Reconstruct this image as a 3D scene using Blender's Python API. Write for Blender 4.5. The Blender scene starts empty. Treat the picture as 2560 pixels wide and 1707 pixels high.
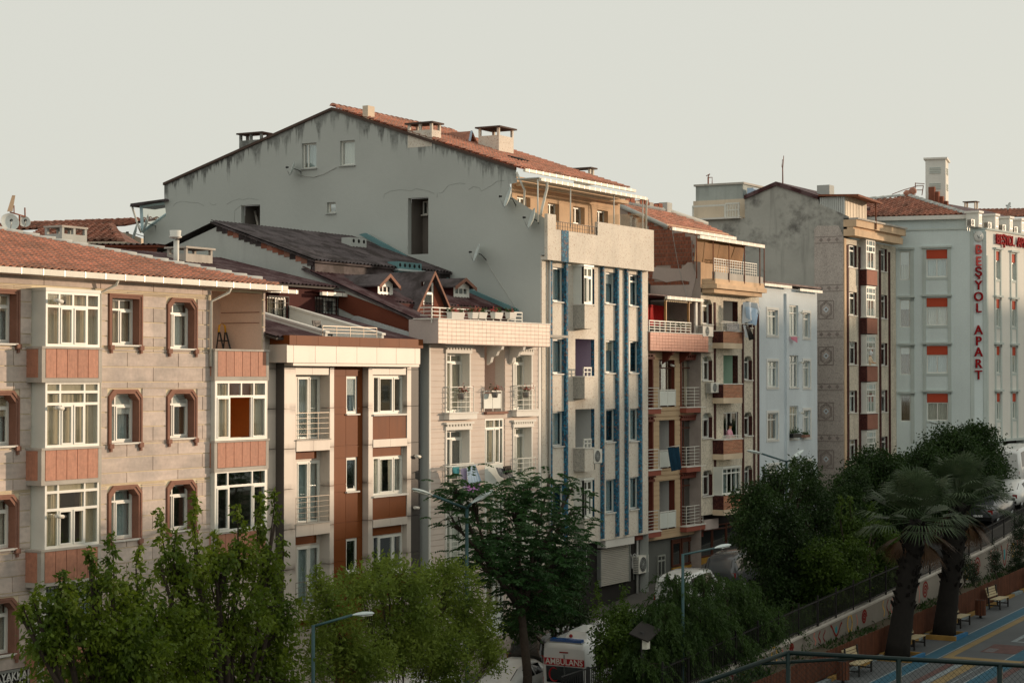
import bpy, bmesh, math, random
import numpy as np
from mathutils import Vector, Matrix
from mathutils.geometry import delaunay_2d_cdt
random.seed(7); RNG = np.random.default_rng(7)
sc = bpy.context.scene; col = sc.collection
# ---------------------------------------------------------------- camera, sky, sun, exposure
FOC, CX, CY, HC = 4780.0, 1280.0, 853.5, 12.0           # focal length in photo pixels, photo centre, camera height
HEAD, PITCH = math.radians(30.2), math.radians(1.133)
cd = bpy.data.cameras.new('camera'); cam = bpy.data.objects.new('camera', cd); col.objects.link(cam)
cd.sensor_width = 36; cd.lens = 36*FOC/2560; cd.clip_end = 3000; cd.clip_start = .5
cam.location = (0, 0, HC); cam.rotation_euler = (math.pi/2+PITCH, 0, HEAD-math.pi/2); sc.camera = cam
SUN_EL, SUN_AZ = math.radians(6.5), math.radians(53)    # azimuth measured from the facades' normal towards +x
sunv = Vector((math.cos(SUN_EL)*math.sin(SUN_AZ), -math.cos(SUN_EL)*math.cos(SUN_AZ), math.sin(SUN_EL)))
world = bpy.data.worlds.new('World'); sc.world = world; world.use_nodes = True
nt = world.node_tree; bg = nt.nodes['Background']
sky = nt.nodes.new('ShaderNodeTexSky'); sky.sky_type = 'NISHITA'; sky.sun_disc = False
sky.sun_elevation = SUN_EL; sky.sun_rotation = math.atan2(sunv.x, sunv.y); sky.dust_density = 3.0
veil = nt.nodes.new('ShaderNodeMix'); veil.data_type = 'RGBA'; veil.inputs[0].default_value = .88
veil.inputs[7].default_value = (7.75, 7.75, 7.0, 1)      # thin even cloud veil over the clear sky
nt.links.new(sky.outputs[0], veil.inputs[6]); nt.links.new(veil.outputs[2], bg.inputs[0])
bg.inputs[1].default_value = .1
sl = bpy.data.lights.new('sun', 'SUN'); sl.energy = 3.4; sl.angle = math.radians(1.2); sl.color = (1, .75, .53)
so = bpy.data.objects.new('sun', sl); col.objects.link(so); so.rotation_euler = sunv.to_track_quat('Z', 'Y').to_euler()
sc.view_settings.view_transform = 'Standard'; sc.view_settings.look = 'None'
sc.view_settings.exposure = 0; sc.view_settings.gamma = 1
# ---------------------------------------------------------------- from photo to place
fw = Vector((math.cos(HEAD)*math.cos(PITCH), math.sin(HEAD)*math.cos(PITCH), math.sin(PITCH)))
rt = Vector((math.sin(HEAD), -math.cos(HEAD), 0)); up = rt.cross(fw)
ZONES = dict(A=(0,500,.4208), B=(0,1100,.387), C=(300,250,.3507), D=(900,250,.3507), E=(640,640,.2934), F=(640,900,.3509),
 G=(1040,700,.3826), H=(1330,520,.3062), I=(1330,950,.3507), J=(1500,480,.2551), K=(1600,700,.3827), L=(1700,380,.2679),
 M=(1980,560,.3764), N=(1960,1100,.3871), O=(1300,1350,.2806), P=(700,1200,.3233), Q=(2230,380,.2168), R=(0,480,.17857),
 T=(1620,1250,.1956), U=(1150,1560,.1743), V=(2200,1350,.2277), S=(0,0,1.0), W=(2400,560,.472))
CAM = Vector((0, 0, HC))
def ray(z, x, y):
    a, b, s = ZONES[z]; px, py = a+s*x, b+s*y
    return fw + rt*((px-CX)/FOC) + up*((CY-py)/FOC)
def onY(z, x, y, Y): d = ray(z, x, y); return CAM + d*(Y/d.y)
def onX(z, x, y, X): d = ray(z, x, y); return CAM + d*(X/d.x)
def onZ(z, x, y, Zv): d = ray(z, x, y); return CAM + d*((Zv-HC)/d.z)
def depth(p): return (Vector(p)-CAM).dot(fw)
class Frame:                                               # a vertical surface: u to the right, d into the building, z up
    def __init__(s, p0, t):
        t = Vector((t[0], t[1], 0)).normalized(); s.t = t; s.i = Vector((-t.y, t.x, 0)); s.p0 = Vector((p0[0], p0[1], 0))
        s.M = Matrix(((t.x, s.i.x, 0, s.p0.x), (t.y, s.i.y, 0, s.p0.y), (0, 0, 1, 0), (0, 0, 0, 1)))
    def uz(s, z, x, y, d=0):
        r = ray(z, x, y); p0 = s.p0 + s.i*d; k = (p0-CAM).dot(s.i)/r.dot(s.i); p = CAM + r*k
        return (p-s.p0).dot(s.t), p.z
    def rect(s, z, x0, y0, x1, y1, d=0):
        xm, ym = (x0+x1)/2, (y0+y1)/2
        return (s.uz(z, x0, ym, d)[0], s.uz(z, x1, ym, d)[0], s.uz(z, xm, y1, d)[1], s.uz(z, xm, y0, d)[1])
    def P(s, u, d, z): return s.M @ Vector((u, d, z))
def FY(y): return Frame((0, y), (1, 0))
def FX(x): return Frame((x, 0), (0, -1))                   # faces -x ; u = -y
IDF = Matrix.Identity(4)
# ---------------------------------------------------------------- mesh helpers
class MB:
    def __init__(s): s.v = []; s.f = []; s.sm = []
    def poly(s, pts, sm=False):
        n = len(s.v); s.v += [tuple(p) for p in pts]; s.f.append(tuple(range(n, n+len(pts)))); s.sm.append(sm)
    def box(s, x0, x1, y0, y1, z0, z1):
        n = len(s.v); s.v += [(x0,y0,z0),(x1,y0,z0),(x1,y1,z0),(x0,y1,z0),(x0,y0,z1),(x1,y0,z1),(x1,y1,z1),(x0,y1,z1)]
        for q in ((0,3,2,1),(4,5,6,7),(0,1,5,4),(1,2,6,5),(2,3,7,6),(3,0,4,7)): s.f.append(tuple(n+k for k in q)); s.sm.append(False)
        return s
    def hexa(s, p):                                        # eight corners, bottom four then top four
        n = len(s.v); s.v += [tuple(q) for q in p]
        for q in ((0,3,2,1),(4,5,6,7),(0,1,5,4),(1,2,6,5),(2,3,7,6),(3,0,4,7)): s.f.append(tuple(n+k for k in q)); s.sm.append(False)
        return s
    def tube(s, pts, r, n=6, caps=True):
        pts = [Vector(p) for p in pts]; rs = r if isinstance(r, (list, tuple)) else [r]*len(pts); b = len(s.v)
        prev = None
        for i, p in enumerate(pts):
            t = (pts[min(i+1, len(pts)-1)]-pts[max(i-1, 0)]).normalized()
            a = prev if prev is not None else (Vector((0,0,1)) if abs(t.z) < .9 else Vector((1,0,0)))
            e1 = t.cross(a).normalized(); e2 = t.cross(e1).normalized(); prev = a
            for k in range(n):
                w = 2*math.pi*k/n; s.v.append(tuple(p+e1*rs[i]*math.cos(w)+e2*rs[i]*math.sin(w)))
        for i in range(len(pts)-1):
            for k in range(n):
                k2 = (k+1) % n; s.f.append((b+i*n+k, b+i*n+k2, b+(i+1)*n+k2, b+(i+1)*n+k)); s.sm.append(n > 4)
        if caps:
            s.f.append(tuple(b+k for k in range(n))); s.sm.append(False)
            s.f.append(tuple(b+(len(pts)-1)*n+k for k in range(n-1, -1, -1))); s.sm.append(False)
        return s
    def bar(s, a, b, w): return s.tube([a, b], w*.707, 4)
    def lathe(s, prof, n=14, M=IDF):
        b = len(s.v)
        for r, z in prof:
            for k in range(n): w = 2*math.pi*k/n; s.v.append(tuple(M @ Vector((r*math.cos(w), r*math.sin(w), z))))
        for i in range(len(prof)-1):
            for k in range(n):
                k2 = (k+1) % n; s.f.append((b+i*n+k, b+i*n+k2, b+(i+1)*n+k2, b+(i+1)*n+k)); s.sm.append(True)
        return s
    def prism(s, pts, a, b, ax=1):                         # outline in the two other axes, extruded along axis ax
        def mk(p, t): q = [p[0], p[1]]; q.insert(ax, t); return tuple(q)
        n = len(pts); o = len(s.v); s.v += [mk(p, a) for p in pts]+[mk(p, b) for p in pts]
        s.f.append(tuple(o+k for k in range(n))); s.f.append(tuple(o+n+k for k in range(n-1, -1, -1))); s.sm += [False]*2
        for k in range(n): k2 = (k+1) % n; s.f.append((o+k, o+n+k, o+n+k2, o+k2)); s.sm.append(False)
        return s
    def mesh(s, name):
        m = bpy.data.meshes.new(name); m.from_pydata(s.v, [], s.f)
        m.polygons.foreach_set('use_smooth', s.sm); m.update(); return m
W = {}
def link(name, data, parent=None, M=IDF):
    o = bpy.data.objects.new(name, data); col.objects.link(o)
    if parent is not None:
        o.parent = parent; o.matrix_parent_inverse = W[parent.name].inverted()
    o.matrix_basis = M; W[o.name] = M.copy(); return o
def add(name, mb, mt, parent=None, M=IDF, kind=None):
    me = mb.mesh(name) if isinstance(mb, MB) else mb
    if isinstance(mb, MB):
        bm = bmesh.new(); bm.from_mesh(me); bmesh.ops.recalc_face_normals(bm, faces=bm.faces); bm.to_mesh(me); bm.free()
    if mt is not None and not me.materials: me.materials.append(mt)
    o = link(name, me, parent, M)
    if kind: o['kind'] = kind
    return o
def tag(o, label, cat=None, group=None, kind=None):
    if label: o['label'] = label
    if cat: o['category'] = cat
    if group: o['group'] = group
    if kind: o['kind'] = kind
    return o
def thing(name, label, cat, loc=(0,0,0), group=None, rz=0):
    return tag(link(name, None, None, Matrix.Translation(loc) @ Matrix.Rotation(rz, 4, 'Z')), label, cat, group)
def solo(name, mb, mt, label, cat, group=None, M=IDF): return tag(add(name, mb, mt, None, M), label, cat, group)
CUBE = {}
def cube(mt):
    if mt.name not in CUBE:
        me = MB().box(-.5,.5,-.5,.5,-.5,.5).mesh('block'); me.materials.append(mt); CUBE[mt.name] = me
    return CUBE[mt.name]
def bx(name, par, F, u0, u1, d0, d1, z0, z1, mt):          # a plain board, panel or slab of a building
    M = (F.M if isinstance(F, Frame) else F) @ Matrix.Translation(((u0+u1)/2, (d0+d1)/2, (z0+z1)/2)) @ Matrix.Diagonal((u1-u0, d1-d0, z1-z0, 1))
    return link(name, cube(mt), par, M)
def inside(p, poly):
    c = False; n = len(poly)
    for i in range(n):
        (x1, y1), (x2, y2) = poly[i], poly[i-1]
        if (y1 > p[1]) != (y2 > p[1]) and p[0] < (x2-x1)*(p[1]-y1)/(y2-y1)+x1: c = not c
    return c
def wall(par, F, poly, holes, mt, rev=.3, d=0, name='wall', rmt=None, back=None):
    """a wall with real openings (u0,u1,z0,z1) and their reveals; poly is (u0,u1,z0,z1) or an outline"""
    if len(poly) == 4 and not isinstance(poly[0], (tuple, list)): u0, u1, z0, z1 = poly; poly = [(u0,z0),(u1,z0),(u1,z1),(u0,z1)]
    hp = [h if isinstance(h[0], (tuple, list)) else [(h[0],h[2]),(h[1],h[2]),(h[1],h[3]),(h[0],h[3])] for h in holes]
    vs, es = [], []
    for pl in [poly]+hp:
        n = len(vs); vs += [Vector(p) for p in pl]; es += [(n+k, n+(k+1) % len(pl)) for k in range(len(pl))]
    ov, _, of, *_r = delaunay_2d_cdt(vs, es, [], 0, 1e-5)
    m = MB(); m.v = [(p.x, d, p.y) for p in ov]
    for f in of:
        c = sum((ov[k] for k in f), Vector((0,0)))/len(f)
        if inside(c, poly) and not any(inside(c, h) for h in hp): m.f.append(tuple(f)); m.sm.append(False)
    for h in hp:
        tgt = m if rmt is None else MB()
        for k in range(len(h)):
            a, b = h[k], h[(k+1) % len(h)]; tgt.poly([(a[0],d,a[1]),(b[0],d,b[1]),(b[0],d+rev,b[1]),(a[0],d+rev,a[1])])
        if rmt is not None: me = tgt.mesh('reveal'); me.materials.append(rmt); link('reveal', me, par, F.M)
    if back:
        n = len(poly)
        for k in range(n):
            a, b = poly[k], poly[(k+1) % n]; m.poly([(a[0],d,a[1]),(b[0],d,b[1]),(b[0],d+back,b[1]),(a[0],d+back,a[1])])
    me = m.mesh(name); me.materials.append(mt); o = link(name, me, par, F.M)
    return o
def courses(par, F, name, u0, u1, z0, z1, h, holes, mt, d0, d1, gap=.012, seg=None, off=0, mats=None, stag=True):
    """boards, stone courses or tiles laid in rows round the openings, each piece its own object"""
    z = z0-off; row = 0
    while z < z1-1e-4:
        a, b = max(z, z0), min(z+h, z1); cuts = sorted({a, b}|{c for q in holes for c in (q[2], q[3]) if a+.01 < c < b-.01})
        for lo, hi in zip(cuts, cuts[1:]):
            iv = [(u0, u1)]; mid = (lo+hi)/2
            for q in holes:
                if q[2] < mid < q[3]:
                    iv = [w for (s, e) in iv for w in (((s, min(e, q[0])),) if q[0] > s else ())+(((max(s, q[1]), e),) if q[1] < e else ()) if w[1]-w[0] > .02] if any(s < q[1] and e > q[0] for s, e in iv) else iv
            for s, e in iv:
                if seg:
                    k = math.floor((s-u0)/seg-(.5 if row % 2 and stag else 0)); pcs = []; base = u0+(.5*seg if row % 2 and stag else 0)
                    while base+k*seg < e:
                        p, q2 = max(s, base+k*seg), min(e, base+(k+1)*seg); k += 1
                        if q2-p > .03: pcs.append((p, q2))
                else: pcs = [(s, e)]
                for p, q2 in pcs:
                    jt = random.uniform(-.003, .003); mm = random.choice(mats) if mats else mt
                    bx(name, par, F, p+gap/2, q2-gap/2, d0+jt, d1, lo+gap/2, hi-gap/2, mm)
        z += h; row += 1

# letter shapes are made while the scene is still empty
TXT = {}
def text_mesh(s, size, ext):
    if (s, size, ext) not in TXT:
        c = bpy.data.curves.new('lettering', 'FONT'); c.body = s; c.size = size; c.extrude = ext; c.align_x = 'CENTER'; c.align_y = 'CENTER'; c.resolution_u = 3; c.offset = size*.012
        o = bpy.data.objects.new('lettering', c); col.objects.link(o); dg = bpy.context.evaluated_depsgraph_get(); TXT[(s, size, ext)] = bpy.data.meshes.new_from_object(o.evaluated_get(dg)); bpy.data.objects.remove(o)
    return TXT[(s, size, ext)].copy()
for s_ in set('BEŞYOLAPRT'): text_mesh(s_, .8, .05); text_mesh(s_, .9, .05)
text_mesh('AYAKKABI', .34, .006); text_mesh('ÇANTA - GİYİM', .3, .006); text_mesh('AMBULANS', .3, .004)
# ---------------------------------------------------------------- materials (colour, grain, wear only)
def rgb(h):                                                # 'rrggbb' as seen in neutral light -> linear
    c = [int(h[i:i+2], 16)/255 for i in (0, 2, 4)]
    return tuple((x/12.92 if x <= .04045 else ((x+.055)/1.055)**2.4) for x in c)+(1,)
class N:
    def __init__(s, name):
        s.m = bpy.data.materials.new(name); s.m.use_nodes = True; s.t = s.m.node_tree; s.b = s.t.nodes['Principled BSDF']
        s.pos = s.t.nodes.new('ShaderNodeNewGeometry').outputs['Position']
    def n(s, ty, **k):
        x = s.t.nodes.new(ty)
        for a, b in k.items(): setattr(x, a, b)
        return x
    def l(s, a, b): s.t.links.new(a, b)
    def map(s, sc_):
        m = s.n('ShaderNodeVectorMath', operation='MULTIPLY'); s.l(s.pos, m.inputs[0]); m.inputs[1].default_value = sc_; return m.outputs[0]
    def noise(s, sc_=1, det=4, vec=None, rough=.55):
        x = s.n('ShaderNodeTexNoise'); x.inputs['Scale'].default_value = sc_; x.inputs['Detail'].default_value = det; x.inputs['Roughness'].default_value = rough
        s.l(vec if vec is not None else s.pos, x.inputs['Vector']); return x.outputs['Fac']
    def rng(s, v, a, b, c, d, smooth=False):
        x = s.n('ShaderNodeMapRange'); x.interpolation_type = 'SMOOTHSTEP' if smooth else 'LINEAR'; s.l(v, x.inputs[0])
        for k, q in zip((1, 2, 3, 4), (a, b, c, d)): x.inputs[k].default_value = q
        return x.outputs[0]
    def math(s, op, a, b=None):
        x = s.n('ShaderNodeMath', operation=op)
        for k, q in enumerate((a, b)):
            if q is None: continue
            if isinstance(q, (int, float)): x.inputs[k].default_value = q
            else: s.l(q, x.inputs[k])
        return x.outputs[0]
    def mix(s, f, a, b, mode='MIX'):
        x = s.n('ShaderNodeMix'); x.data_type = 'RGBA'; x.blend_type = mode
        if isinstance(f, (int, float)): x.inputs[0].default_value = f
        else: s.l(f, x.inputs[0])
        for k, q in ((6, a), (7, b)):
            if isinstance(q, tuple): x.inputs[k].default_value = q
            else: s.l(q, x.inputs[k])
        return x.outputs[2]
    def scale(s, c, v):                                    # colour times value
        x = s.n('ShaderNodeVectorMath', operation='SCALE')
        if isinstance(c, tuple): x.inputs[0].default_value = c[:3]
        else: s.l(c, x.inputs[0])
        s.l(v, x.inputs['Scale']); return x.outputs[0]
    def bump(s, h, st, dist=.02):
        x = s.n('ShaderNodeBump'); x.inputs['Strength'].default_value = st; x.inputs['Distance'].default_value = dist; s.l(h, x.inputs['Height']); s.l(x.outputs[0], s.b.inputs['Normal'])
def lift(c):                                               # photo colours were read off shaded walls: real paint is lighter
    L = .3*c[0]+.6*c[1]+.1*c[2]; k = 1+.5*min(1, max(0, (L-.06)/.12)); k = min(k, .76/max(c[:3])); return tuple(x*k for x in c[:3])+(1,)
def mat(name, c, rough=.85, var=.12, vs=.8, grain=.06, gs=18, streak=0., rnd=0., spec=.25, metal=0., bump=0., bs=25, c2=None, c2s=1.2, c2t=(.45, .6), stretch=None, streakc=None):
    q = N(name); c = lift(rgb(c)) if isinstance(c, str) else c; cc = c
    if c2: cc = q.mix(q.rng(q.noise(c2s, 5), c2t[0], c2t[1], 0, 1), c, lift(rgb(c2)))
    if streak: cc = q.mix(q.math('MULTIPLY', q.rng(q.noise(1, 4, q.map((2.2, 2.2, .22))), .5, .72, 0, streak), q.rng(q.noise(.5, 3), .35, .65, .2, 1)), cc, streakc and rgb(streakc) or tuple(x*.35 for x in c[:3])+(1,))
    v = q.rng(q.noise(vs, 4, q.map(stretch) if stretch else None), .25, .75, 1-var, 1+var)
    if grain: v = q.math('MULTIPLY', v, q.rng(q.noise(gs, 3), .25, .75, 1-grain, 1+grain))
    if rnd:
        oi = q.n('ShaderNodeObjectInfo'); v = q.math('MULTIPLY', v, q.rng(oi.outputs['Random'], 0, 1, 1-rnd, 1+rnd))
    q.l(q.scale(cc, v), q.b.inputs['Base Color'])
    q.b.inputs['Roughness'].default_value = rough; q.b.inputs['Metallic'].default_value = metal; q.b.inputs['Specular IOR Level'].default_value = spec
    if bump: q.bump(q.noise(bs, 4), bump)
    return q.m
def speckle(name, cols, sc_=22, rough=.75, var=.1, streak=.15):   # terrazzo or mosaic: small random coloured chips
    q = N(name); v = q.n('ShaderNodeTexVoronoi'); v.inputs['Scale'].default_value = sc_; q.l(q.pos, v.inputs['Vector'])
    sp = q.n('ShaderNodeSeparateColor'); q.l(v.outputs['Color'], sp.inputs[0]); r = q.n('ShaderNodeValToRGB'); r.color_ramp.interpolation = 'CONSTANT'; q.l(sp.outputs[0], r.inputs[0])
    e = r.color_ramp.elements; e[0].color = lift(rgb(cols[0][1])); e[1].position = cols[1][0]; e[1].color = lift(rgb(cols[1][1]))
    for p, c in cols[2:]: x = e.new(p); x.color = lift(rgb(c))
    cc = r.outputs[0]
    if streak: cc = q.mix(q.rng(q.noise(1, 4, q.map((1.8, 1.8, .25))), .5, .75, 0, streak), cc, (.12, .11, .1, 1))
    q.l(q.scale(cc, q.rng(q.noise(.7, 4), .25, .75, 1-var, 1+var)), q.b.inputs['Base Color']); q.b.inputs['Roughness'].default_value = rough; q.b.inputs['Specular IOR Level'].default_value = .25
    return q.m
def glass(name, tint=(.55, .6, .6), refl=.25, tr=.5):
    m = bpy.data.materials.new(name); m.use_nodes = True; t = m.node_tree; t.nodes.clear()
    o = t.nodes.new('ShaderNodeOutputMaterial'); g = t.nodes.new('ShaderNodeBsdfGlossy'); g.inputs['Roughness'].default_value = .03; g.inputs['Color'].default_value = (.9, .95, .95, 1)
    a = t.nodes.new('ShaderNodeBsdfTransparent'); a.inputs[0].default_value = tint+(1,)
    f = t.nodes.new('ShaderNodeLayerWeight'); p = t.nodes.new('ShaderNodeMath'); p.operation = 'POWER'; p.inputs[1].default_value = 4; t.links.new(f.outputs['Facing'], p.inputs[0])
    r = t.nodes.new('ShaderNodeMapRange'); r.inputs[3].default_value = refl*.35; r.inputs[4].default_value = 1; t.links.new(p.outputs[0], r.inputs[0]); x = t.nodes.new('ShaderNodeMixShader'); t.links.new(r.outputs[0], x.inputs[0]); t.links.new(a.outputs[0], x.inputs[1]); t.links.new(g.outputs[0], x.inputs[2]); t.links.new(x.outputs[0], o.inputs[0])
    return m
def leafmat(name, c, c2, tr=.35, rough=.55):
    q = N(name); oi = q.noise(1.1, 3); cc = q.mix(q.rng(oi, .35, .65, 0, 1), rgb(c), rgb(c2)); cc = q.scale(cc, q.rng(q.noise(30, 2), .2, .8, .65, 1.35))
    q.l(cc, q.b.inputs['Base Color']); q.b.inputs['Roughness'].default_value = rough; q.b.inputs['Specular IOR Level'].default_value = .3
    t = q.n('ShaderNodeBsdfTranslucent'); q.l(cc, t.inputs[0]); x = q.n('ShaderNodeMixShader'); x.inputs[0].default_value = tr
    q.l(q.b.outputs[0], x.inputs[1]); q.l(t.outputs[0], x.inputs[2]); q.l(x.outputs[0], q.t.nodes['Material Output'].inputs[0]); return q.m
def plain(name, c, rough=.5, metal=0., spec=.4, var=.06, rnd=0.): return mat(name, c, rough, var, 2, 0, 10, 0, rnd, spec, metal)
m = {}
m['pvc'] = plain('white_window_plastic', 'dcdcd4', .4); m['pvcgrey'] = plain('aged_window_plastic', 'b9bab2', .5)
m['glass'] = glass('window_glass', (.93, .95, .95), .4); m['glassd'] = glass('dark_window_glass', (.45, .47, .47), .75)
m['frost'] = mat('milky_balustrade_glass', 'cfd3cc', .25, .05)
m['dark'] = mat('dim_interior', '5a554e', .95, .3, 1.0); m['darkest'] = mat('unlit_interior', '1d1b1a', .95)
m['curtain'] = mat('pale_net_curtain', 'c9c7bc', .95, .1, 2, stretch=(6, 6, .3)); m['curtb'] = mat('blue_grey_curtain', 'a0abaa', .95, .15, 2, stretch=(6, 6, .3))
m['curtc'] = mat('cream_curtain', 'b3a68f', .95, .15, 2, stretch=(6, 6, .3)); m['curtd'] = mat('brown_drape', '7a6048', .95, .2, 2, stretch=(6, 6, .3))
m['wmetal'] = mat('white_painted_metal', 'd9d8cf', .45, .08, 1.5, streak=.15); m['grmetal'] = plain('grey_metal', '8c8f8c', .4, .6)
m['steel'] = plain('stainless_steel', '756d63', .4, .3); m['iron'] = plain('black_wrought_iron', '1c1b1b', .6)
m['gutter'] = mat('off_white_gutter', 'd6d2c6', .5, .08, 2, streak=.2)
m['black'] = plain('black_plastic', '141414', .45)
m['cable'] = plain('grey_cable', '9a9a96', .6)
# building faces
m['stone1'] = mat('grey_beige_stone_panel', 'ada097', .85, .12, 1.2, .1, 8, streak=.35, rnd=.11, streakc='c3b9ab', c2='9c928b', c2s=.7, stretch=(1, 1, 6), bump=.15, bs=14)
m['joint1'] = mat('cream_joint_mortar', 'cbbfa4', .9, .08)
m['surround'] = mat('brown_stone_surround', '805d4f', .8, .15, 2, streak=.3)
m['woodpanel'] = mat('reddish_wood_panel', '976a57', .6, .12, 3, .16, 9, rnd=.08, stretch=(6, 6, .6)); m['conc'] = mat('bare_concrete', '9b968e', .9, .15, 1, streak=.35)
m['salmon'] = mat('pinkish_plaster', 'd8c3b3', .9, .08)
def rooftile(name, a, b, d):
    k = mat(name, a, .8, .12, .9, .1, 12, streak=0, rnd=.12, c2=b, c2s=1.1, c2t=(.4, .65)); nt_ = k.node_tree; b_ = nt_.nodes['Principled BSDF']; lk = b_.inputs['Base Color'].links[0]; src = lk.from_socket
    v = nt_.nodes.new('ShaderNodeTexVoronoi'); v.inputs['Scale'].default_value = 3.2; g = nt_.nodes.new('ShaderNodeNewGeometry'); nt_.links.new(g.outputs['Position'], v.inputs['Vector']); sp = nt_.nodes.new('ShaderNodeSeparateColor'); nt_.links.new(v.outputs['Color'], sp.inputs[0])
    r = nt_.nodes.new('ShaderNodeMapRange'); r.inputs[3].default_value = .82; r.inputs[4].default_value = 1.15; nt_.links.new(sp.outputs[0], r.inputs[0]); x = nt_.nodes.new('ShaderNodeVectorMath'); x.operation = 'SCALE'; nt_.links.new(src, x.inputs[0]); nt_.links.new(r.outputs[0], x.inputs['Scale']); nt_.links.new(x.outputs[0], b_.inputs['Base Color']); return k
m['tile'] = rooftile('terracotta_tile', '9a6c5b', '856456', 0); m['tile2'] = rooftile('dusty_terracotta_tile', 'a57462', '8f6d5e', 0)
m['cement'] = mat('ridge_cement', '9a9c98', .9, .2, 2)
m['maroon'] = mat('maroon_corrugated_sheet', '4a2f30', .6, .25, .8, .15, 10, c2='5f4c4c', c2s=1.6, spec=.15); m['charroof'] = mat('weathered_charcoal_sheet', '564e4f', .65, .3, .8, .18, 9, c2='3b3433', c2s=1.4, spec=.15)
m['teal'] = mat('teal_flashing', '567679', .6, .2, 1.2); m['silver'] = mat('aluminium_flashing', 'a9b3b4', .35, .15, 3, metal=.5, bump=.4, bs=8)
m['rust'] = mat('rust_brown_plaster', '6b3a2a', .9, .2, .6); m['maroonpl'] = mat('maroon_plaster', '4b2522', .85, .15, .7)
m['gable3'] = mat('grey_plaster_gable', '9a9d99', .92, .1, .5, .05, 20, streak=.25)
m['brick'] = mat('red_hollow_brick', '80503f', .92, .15, 1.5, .15, 20, rnd=.15); m['mortar'] = mat('grey_mortar', '8b8079', .95, .15, 2)
m['panelc'] = mat('cream_composite_panel', 'aba298', .4, .06, .8, 0, streak=.22, streakc='6a5546', spec=.4); m['panelb'] = mat('copper_brown_panel', '74401f', .5, .1, .7, 0, spec=.1, streak=.3, streakc='3d2018')
m['panelk'] = mat('charcoal_panel', '4a4643', .5, .1); m['mauve'] = mat('mauve_plaster', 'a1958f', .9, .08, .6, streak=.15)
m['siding'] = mat('beige_siding_board', 'b3a79d', .7, .05, .8, .03, 10, rnd=.035, streak=.08); m['trim'] = mat('white_moulding', 'd6d3cb', .6, .06)
m['ptile'] = mat('pale_pink_tile', 'c7b4a6', .45, .06, 1, 0, rnd=.05); m['grout'] = mat('dark_grout', '8d7a6d', .9)
m['otile'] = mat('orange_pink_tile', 'b07a66', .45, .08, 1, 0, rnd=.07)
m['cream4'] = speckle('cream_terrazzo', [(0, 'c2bbae'), (.5, 'b5ada0'), (.75, 'c4bdb2'), (.93, 'a59587')], 24); m['mosaic'] = speckle('blue_mosaic', [(0, '2b5872'), (.3, '33667f'), (.52, '3a4f61'), (.7, '76605b'), (.8, '3d7890')], 15)
m['boxgrey'] = speckle('grey_terrazzo', [(0, '99958c'), (.4, '8f8b84'), (.65, 'a39e95'), (.88, '7d7b77')], 26)
m['tan'] = mat('tan_siding_board', 'a28c70', .7, .06, .8, .03, 10, rnd=.05); m['brownt'] = mat('red_brown_trim', '6c3529', .55, .1, 1.5); m['slabr'] = mat('red_brown_slab', '874b3d', .7, .1)
m['cream6'] = speckle('worn_cream_terrazzo', [(0, 'b3ab9b'), (.5, 'a8a090'), (.8, 'bcb4a5'), (.92, '8c8577')], 20, streak=.3)
m['maroonst'] = speckle('maroon_mosaic', [(0, '4c2723'), (.5, '3a1d1c'), (.8, '5d352e')], 20)
m['facebrick'] = mat('small_face_brick', '9c6a52', .85, .12, 2, rnd=.18); m['fmortar'] = mat('pale_mortar', 'b7a68f', .95)
m['lblue'] = mat('pale_blue_plaster', 'b3bbbf', .9, .08, .5, streak=.14); m['white'] = mat('white_plaster', 'd4d4cf', .85, .06)
m['side7'] = speckle('pinkish_grey_terrazzo', [(0, 'a39a93'), (.5, '988f88'), (.75, 'aaa29a'), (.92, '857c76')], 28); m['band7'] = mat('dark_band_paint', '7d736e', .9)
m['redbox'] = mat('brick_red_textured_panel', '8a5f50', .85, .1, 3, .12, 14)
m['gold7'] = mat('sandy_cornice', 'b59c80', .9, .14, 1.2, .1, 20, streak=.3)
m['beigetower'] = mat('beige_plaster', 'b3a694', .9, .1, .6, streak=.3); m['zinc'] = mat('grey_sheet_metal', 'a4a7a3', .55, .12, .8, streak=.3)
m['bluebld'] = mat('ice_blue_plaster', 'bcc6c5', .9, .06, .4, streak=.1); m['greytrim'] = mat('grey_blue_trim', '9fa7a3', .85, .08); m['offw'] = mat('off_white_plaster', 'cbcac3', .9, .05, .4, streak=.12)
m['orange'] = mat('orange_roller_blind', 'a5452f', .8, .06); m['redletter'] = plain('red_letter_plastic', '8e1f22', .75, 0, .05); m['redletter2'] = plain('pale_red_letter', 'b04a45', .75, 0, .05)
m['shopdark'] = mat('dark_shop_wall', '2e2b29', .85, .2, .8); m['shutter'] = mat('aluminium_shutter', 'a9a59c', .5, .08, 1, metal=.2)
m['greydoor'] = mat('grey_shop_panel', '5d5f5b', .6, .15, .9)
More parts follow.
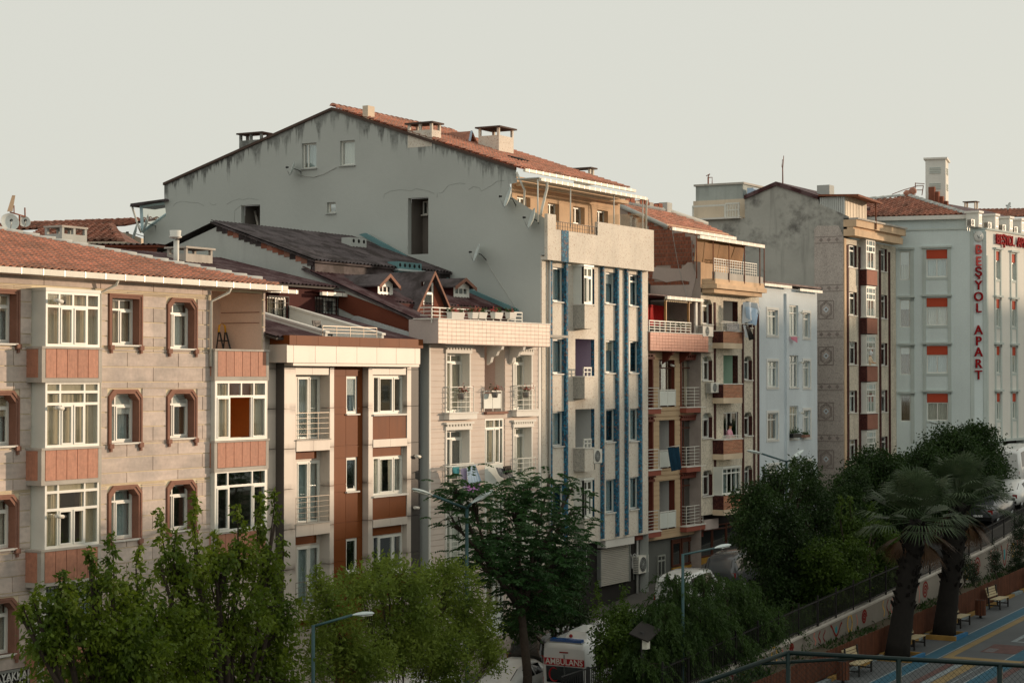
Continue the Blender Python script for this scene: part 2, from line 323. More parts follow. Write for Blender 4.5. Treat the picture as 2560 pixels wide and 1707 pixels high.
def wallmat(name, base, ya, za, sl1, sl2, y_axis=True):    # plaster with black run-off stains hanging from its sloping top
    q = N(name); sp = q.n('ShaderNodeSeparateXYZ'); q.l(q.pos, sp.inputs[0]); dy = q.math('SUBTRACT', sp.outputs[1], ya)
    rise = q.math('ADD', q.math('MULTIPLY', q.math('MAXIMUM', dy, 0.), sl2), q.math('MULTIPLY', q.math('MAXIMUM', q.math('MULTIPLY', dy, -1.), 0.), sl1))
    h = q.math('SUBTRACT', q.math('SUBTRACT', za, rise), sp.outputs[2])
    n1 = q.noise(1, 5, q.map((1, 2.0, .18)), .7); reach = q.rng(n1, .42, .8, .05, 2.6)
    st = q.rng(q.math('DIVIDE', h, reach), .25, 1, 1, 0, True); st = q.math('MULTIPLY', st, q.rng(q.noise(6, 4), .3, .6, .55, 1))
    c = q.mix(q.math('MULTIPLY', st, .82), rgb(base), (.035, .034, .032, 1))
    c = q.mix(q.rng(q.noise(.45, 7, None, .65), .42, .62, 0, .55), c, tuple(x*.8 for x in rgb(base)[:3])+(1,))
    q.l(q.scale(c, q.math('MULTIPLY', q.rng(q.noise(.9, 5), .25, .75, .93, 1.07), q.rng(q.noise(25, 3), .25, .75, .95, 1.05))), q.b.inputs['Base Color']); q.b.inputs['Roughness'].default_value = .92; q.b.inputs['Specular IOR Level'].default_value = .2
    q.bump(q.noise(5, 5), .25, .03); return q.m
def mouldmat(name, base):                                  # plaster with patches of black mould
    q = N(name); n1 = q.noise(.55, 8, None, .72); n2 = q.noise(.16, 3)
    k = q.math('MULTIPLY', q.rng(n1, .48, .66, 0, 1), q.rng(n2, .42, .58, 0, 1)); k2 = q.rng(q.noise(1, 4, q.map((1, 1.6, .12))), .58, .75, 0, .45)
    c = q.mix(q.math('MAXIMUM', q.math('MULTIPLY', k, .75), k2), rgb(base), (.05, .045, .042, 1))
    q.l(q.scale(c, q.rng(q.noise(.7, 5), .25, .75, .88, 1.12)), q.b.inputs['Base Color']); q.b.inputs['Roughness'].default_value = .95; q.bump(q.noise(6, 5), .3, .03); return q.m
m['roomor'] = mat('ochre_room_wall', 'c08345', .9, .1); m['yellow'] = plain('yellow_plastic', 'd9a520', .5); m['letterw'] = plain('white_letter', 'd8d8d2', .5); m['rustm'] = mat('rusty_steel', '7a4a36', .8, .3, 4)
m['lavender'] = mat('lavender_grey_plaster', 'b3a39c', .9, .05); m['leafd'] = leafmat('pot_plant_leaf', '2f4a22', '3d5a28'); m['flower'] = leafmat('pink_blossom', 'b5484c', 'c77a68'); m['potgrey'] = mat('grey_pot', '6e6a66', .7)
m['cl_teal'] = mat('teal_cotton', '4f8d93', .95, .1); m['cl_lilac'] = mat('lilac_cotton', 'a99bb0', .95, .1); m['cl_blue'] = mat('pale_blue_cotton', '9fb2c4', .95, .1); m['cl_pink'] = mat('mauve_cotton', 'a878b0', .95, .1); m['cl_white'] = mat('white_cotton', 'cfd4d8', .95, .06)
m['cl_plaid'] = mat('grey_checked_cotton', '8b8a8a', .95, .5, 9, .3, 30); m['cl_navy'] = mat('blue_striped_cotton', '24455a', .95, .35, 2, 0, stretch=(14, 14, .3))
m['shaftpl'] = mat('dark_streaked_plaster', '6c6660', .95, .2, .8, streak=.5); m['crackc'] = mat('crack_grey', '737773', .95); m['vergec'] = mat('dark_verge_board', '55463f', .85, .2); m['penth'] = mat('sandy_penthouse_plaster', 'b39a7f', .9, .15, 1, streak=.3)
m['purplepl'] = mat('mauve_loggia_plaster', '8b8090', .9, .05); m['greypl'] = mat('pale_grey_loggia_plaster', 'a9a9a6', .9, .05); m['vframe'] = mat('pale_blue_frame', '9fb4b8', .5); m['glassv'] = glass('veranda_glass', (.75, .75, .68), .2)
m['brownw'] = mat('brown_window_frame', '5a3426', .5); m['grout2'] = mat('brown_grout', '8a5b4a', .9); m['charpl'] = mat('charcoal_plaster', '4f4a49', .9, .1); m['woodw'] = mat('varnished_wood', '9c7442', .5, .2, 4); m['redcloth'] = mat('bright_red_cloth', 'b31f1c', .8, .1)
m['grmetal2'] = plain('grey_door_metal', '7d7f78', .5); m['ochre'] = mat('ochre_shop_panel', '8c6a2c', .6, .2); m['redgoods'] = mat('red_goods', '8c3320', .7, .4, 5); m['mint'] = mat('mint_loggia_plaster', '9db3a4', .9, .05); m['tarp'] = mat('brown_tarpaulin', '7d5a35', .7, .2, 1.5)
m['cl_pink2'] = mat('pink_cotton', 'c07c8c', .95, .1)
m['zinc2'] = mat('cream_sheet_metal', 'b7ab97', .6, .12, .8, streak=.2); m['gable4b'] = mat('grey_tower_plaster', '8f9490', .9, .12, .8, streak=.4)
m['yelsign'] = plain('bright_yellow_frame', 'c9c51f', .5)
# ---------------------------------------------------------------- building components
CURT = ['curtain', 'curtain', 'curtb', 'curtc', 'curtain', None]
def curtain_mesh(u0, u1, d, z0, z1, seed):
    r = random.Random(seed); n = max(6, int((u1-u0)/.035)); mb = MB(); k = r.uniform(38, 60); ph = r.uniform(0, 6); a = r.uniform(.014, .028)
    top = [(u0+(u1-u0)*i/n, d+a*math.sin(k*(u0+(u1-u0)*i/n)+ph)+.5*a*math.sin(2.3*k*i/n+ph)) for i in range(n+1)]
    for i in range(n):
        p, q = top[i], top[i+1]; mb.poly([(p[0], p[1], z0), (q[0], q[1], z0), (q[0], q[1]*.3+d*.7, z1), (p[0], p[1]*.3+d*.7, z1)], True)
    return mb
def window(par, F, r, rec=.12, cols=(.5,), trans=(), fw_=.06, fm='pvc', curt='auto', sill=.0, sash=(), name='window', d0=0, gm='glass', lower=None, sillm='trim', cov=None, opened=None, blind=None):
    """frame bars, every pane, curtain, sill; cols/trans are fractions of the width / of the height from the top"""
    u0, u1, z0, z1 = r; d = d0+rec; w, h = u1-u0, z1-z0; mb = MB(); t = .07; g = fw_
    mb.box(u0, u0+g, d, d+t, z0, z1).box(u1-g, u1, d, d+t, z0, z1).box(u0+g, u1-g, d, d+t, z1-g, z1).box(u0+g, u1-g, d, d+t, z0, z0+g)
    us = [u0+g/2]+[u0+w*c for c in cols]+[u1-g/2]; zs = [z0+g/2]+[z1-h*c for c in sorted(trans, reverse=True)]+[z1-g/2]
    for c in zs[1:-1]: mb.box(u0+g, u1-g, d+.002, d+t-.002, c-g/2, c+g/2)
    cells = []
    for j in range(len(zs)-1):
        lo, hi = zs[j]+g/2, zs[j+1]-g/2; uu = us if not (lower is not None and j == 0) else [u0+g/2]+[u0+w*c for c in lower]+[u1-g/2]
        for i, c in enumerate(uu[1:-1]): mb.box(c-g*.45, c+g*.45, d+.004, d+t-.004, lo, hi)
        for i in range(len(uu)-1): cells.append((i, j, uu[i]+g/2, uu[i+1]-g/2, lo, hi))
    for i, j, a, b, lo, hi in cells:
        if (i, j) in sash:                                 # an opening leaf has a frame of its own, proud of the fixed one
            s = .045; mb.box(a, a+s, d-.018, d+.04, lo, hi).box(b-s, b, d-.018, d+.04, lo, hi).box(a+s, b-s, d-.018, d+.04, hi-s, hi).box(a+s, b-s, d-.018, d+.04, lo, lo+s)
    win = add(name, mb, m[fm], par, F.M)
    for i, j, a, b, lo, hi in cells:
        if opened and (i, j) in opened: continue
        bx('pane', win, F, a, b, d+.03, d+.038, lo, hi, m[gm])
    sd = int(abs(u0*131+z0*977))
    if curt == 'auto': curt = CURT[sd % len(CURT)]
    if curt:
        c = cov if cov is not None else (1 if sd % 3 else .0)
        if c == 1: add('curtain', curtain_mesh(u0+.03, u1-.03, d+.17, z0, z1, sd), m[curt], win, F.M)
        else:
            k = w*(c or (.3+.1*(sd % 2))); add('curtain', curtain_mesh(u0+.03, u0+k, d+.17, z0, z1, sd), m[curt], win, F.M)
            add('curtain', curtain_mesh(u1-k*.8, u1-.03, d+.17, z0, z1, sd+1), m[curt], win, F.M)
    if blind is None and name == 'window' and sd % 4 == 1 and h > 1.1 and w < 1.8: blind = ('curtc' if sd % 8 == 1 else 'white', .18+.02*(sd % 17))
    if blind: bx('blind', win, F, u0+g, u1-g, d+.05, d+.07, z1-h*blind[1], z1-g, m[blind[0]])
    if sill: bx('sill', win, F, u0-.05, u1+.05, d0-sill, d, z0-.05, z0, m[sillm])
    return win
def box_room(par, F, r, dep, mt, d0=0, name='loggia_lining'):   # five inner faces of an open recess
    u0, u1, z0, z1 = r; e = .005; u0, u1, z0, z1 = u0+e, u1-e, z0+e, z1-e; a, b = d0, d0+dep; mb = MB()
    mb.poly([(u0,b,z0),(u1,b,z0),(u1,b,z1),(u0,b,z1)]); mb.poly([(u0,a,z0),(u0,b,z0),(u0,b,z1),(u0,a,z1)]); mb.poly([(u1,b,z0),(u1,a,z0),(u1,a,z1),(u1,b,z1)])
    mb.poly([(u0,a,z0),(u1,a,z0),(u1,b,z0),(u0,b,z0)]); mb.poly([(u0,b,z1),(u1,b,z1),(u1,a,z1),(u0,a,z1)])
    me = mb.mesh(name); me.materials.append(mt); return link(name, me, par, F.M)
def railing(par, F, u0, u1, d, z0, z1, mt, bars=4, posts=3, t=.03, vbars=0, ret=0, name='railing', M=None):
    """horizontal bars and posts in one frame; ret = depth of side returns"""
    mb = MB(); zs = [z0+(z1-z0)*(k+1)/bars for k in range(bars)]
    for k, z in enumerate(zs):
        tt = t*1.3 if k == bars-1 else t*.8; mb.box(u0, u1, d-tt/2, d+tt/2, z-tt/2, z+tt/2)
        if ret: mb.box(u0, u0+tt, d+tt/2, d+ret, z-tt/2, z+tt/2).box(u1-tt, u1, d+tt/2, d+ret, z-tt/2, z+tt/2)
    n = posts if not vbars else vbars
    for k in range(n): u = u0+t/2+(u1-u0-t)*k/(n-1); tt = t if not vbars or k in (0, n-1) else t*.6; mb.box(u-tt/2, u+tt/2, d-tt/2-.002, d+tt/2+.002, z0, z1)
    return add(name, mb, mt, par, F.M if M is None else M)
def slope_frame(p0, p1, q):                                # eave from p0 to p1, q a point up the slope
    p0, p1, q = Vector(p0), Vector(p1), Vector(q); eu = (p1-p0).normalized(); w = q-p0; ev = (w-eu*w.dot(eu)).normalized(); en = eu.cross(ev)
    M = Matrix((eu, ev, en)).transposed().to_4x4(); M.translation = p0; return M
def slope_uv(M, p): q = M.inverted() @ Vector(p); return q.x, q.y
def tile_mesh(tw, th, mt):
    prof = [(0, .012), (.2, 0), (.4, .012), (.58, .05), (.78, .062), (1.0, .03)]; mb = MB(); n = len(prof)
    mb.v = [(p*tw, 0, w*1.25+.075) for p, w in prof]+[(p*tw, th*1.1, w*1.25+.012) for p, w in prof]+[(p*tw, .015, w*1.25+.012) for p, w in prof]
    for k in range(n-1): mb.f += [(k, k+1, n+k+1, n+k), (2*n+k, 2*n+k+1, k+1, k)]; mb.sm += [True, False]
    me = mb.mesh('roof_tile'); me.materials.append(mt); return me, mb
def tile_roof(par, M, poly, tw, th, mt, under, nmax=300, name='roof'):
    mb = MB(); mb.poly([(u, v, 0) for u, v in poly]); roof = add(name, mb, under, par, M)
    me, tm = tile_mesh(tw, th, mt); us = [p[0] for p in poly]; vs = [p[1] for p in poly]; cells = []
    v = min(vs)
    while v < max(vs):
        u = min(us)
        while u < max(us):
            if inside((u+tw/2, v+th*.5), poly): cells.append((u, v))
            u += tw
        v += th
    cells.sort(key=lambda c: depth(M @ Vector((c[0], c[1], 0)))+random.uniform(-.3, .3))
    rest = cells[nmax:]
    for u, v in cells[:nmax]:
        sl_ = random.random() < .025; link('roof_tile', me, roof, M @ Matrix.Translation((u, v-(random.uniform(.04, .12) if sl_ else 0), random.uniform(0, .02))) @ Matrix.Rotation(random.uniform(-.14, .14) if sl_ else random.uniform(-.025, .025), 4, 'Z'))
    if rest:
        b = MB()
        for u, v in rest:
            n = len(b.v); jz = random.uniform(0, .012); ju = random.uniform(-.01, .01); b.v += [(x+u+ju, y+v, z+jz) for x, y, z in tm.v]; b.f += [tuple(n+k for k in f) for f in tm.f]; b.sm += tm.sm
        me2 = b.mesh('roof_tile'); me2.materials.append(mt); o = link('roof_tile', me2, roof, M); o['kind'] = 'stuff'
    return roof
def ridge_tiles(par, a, b, r, mt, step=.38, name='ridge_tile'):
    a, b = Vector(a), Vector(b); n = max(1, int((b-a).length/step)); e = (b-a).normalized(); s = e.cross(Vector((0,0,1))).normalized(); w = s.cross(e); L = (b-a).length/n; mb = MB()
    for i in range(7):
        t = math.pi*i/6; c, q = math.cos(t), math.sin(t); mb.v += [(r*1.12*c, 0, r*1.12*q*.8+.02), (r*.9*c, L*1.12, r*.9*q*.8)]
    for i in range(6): mb.f.append((2*i, 2*i+1, 2*i+3, 2*i+2)); mb.sm.append(True)
    mb.f.append(tuple(2*i for i in range(7))); mb.sm.append(False)
    me = mb.mesh(name); me.materials.append(mt); R = Matrix((s, e, w)).transposed().to_4x4()
    for i in range(n): link(name, me, par, Matrix.Translation(a+e*L*i) @ R @ Matrix.Rotation(random.uniform(-.04, .04), 4, 'X'))
def sheet_roof(par, M, u0, u1, v0, v1, mt, under, sw=.95, name='roof', thick=.08, pf=.24):
    mb = MB().box(u0, u1, v0, v1, -thick, -.005); roof = add(name, mb, under, par, M); n = max(1, round((u1-u0)/sw)); w = (u1-u0)/n; k = 24; cache = None
    mb = MB(); kk = max(2, round(w/pf)); amp = .035
    for i in range(k*1+1):
        x = w*i/k; h = amp*math.sin(2*math.pi*kk*i/k)+amp; mb.v += [(x, 0, h), (x, v1-v0, h)]
    for i in range(k): mb.f.append((2*i, 2*i+2, 2*i+3, 2*i+1)); mb.sm.append(True)
    me = mb.mesh('roof_sheet'); me.materials.append(mt)
    for i in range(n): link('roof_sheet', me, roof, M @ Matrix.Translation((u0+i*w, v0, random.uniform(0, .008))))
    return roof
def gutter(par, F, u0, u1, d, z, mt, s=.14, seg=.9):
    g = add('gutter', MB().prism([(0,0),(s*.9,0),(s*.9,s*.85),(s*.9-.015,s*.85),(s*.9-.015,.015),(.015,.015),(.015,s),(0,s)], u0, u1, 0), mt, par, F.M @ Matrix.Translation((0, d-s, z)))
    u = u0+.3
    while u < u1: bx('gutter_clip', g, F, u-.015, u+.015, d-s-.008, d-s+.01, z-.006, z+s+.006, m['grmetal']); u += seg
    return g
def pipe(par, pts, r, mt, name='downpipe', n=8): return add(name, MB().tube(pts, r, n), mt, par)
def chimney(par, x0, x1, y0, y1, z0, z1, mt, capm, gap=.3, over=.12, cols=2, name='chimney'):
    mb = MB().box(x0, x1, y0, y1, z0, z1-gap); p = .11
    for i in range(cols):
        xx = x0+(x1-x0-p)*i/(cols-1); mb.box(xx, xx+p, y0, y0+p, z1-gap, z1).box(xx, xx+p, y1-p, y1, z1-gap, z1)
    for j in (1,): yy = (y0+y1)/2-p/2; mb.box(x0, x0+p, yy, yy+p, z1-gap, z1) if (y1-y0) > 1.2 else None
    c = add(name, mb, mt, par); bx('chimney_cap', c, IDF, x0-over, x1+over, y0-over, y1+over, z1, z1+.07, capm)
    bx('flue', c, IDF, x0+.14, x1-.14, y0+.14, y1-.14, z1-gap-.1, z1-gap+.01, m['darkest']); return c
def aim(v): return Vector(v).normalized().to_track_quat('Z', 'Y').to_matrix().to_4x4()
def dish(loc, direc, r, label, foot, mt=None, group='satellite dishes'):
    """reflector, feed arm, feed horn, back bracket"""
    t = thing('satellite_dish', label, 'satellite dish', foot, group); M = Matrix.Translation(loc) @ aim(direc); mt = mt or m['dish']
    pr = [(r*k/8, .22*r*(k/8)**2) for k in range(9)]; mb = MB().lathe(pr, 22, M).lathe([(r, .22*r), (r*1.03, .23*r), (r*1.02, .19*r)]+[(a*1.0, b-.012) for a, b in pr[::-1]], 22, M); add('reflector', mb, mt, t)
    f = M @ Vector((0, -r*.15, r*1.0)); add('feed_arm', MB().tube([M @ Vector((0, -r*.98, .2*r)), f], .014, 5), m['grmetal'], t)
    add('feed_horn', MB().tube([f, f+(M.to_3x3() @ Vector((0, .3, -1))).normalized()*.13], [.045, .035], 8), m['black'], t)
    b = M @ Vector((0, 0, -.02)); f0 = Vector(foot); add('bracket', MB().tube([b, M @ Vector((0, 0, -.14)), Vector((f0.x, f0.y, max(f0.z, b.z-.25))) if abs(f0.z-b.z) < .4 else Vector((f0.x, f0.y, b.z-.1)), f0], .02, 5), m['iron'], t)
    return t
def ac_unit(F, r, d, label, group='wall air conditioners'):
    u0, u1, z0, z1 = r; dp = .32; t = thing('air_conditioner', label, 'air conditioner', F.P((u0+u1)/2, d, z0), group)
    add('casing', MB().box(u0, u1, d-dp, d-.02, z0, z1), m['acwhite'], t, F.M); c = (u0+(u1-u0)*.42, (z0+z1)/2); R = min(u1-u0, z1-z0)*.42
    mb = MB(); Mx = Matrix.Translation((c[0], d-dp-.006, c[1])) @ Matrix.Rotation(math.pi/2, 4, 'X')
    for k in range(5):
        q = R*(k+1)/5; mb.lathe([(q-.008, -.004), (q-.008, .008), (q+.006, .008), (q+.006, -.004)], 20, Mx)
    for k in range(6): a = math.pi*k/6; mb.bar((c[0]-R*math.cos(a), d-dp-.012, c[1]-R*math.sin(a)), (c[0]+R*math.cos(a), d-dp-.012, c[1]+R*math.sin(a)), .008)
    add('fan_grille', mb, m['grmetal'], t, F.M); mb = MB(); Mb = Mx @ Matrix.Translation((0, 0, .001)); mb.lathe([(0, 0), (R*.98, 0)], 20, Mb); add('fan_opening', mb, m['darkest'], t, F.M)
    mb = MB()
    for k in range(9): z = z0+(z1-z0)*(k+.7)/10; mb.box(u0-.012, u0-.002, d-dp+.03, d-.05, z, z+.02)
    add('side_grille', mb, m['black'], t, F.M)
    mb = MB()
    for u in (u0+.1, u1-.1): mb.box(u-.015, u+.015, d-dp, d+.02, z0-.04, z0-.005).box(u-.015, u+.015, d-.02, d+.01, z0-.3, z0-.04)
    add('bracket', mb, m['grmetal'], t, F.M); return t
m['dish'] = mat('pale_grey_dish', 'a9b0ad', .5, .1, 3); m['acwhite'] = mat('white_enamel_casing', 'cfccc2', .45, .06, 2)
def letters(par, F, s, u, d, z, size, ext, mt, sx=1, name='letter', bold=0):
    me = text_mesh(s, size, ext); me.materials.clear(); me.materials.append(mt)
    M = F.M @ Matrix.Translation((u, d, z)) @ Matrix.Rotation(math.pi/2, 4, 'X') @ Matrix.Diagonal((sx, 1, 1, 1)); return link(name, me, par, M)
def cctv(F, u, d, z, label, L=.3, ang=0):
    t = thing('security_camera', label, 'security camera', F.P(u, d, z), 'wall security cameras'); e = Vector((math.cos(ang), -math.sin(ang)*.6, -.12)).normalized(); a = Vector((u, d-.16, z))
    add('housing', MB().tube([a-e*L/2, a+e*L/2], .055, 8), m['acwhite'], t, F.M); add('lens', MB().tube([a+e*L/2, a+e*(L/2+.08)], .05, 8), m['black'], t, F.M); add('bracket', MB().tube([(u, d, z+.05), (u, d-.16, z)], .015, 5), m['grmetal'], t, F.M); return t
def plant_tuft(par, p, r, mt, n=60, name='foliage', ls=.06):
    v = []; f = []
    for k in range(n):
        c = Vector(p)+Vector((random.gauss(0, r), random.gauss(0, r), abs(random.gauss(0, r))*.9)); a = Vector((random.uniform(-1,1), random.uniform(-1,1), random.uniform(-.5,1))).normalized()*ls; b = a.cross(Vector((random.uniform(-1,1), random.uniform(-1,1), 1))).normalized()*ls*.4
        i = len(v); v += [tuple(c-a), tuple(c+b), tuple(c+a), tuple(c-b)]; f.append((i, i+1, i+2, i+3))
    me = bpy.data.meshes.new(name); me.from_pydata(v, [], f); me.materials.append(mt); return link(name, me, par)
def cloth(F, quad, mt, label, name='hanging_cloth', cat='laundry', group='laundry on the lines', waves=5, amp=.04, nx=16, ny=10, seed=1, off=0):
    """a hanging sheet between four corners (u,d,z) with folds"""
    a, b, c, e = [Vector(q) for q in quad]; mb = MB(); r = random.Random(seed); ph = r.uniform(0, 6); G = []
    for j in range(ny+1):
        for i in range(nx+1):
            s, t = i/nx, j/ny; p = (a*(1-s)+b*s)*(1-t)+(e*(1-s)+c*s)*t; p = p+Vector((0, amp*math.sin(waves*6.28*s+ph+t)*(.4+.6*t), amp*.4*math.sin(3*s+5*t+ph))); G.append(tuple(p))
    mb.v = G
    for j in range(ny):
        for i in range(nx): k = j*(nx+1)+i; mb.f.append((k, k+1, k+nx+2, k+nx+1)); mb.sm.append(True)
    me = mb.mesh(name); me.materials.append(mt); o = link(name, me, None, F.M); return tag(o, label, cat, group)
# ---------------------------------------------------------------- the setting
def zs(x): return 2.1+.09*(min(max(x, 10), 125)-81)        # the street climbs to the right
def zp(x): return 1.6+.03*(min(max(x, 10), 125)-78)        # the park square
m['asphalt'] = mat('asphalt', '2b2b2b', .9, .2, .5, .15, 25); m['paving'] = mat('grey_paving', '56534f', .9, .16, .6, .12, 12); m['soil'] = mat('dry_soil', '4c4436', .95, .25, 1, .2, 15)
m['kerb'] = mat('kerb_stone', '65625d', .9, .12, 1.5); m['linepaint'] = mat('worn_road_paint', 'b9b7b0', .8, .2, 3)
def strip(name, x0, x1, y0, y1, zf, mt, dz=0, n=24, kind='structure', parent=None, brk=()):
    mb = MB(); xs = sorted([x0+(x1-x0)*k/n for k in range(n+1)]+[b for b in brk if x0 < b < x1])
    for a, b in zip(xs, xs[1:]): mb.poly([(a,y0,zf(a)+dz),(b,y0,zf(b)+dz),(b,y1,zf(b)+dz),(a,y1,zf(a)+dz)])
    o = add(name, mb, mt, parent); o['kind'] = kind; return o
mb = MB(); gx = [-900, 10, 30, 60, 90, 125, 1400]
for a, b in zip(gx, gx[1:]):
    for y0, y1, z0, z1 in ((-900, 27.4, zp, zp), (27.4, 27.6, zp, zs), (27.6, 1400, zs, zs)):
        mb.poly([(a,y0,z0(a)-.06),(b,y0,z0(b)-.06),(b,y1,z1(b)-.06),(a,y1,z1(a)-.06)])
o = add('ground', mb, m['soil']); o['kind'] = 'structure'
strip('road', 12, 125, 29.2, 37.6, zs, m['asphalt'], 0, 40)
strip('pavement', 12, 125, 37.75, 40.2, zs, m['paving'], .12, 40); strip('pavement', 12, 125, 27.7, 29.05, zs, m['paving'], .12, 40)
for y0 in (37.6, 29.05):
    k = add('kerb', MB(), m['kerb']); k['kind'] = 'structure'
    mbk = MB()
    for i in range(113): x = 12+i; mbk.hexa([(x+.005,y0,zs(x)-.05),(x+.995,y0,zs(x+1)-.05),(x+.995,y0+.15,zs(x+1)-.05),(x+.005,y0+.15,zs(x)-.05),(x+.005,y0,zs(x)+.125),(x+.995,y0,zs(x+1)+.125),(x+.995,y0+.15,zs(x+1)+.125),(x+.005,y0+.15,zs(x)+.125)])
    me = mbk.mesh('kerb'); me.materials.append(m['kerb']); k.data = me
# the row of blocks across the park, behind and to the right of the camera: unseen, roofline stepped to shade the lower half of the street
def block(x0, x1, y0, y1, zb, zt, mt, label):
    t = thing('apartment_block', label, 'building', ((x0+x1)/2, (y0+y1)/2, zb), 'blocks across the park')
    F = Frame((0, y1), (-1, 0)); n = max(2, int((x1-x0)/3.2)); nf = int((zt-zb-1)/3); holes = []
    for j in range(nf):
        for i in range(n):
            c = -(x0+(x1-x0)*(i+.5)/n); z = zb+1.2+j*3; holes.append((c-.7, c+.7, z, z+1.5))
    wall(t, F, (-x1, -x0, zb, zt), holes, mt, .2)
    mb = MB(); mb.box(x0+.01, x1-.01, y0, y1-.6, zb, zt-.02); add('core', mb, m['dark'], t)
    for h in holes: window(t, F, h, .1, (.5,), (.3,), curt=None)
    bx('side_wall', t, IDF, x0-.15, x0+.0, y0, y1-.02, zb, zt, mt); bx('side_wall', t, IDF, x1, x1+.15, y0, y1-.02, zb, zt, mt)
    mb = MB(); a, b, r = .4, .4, 1.2; mb.hexa([(x0-a,y0-b,zt),(x1+a,y0-b,zt),(x1+a,y1+b,zt),(x0-a,y1+b,zt),(x0+3,(y0+y1)/2-.1,zt+r),(x1-3,(y0+y1)/2-.1,zt+r),(x1-3,(y0+y1)/2+.1,zt+r),(x0+3,(y0+y1)/2+.1,zt+r)]); add('roof', mb, m['tile2'], t)
BLK = [(96, 116, 16.6, 'salmon', 'salmon'), (116.4, 131, 18.6, 'offw', 'off-white'), (131.4, 143, 17.8, 'lblue', 'pale blue'), (143.4, 155, 19.4, 'tan', 'tan'), (155.4, 166, 20.9, 'cream4', 'cream'), (166.4, 176.5, 24.0, 'mauve', 'mauve'), (177, 200, 27.0, 'stone1', 'grey stone')]
for x0, x1, zt, mk, nm in BLK: block(x0, x1, -34, -20, zp(120)-.1, zt, m[mk], f'{nm} apartment block across the park, unseen, height set for the shade it casts')
# ---------------------------------------------------------------- B1: stone-clad block at the left edge
F1 = FY(39.0); g1 = zs(45)-1.2
B1 = thing('apartment_building', 'grey-beige stone-clad apartment block with brown window surrounds and terracotta roof at left edge', 'building', (44, 39, g1))
zg = F1.uz('A', 700, 490)[1]; uR = F1.uz('A', 1572, 800)[0]; uL = 31.0; zt1 = zg+.12
def norm(rs):                                               # same column: common sides
    a = sum(r[0] for r in rs)/len(rs); b = sum(r[1] for r in rs)/len(rs); return [(a, b, r[2], r[3]) for r in rs]
ca = [F1.rect('A', -95, 555, 90, 850), F1.rect('A', -95, 1160, 85, 1460), F1.rect('B', -100, 385, 90, 705), F1.rect('B', -100, 1055, 88, 1390)]
cc = [F1.rect('A', 660, 585, 820, 860), F1.rect('A', 655, 1150, 818, 1440), F1.rect('B', 712, 318, 890, 640)]
ce = [F1.rect('A', 1003, 608, 1147, 882), F1.rect('A', 1003, 1150, 1148, 1412), F1.rect('B', 1090, 285, 1245, 580)]
ca, cc, ce = norm(ca), norm(cc), norm(ce)
BAYD = -.55                                                # bays project
bay = norm([F1.rect('A', 272, 548, 590, 872, BAYD), F1.rect('A', 268, 1078, 590, 1468, BAYD), F1.rect('B', 290, 255, 640, 690, BAYD), F1.rect('B', 288, 925, 640, 1290, BAYD)])
log = norm([F1.rect('A', 1252, 548, 1552, 897), F1.rect('A', 1252, 1075, 1552, 1408), F1.rect('B', 1362, 190, 1695, 578)])
ub0, ub1 = bay[0][0], bay[0][1]; ul0, ul1 = log[0][0], log[0][1]
bayholes = [(ub0+.1, ub1-.1, b[2], b[3]) for b in bay]
holes = ca+cc+ce+bayholes+log
pl0z = F1.uz('B', 1520, 780, 0)[1]
wall(B1, F1, (uL, uR, g1, zt1), holes, m['joint1'], .3, rmt=m['surround'])
bx('core', B1, F1, uL, uR-.05, 1.9, 12, g1, zt1-.1, m['dark'])
wall(B1, FX(uR), (-(39+12), -39.0, g1, zt1), [], m['mauve'], name='side_wall')
courses(B1, F1, 'stone_panel', uL, ul0-.02, g1, zt1, .452, [(h[0]-.16, h[1]+.16, h[2]-.05, h[3]+.16) for h in ca+cc+ce]+[(ub0-.02, ub1+.02, g1, zt1-.35)], m['stone1'], -.035, .0, .03, seg=2.35, off=.2)
courses(B1, F1, 'stone_panel', ul0-.02, ul1+.02, g1, pl0z, .452, [], m['stone1'], -.035, .0, .03, seg=2.35, off=.2)
courses(B1, F1, 'stone_panel', ul1+.02, uR, g1, zt1, .452, [], m['stone1'], -.035, .0, .03, seg=2.35, off=.2)
def surround(h, oct_):
    u0, u1, z0, z1 = h; w = .115; c = .22 if oct_ else 0; mb = MB()
    def ring(e): return [(u0-e, z0-.02), (u0-e, z1+e-c), (u0-e+c, z1+e), (u1+e-c, z1+e), (u1+e, z1+e-c), (u1+e, z0-.02)]
    for e0, e1, dd in ((0, w, -.055), (w*.6, w+.02, -.08)):
        a, b = ring(e0), ring(e1)
        if c: a = [(u0-e0, z0-.02), (u0-e0, z1+e0-c), (u0-e0+c, z1+e0), (u1+e0-c, z1+e0), (u1+e0, z1+e0-c), (u1+e0, z0-.02)]
        for k in range(5):
            if not oct_ and k in (1, 3): continue
            p, q, r_, s_ = a[k], a[k+1], b[k+1], b[k]
            if not oct_: p, q, r_, s_ = {0: (a[0], a[2], b[2], b[0]), 2: (a[2], a[3], b[3], b[2]), 4: (a[3], a[5], b[5], b[3])}[k]
            mb.hexa([(p[0],dd,p[1]),(q[0],dd,q[1]),(q[0],.0,q[1]),(p[0],.0,p[1]),(s_[0],dd,s_[1]),(r_[0],dd,r_[1]),(r_[0],.0,r_[1]),(s_[0],.0,s_[1])])
    for u in (u0-w-.03, u1-.03): mb.box(u, u+w+.06, -.13, 0, z0-.16, z0-.02).box(u+.05, u+w+.01, -.11, 0, z0-.26, z0-.16)
    s = add('window_surround', mb, m['surround'], B1, F1.M)
    if oct_:                                               # filled upper corners of the opening
        for sx, uu in ((1, u0), (-1, u1)): add('corner_fillet', MB().prism([(uu, z1), (uu+sx*c, z1), (uu, z1-c)], .0, .26, 1), m['surround'], s, F1.M)
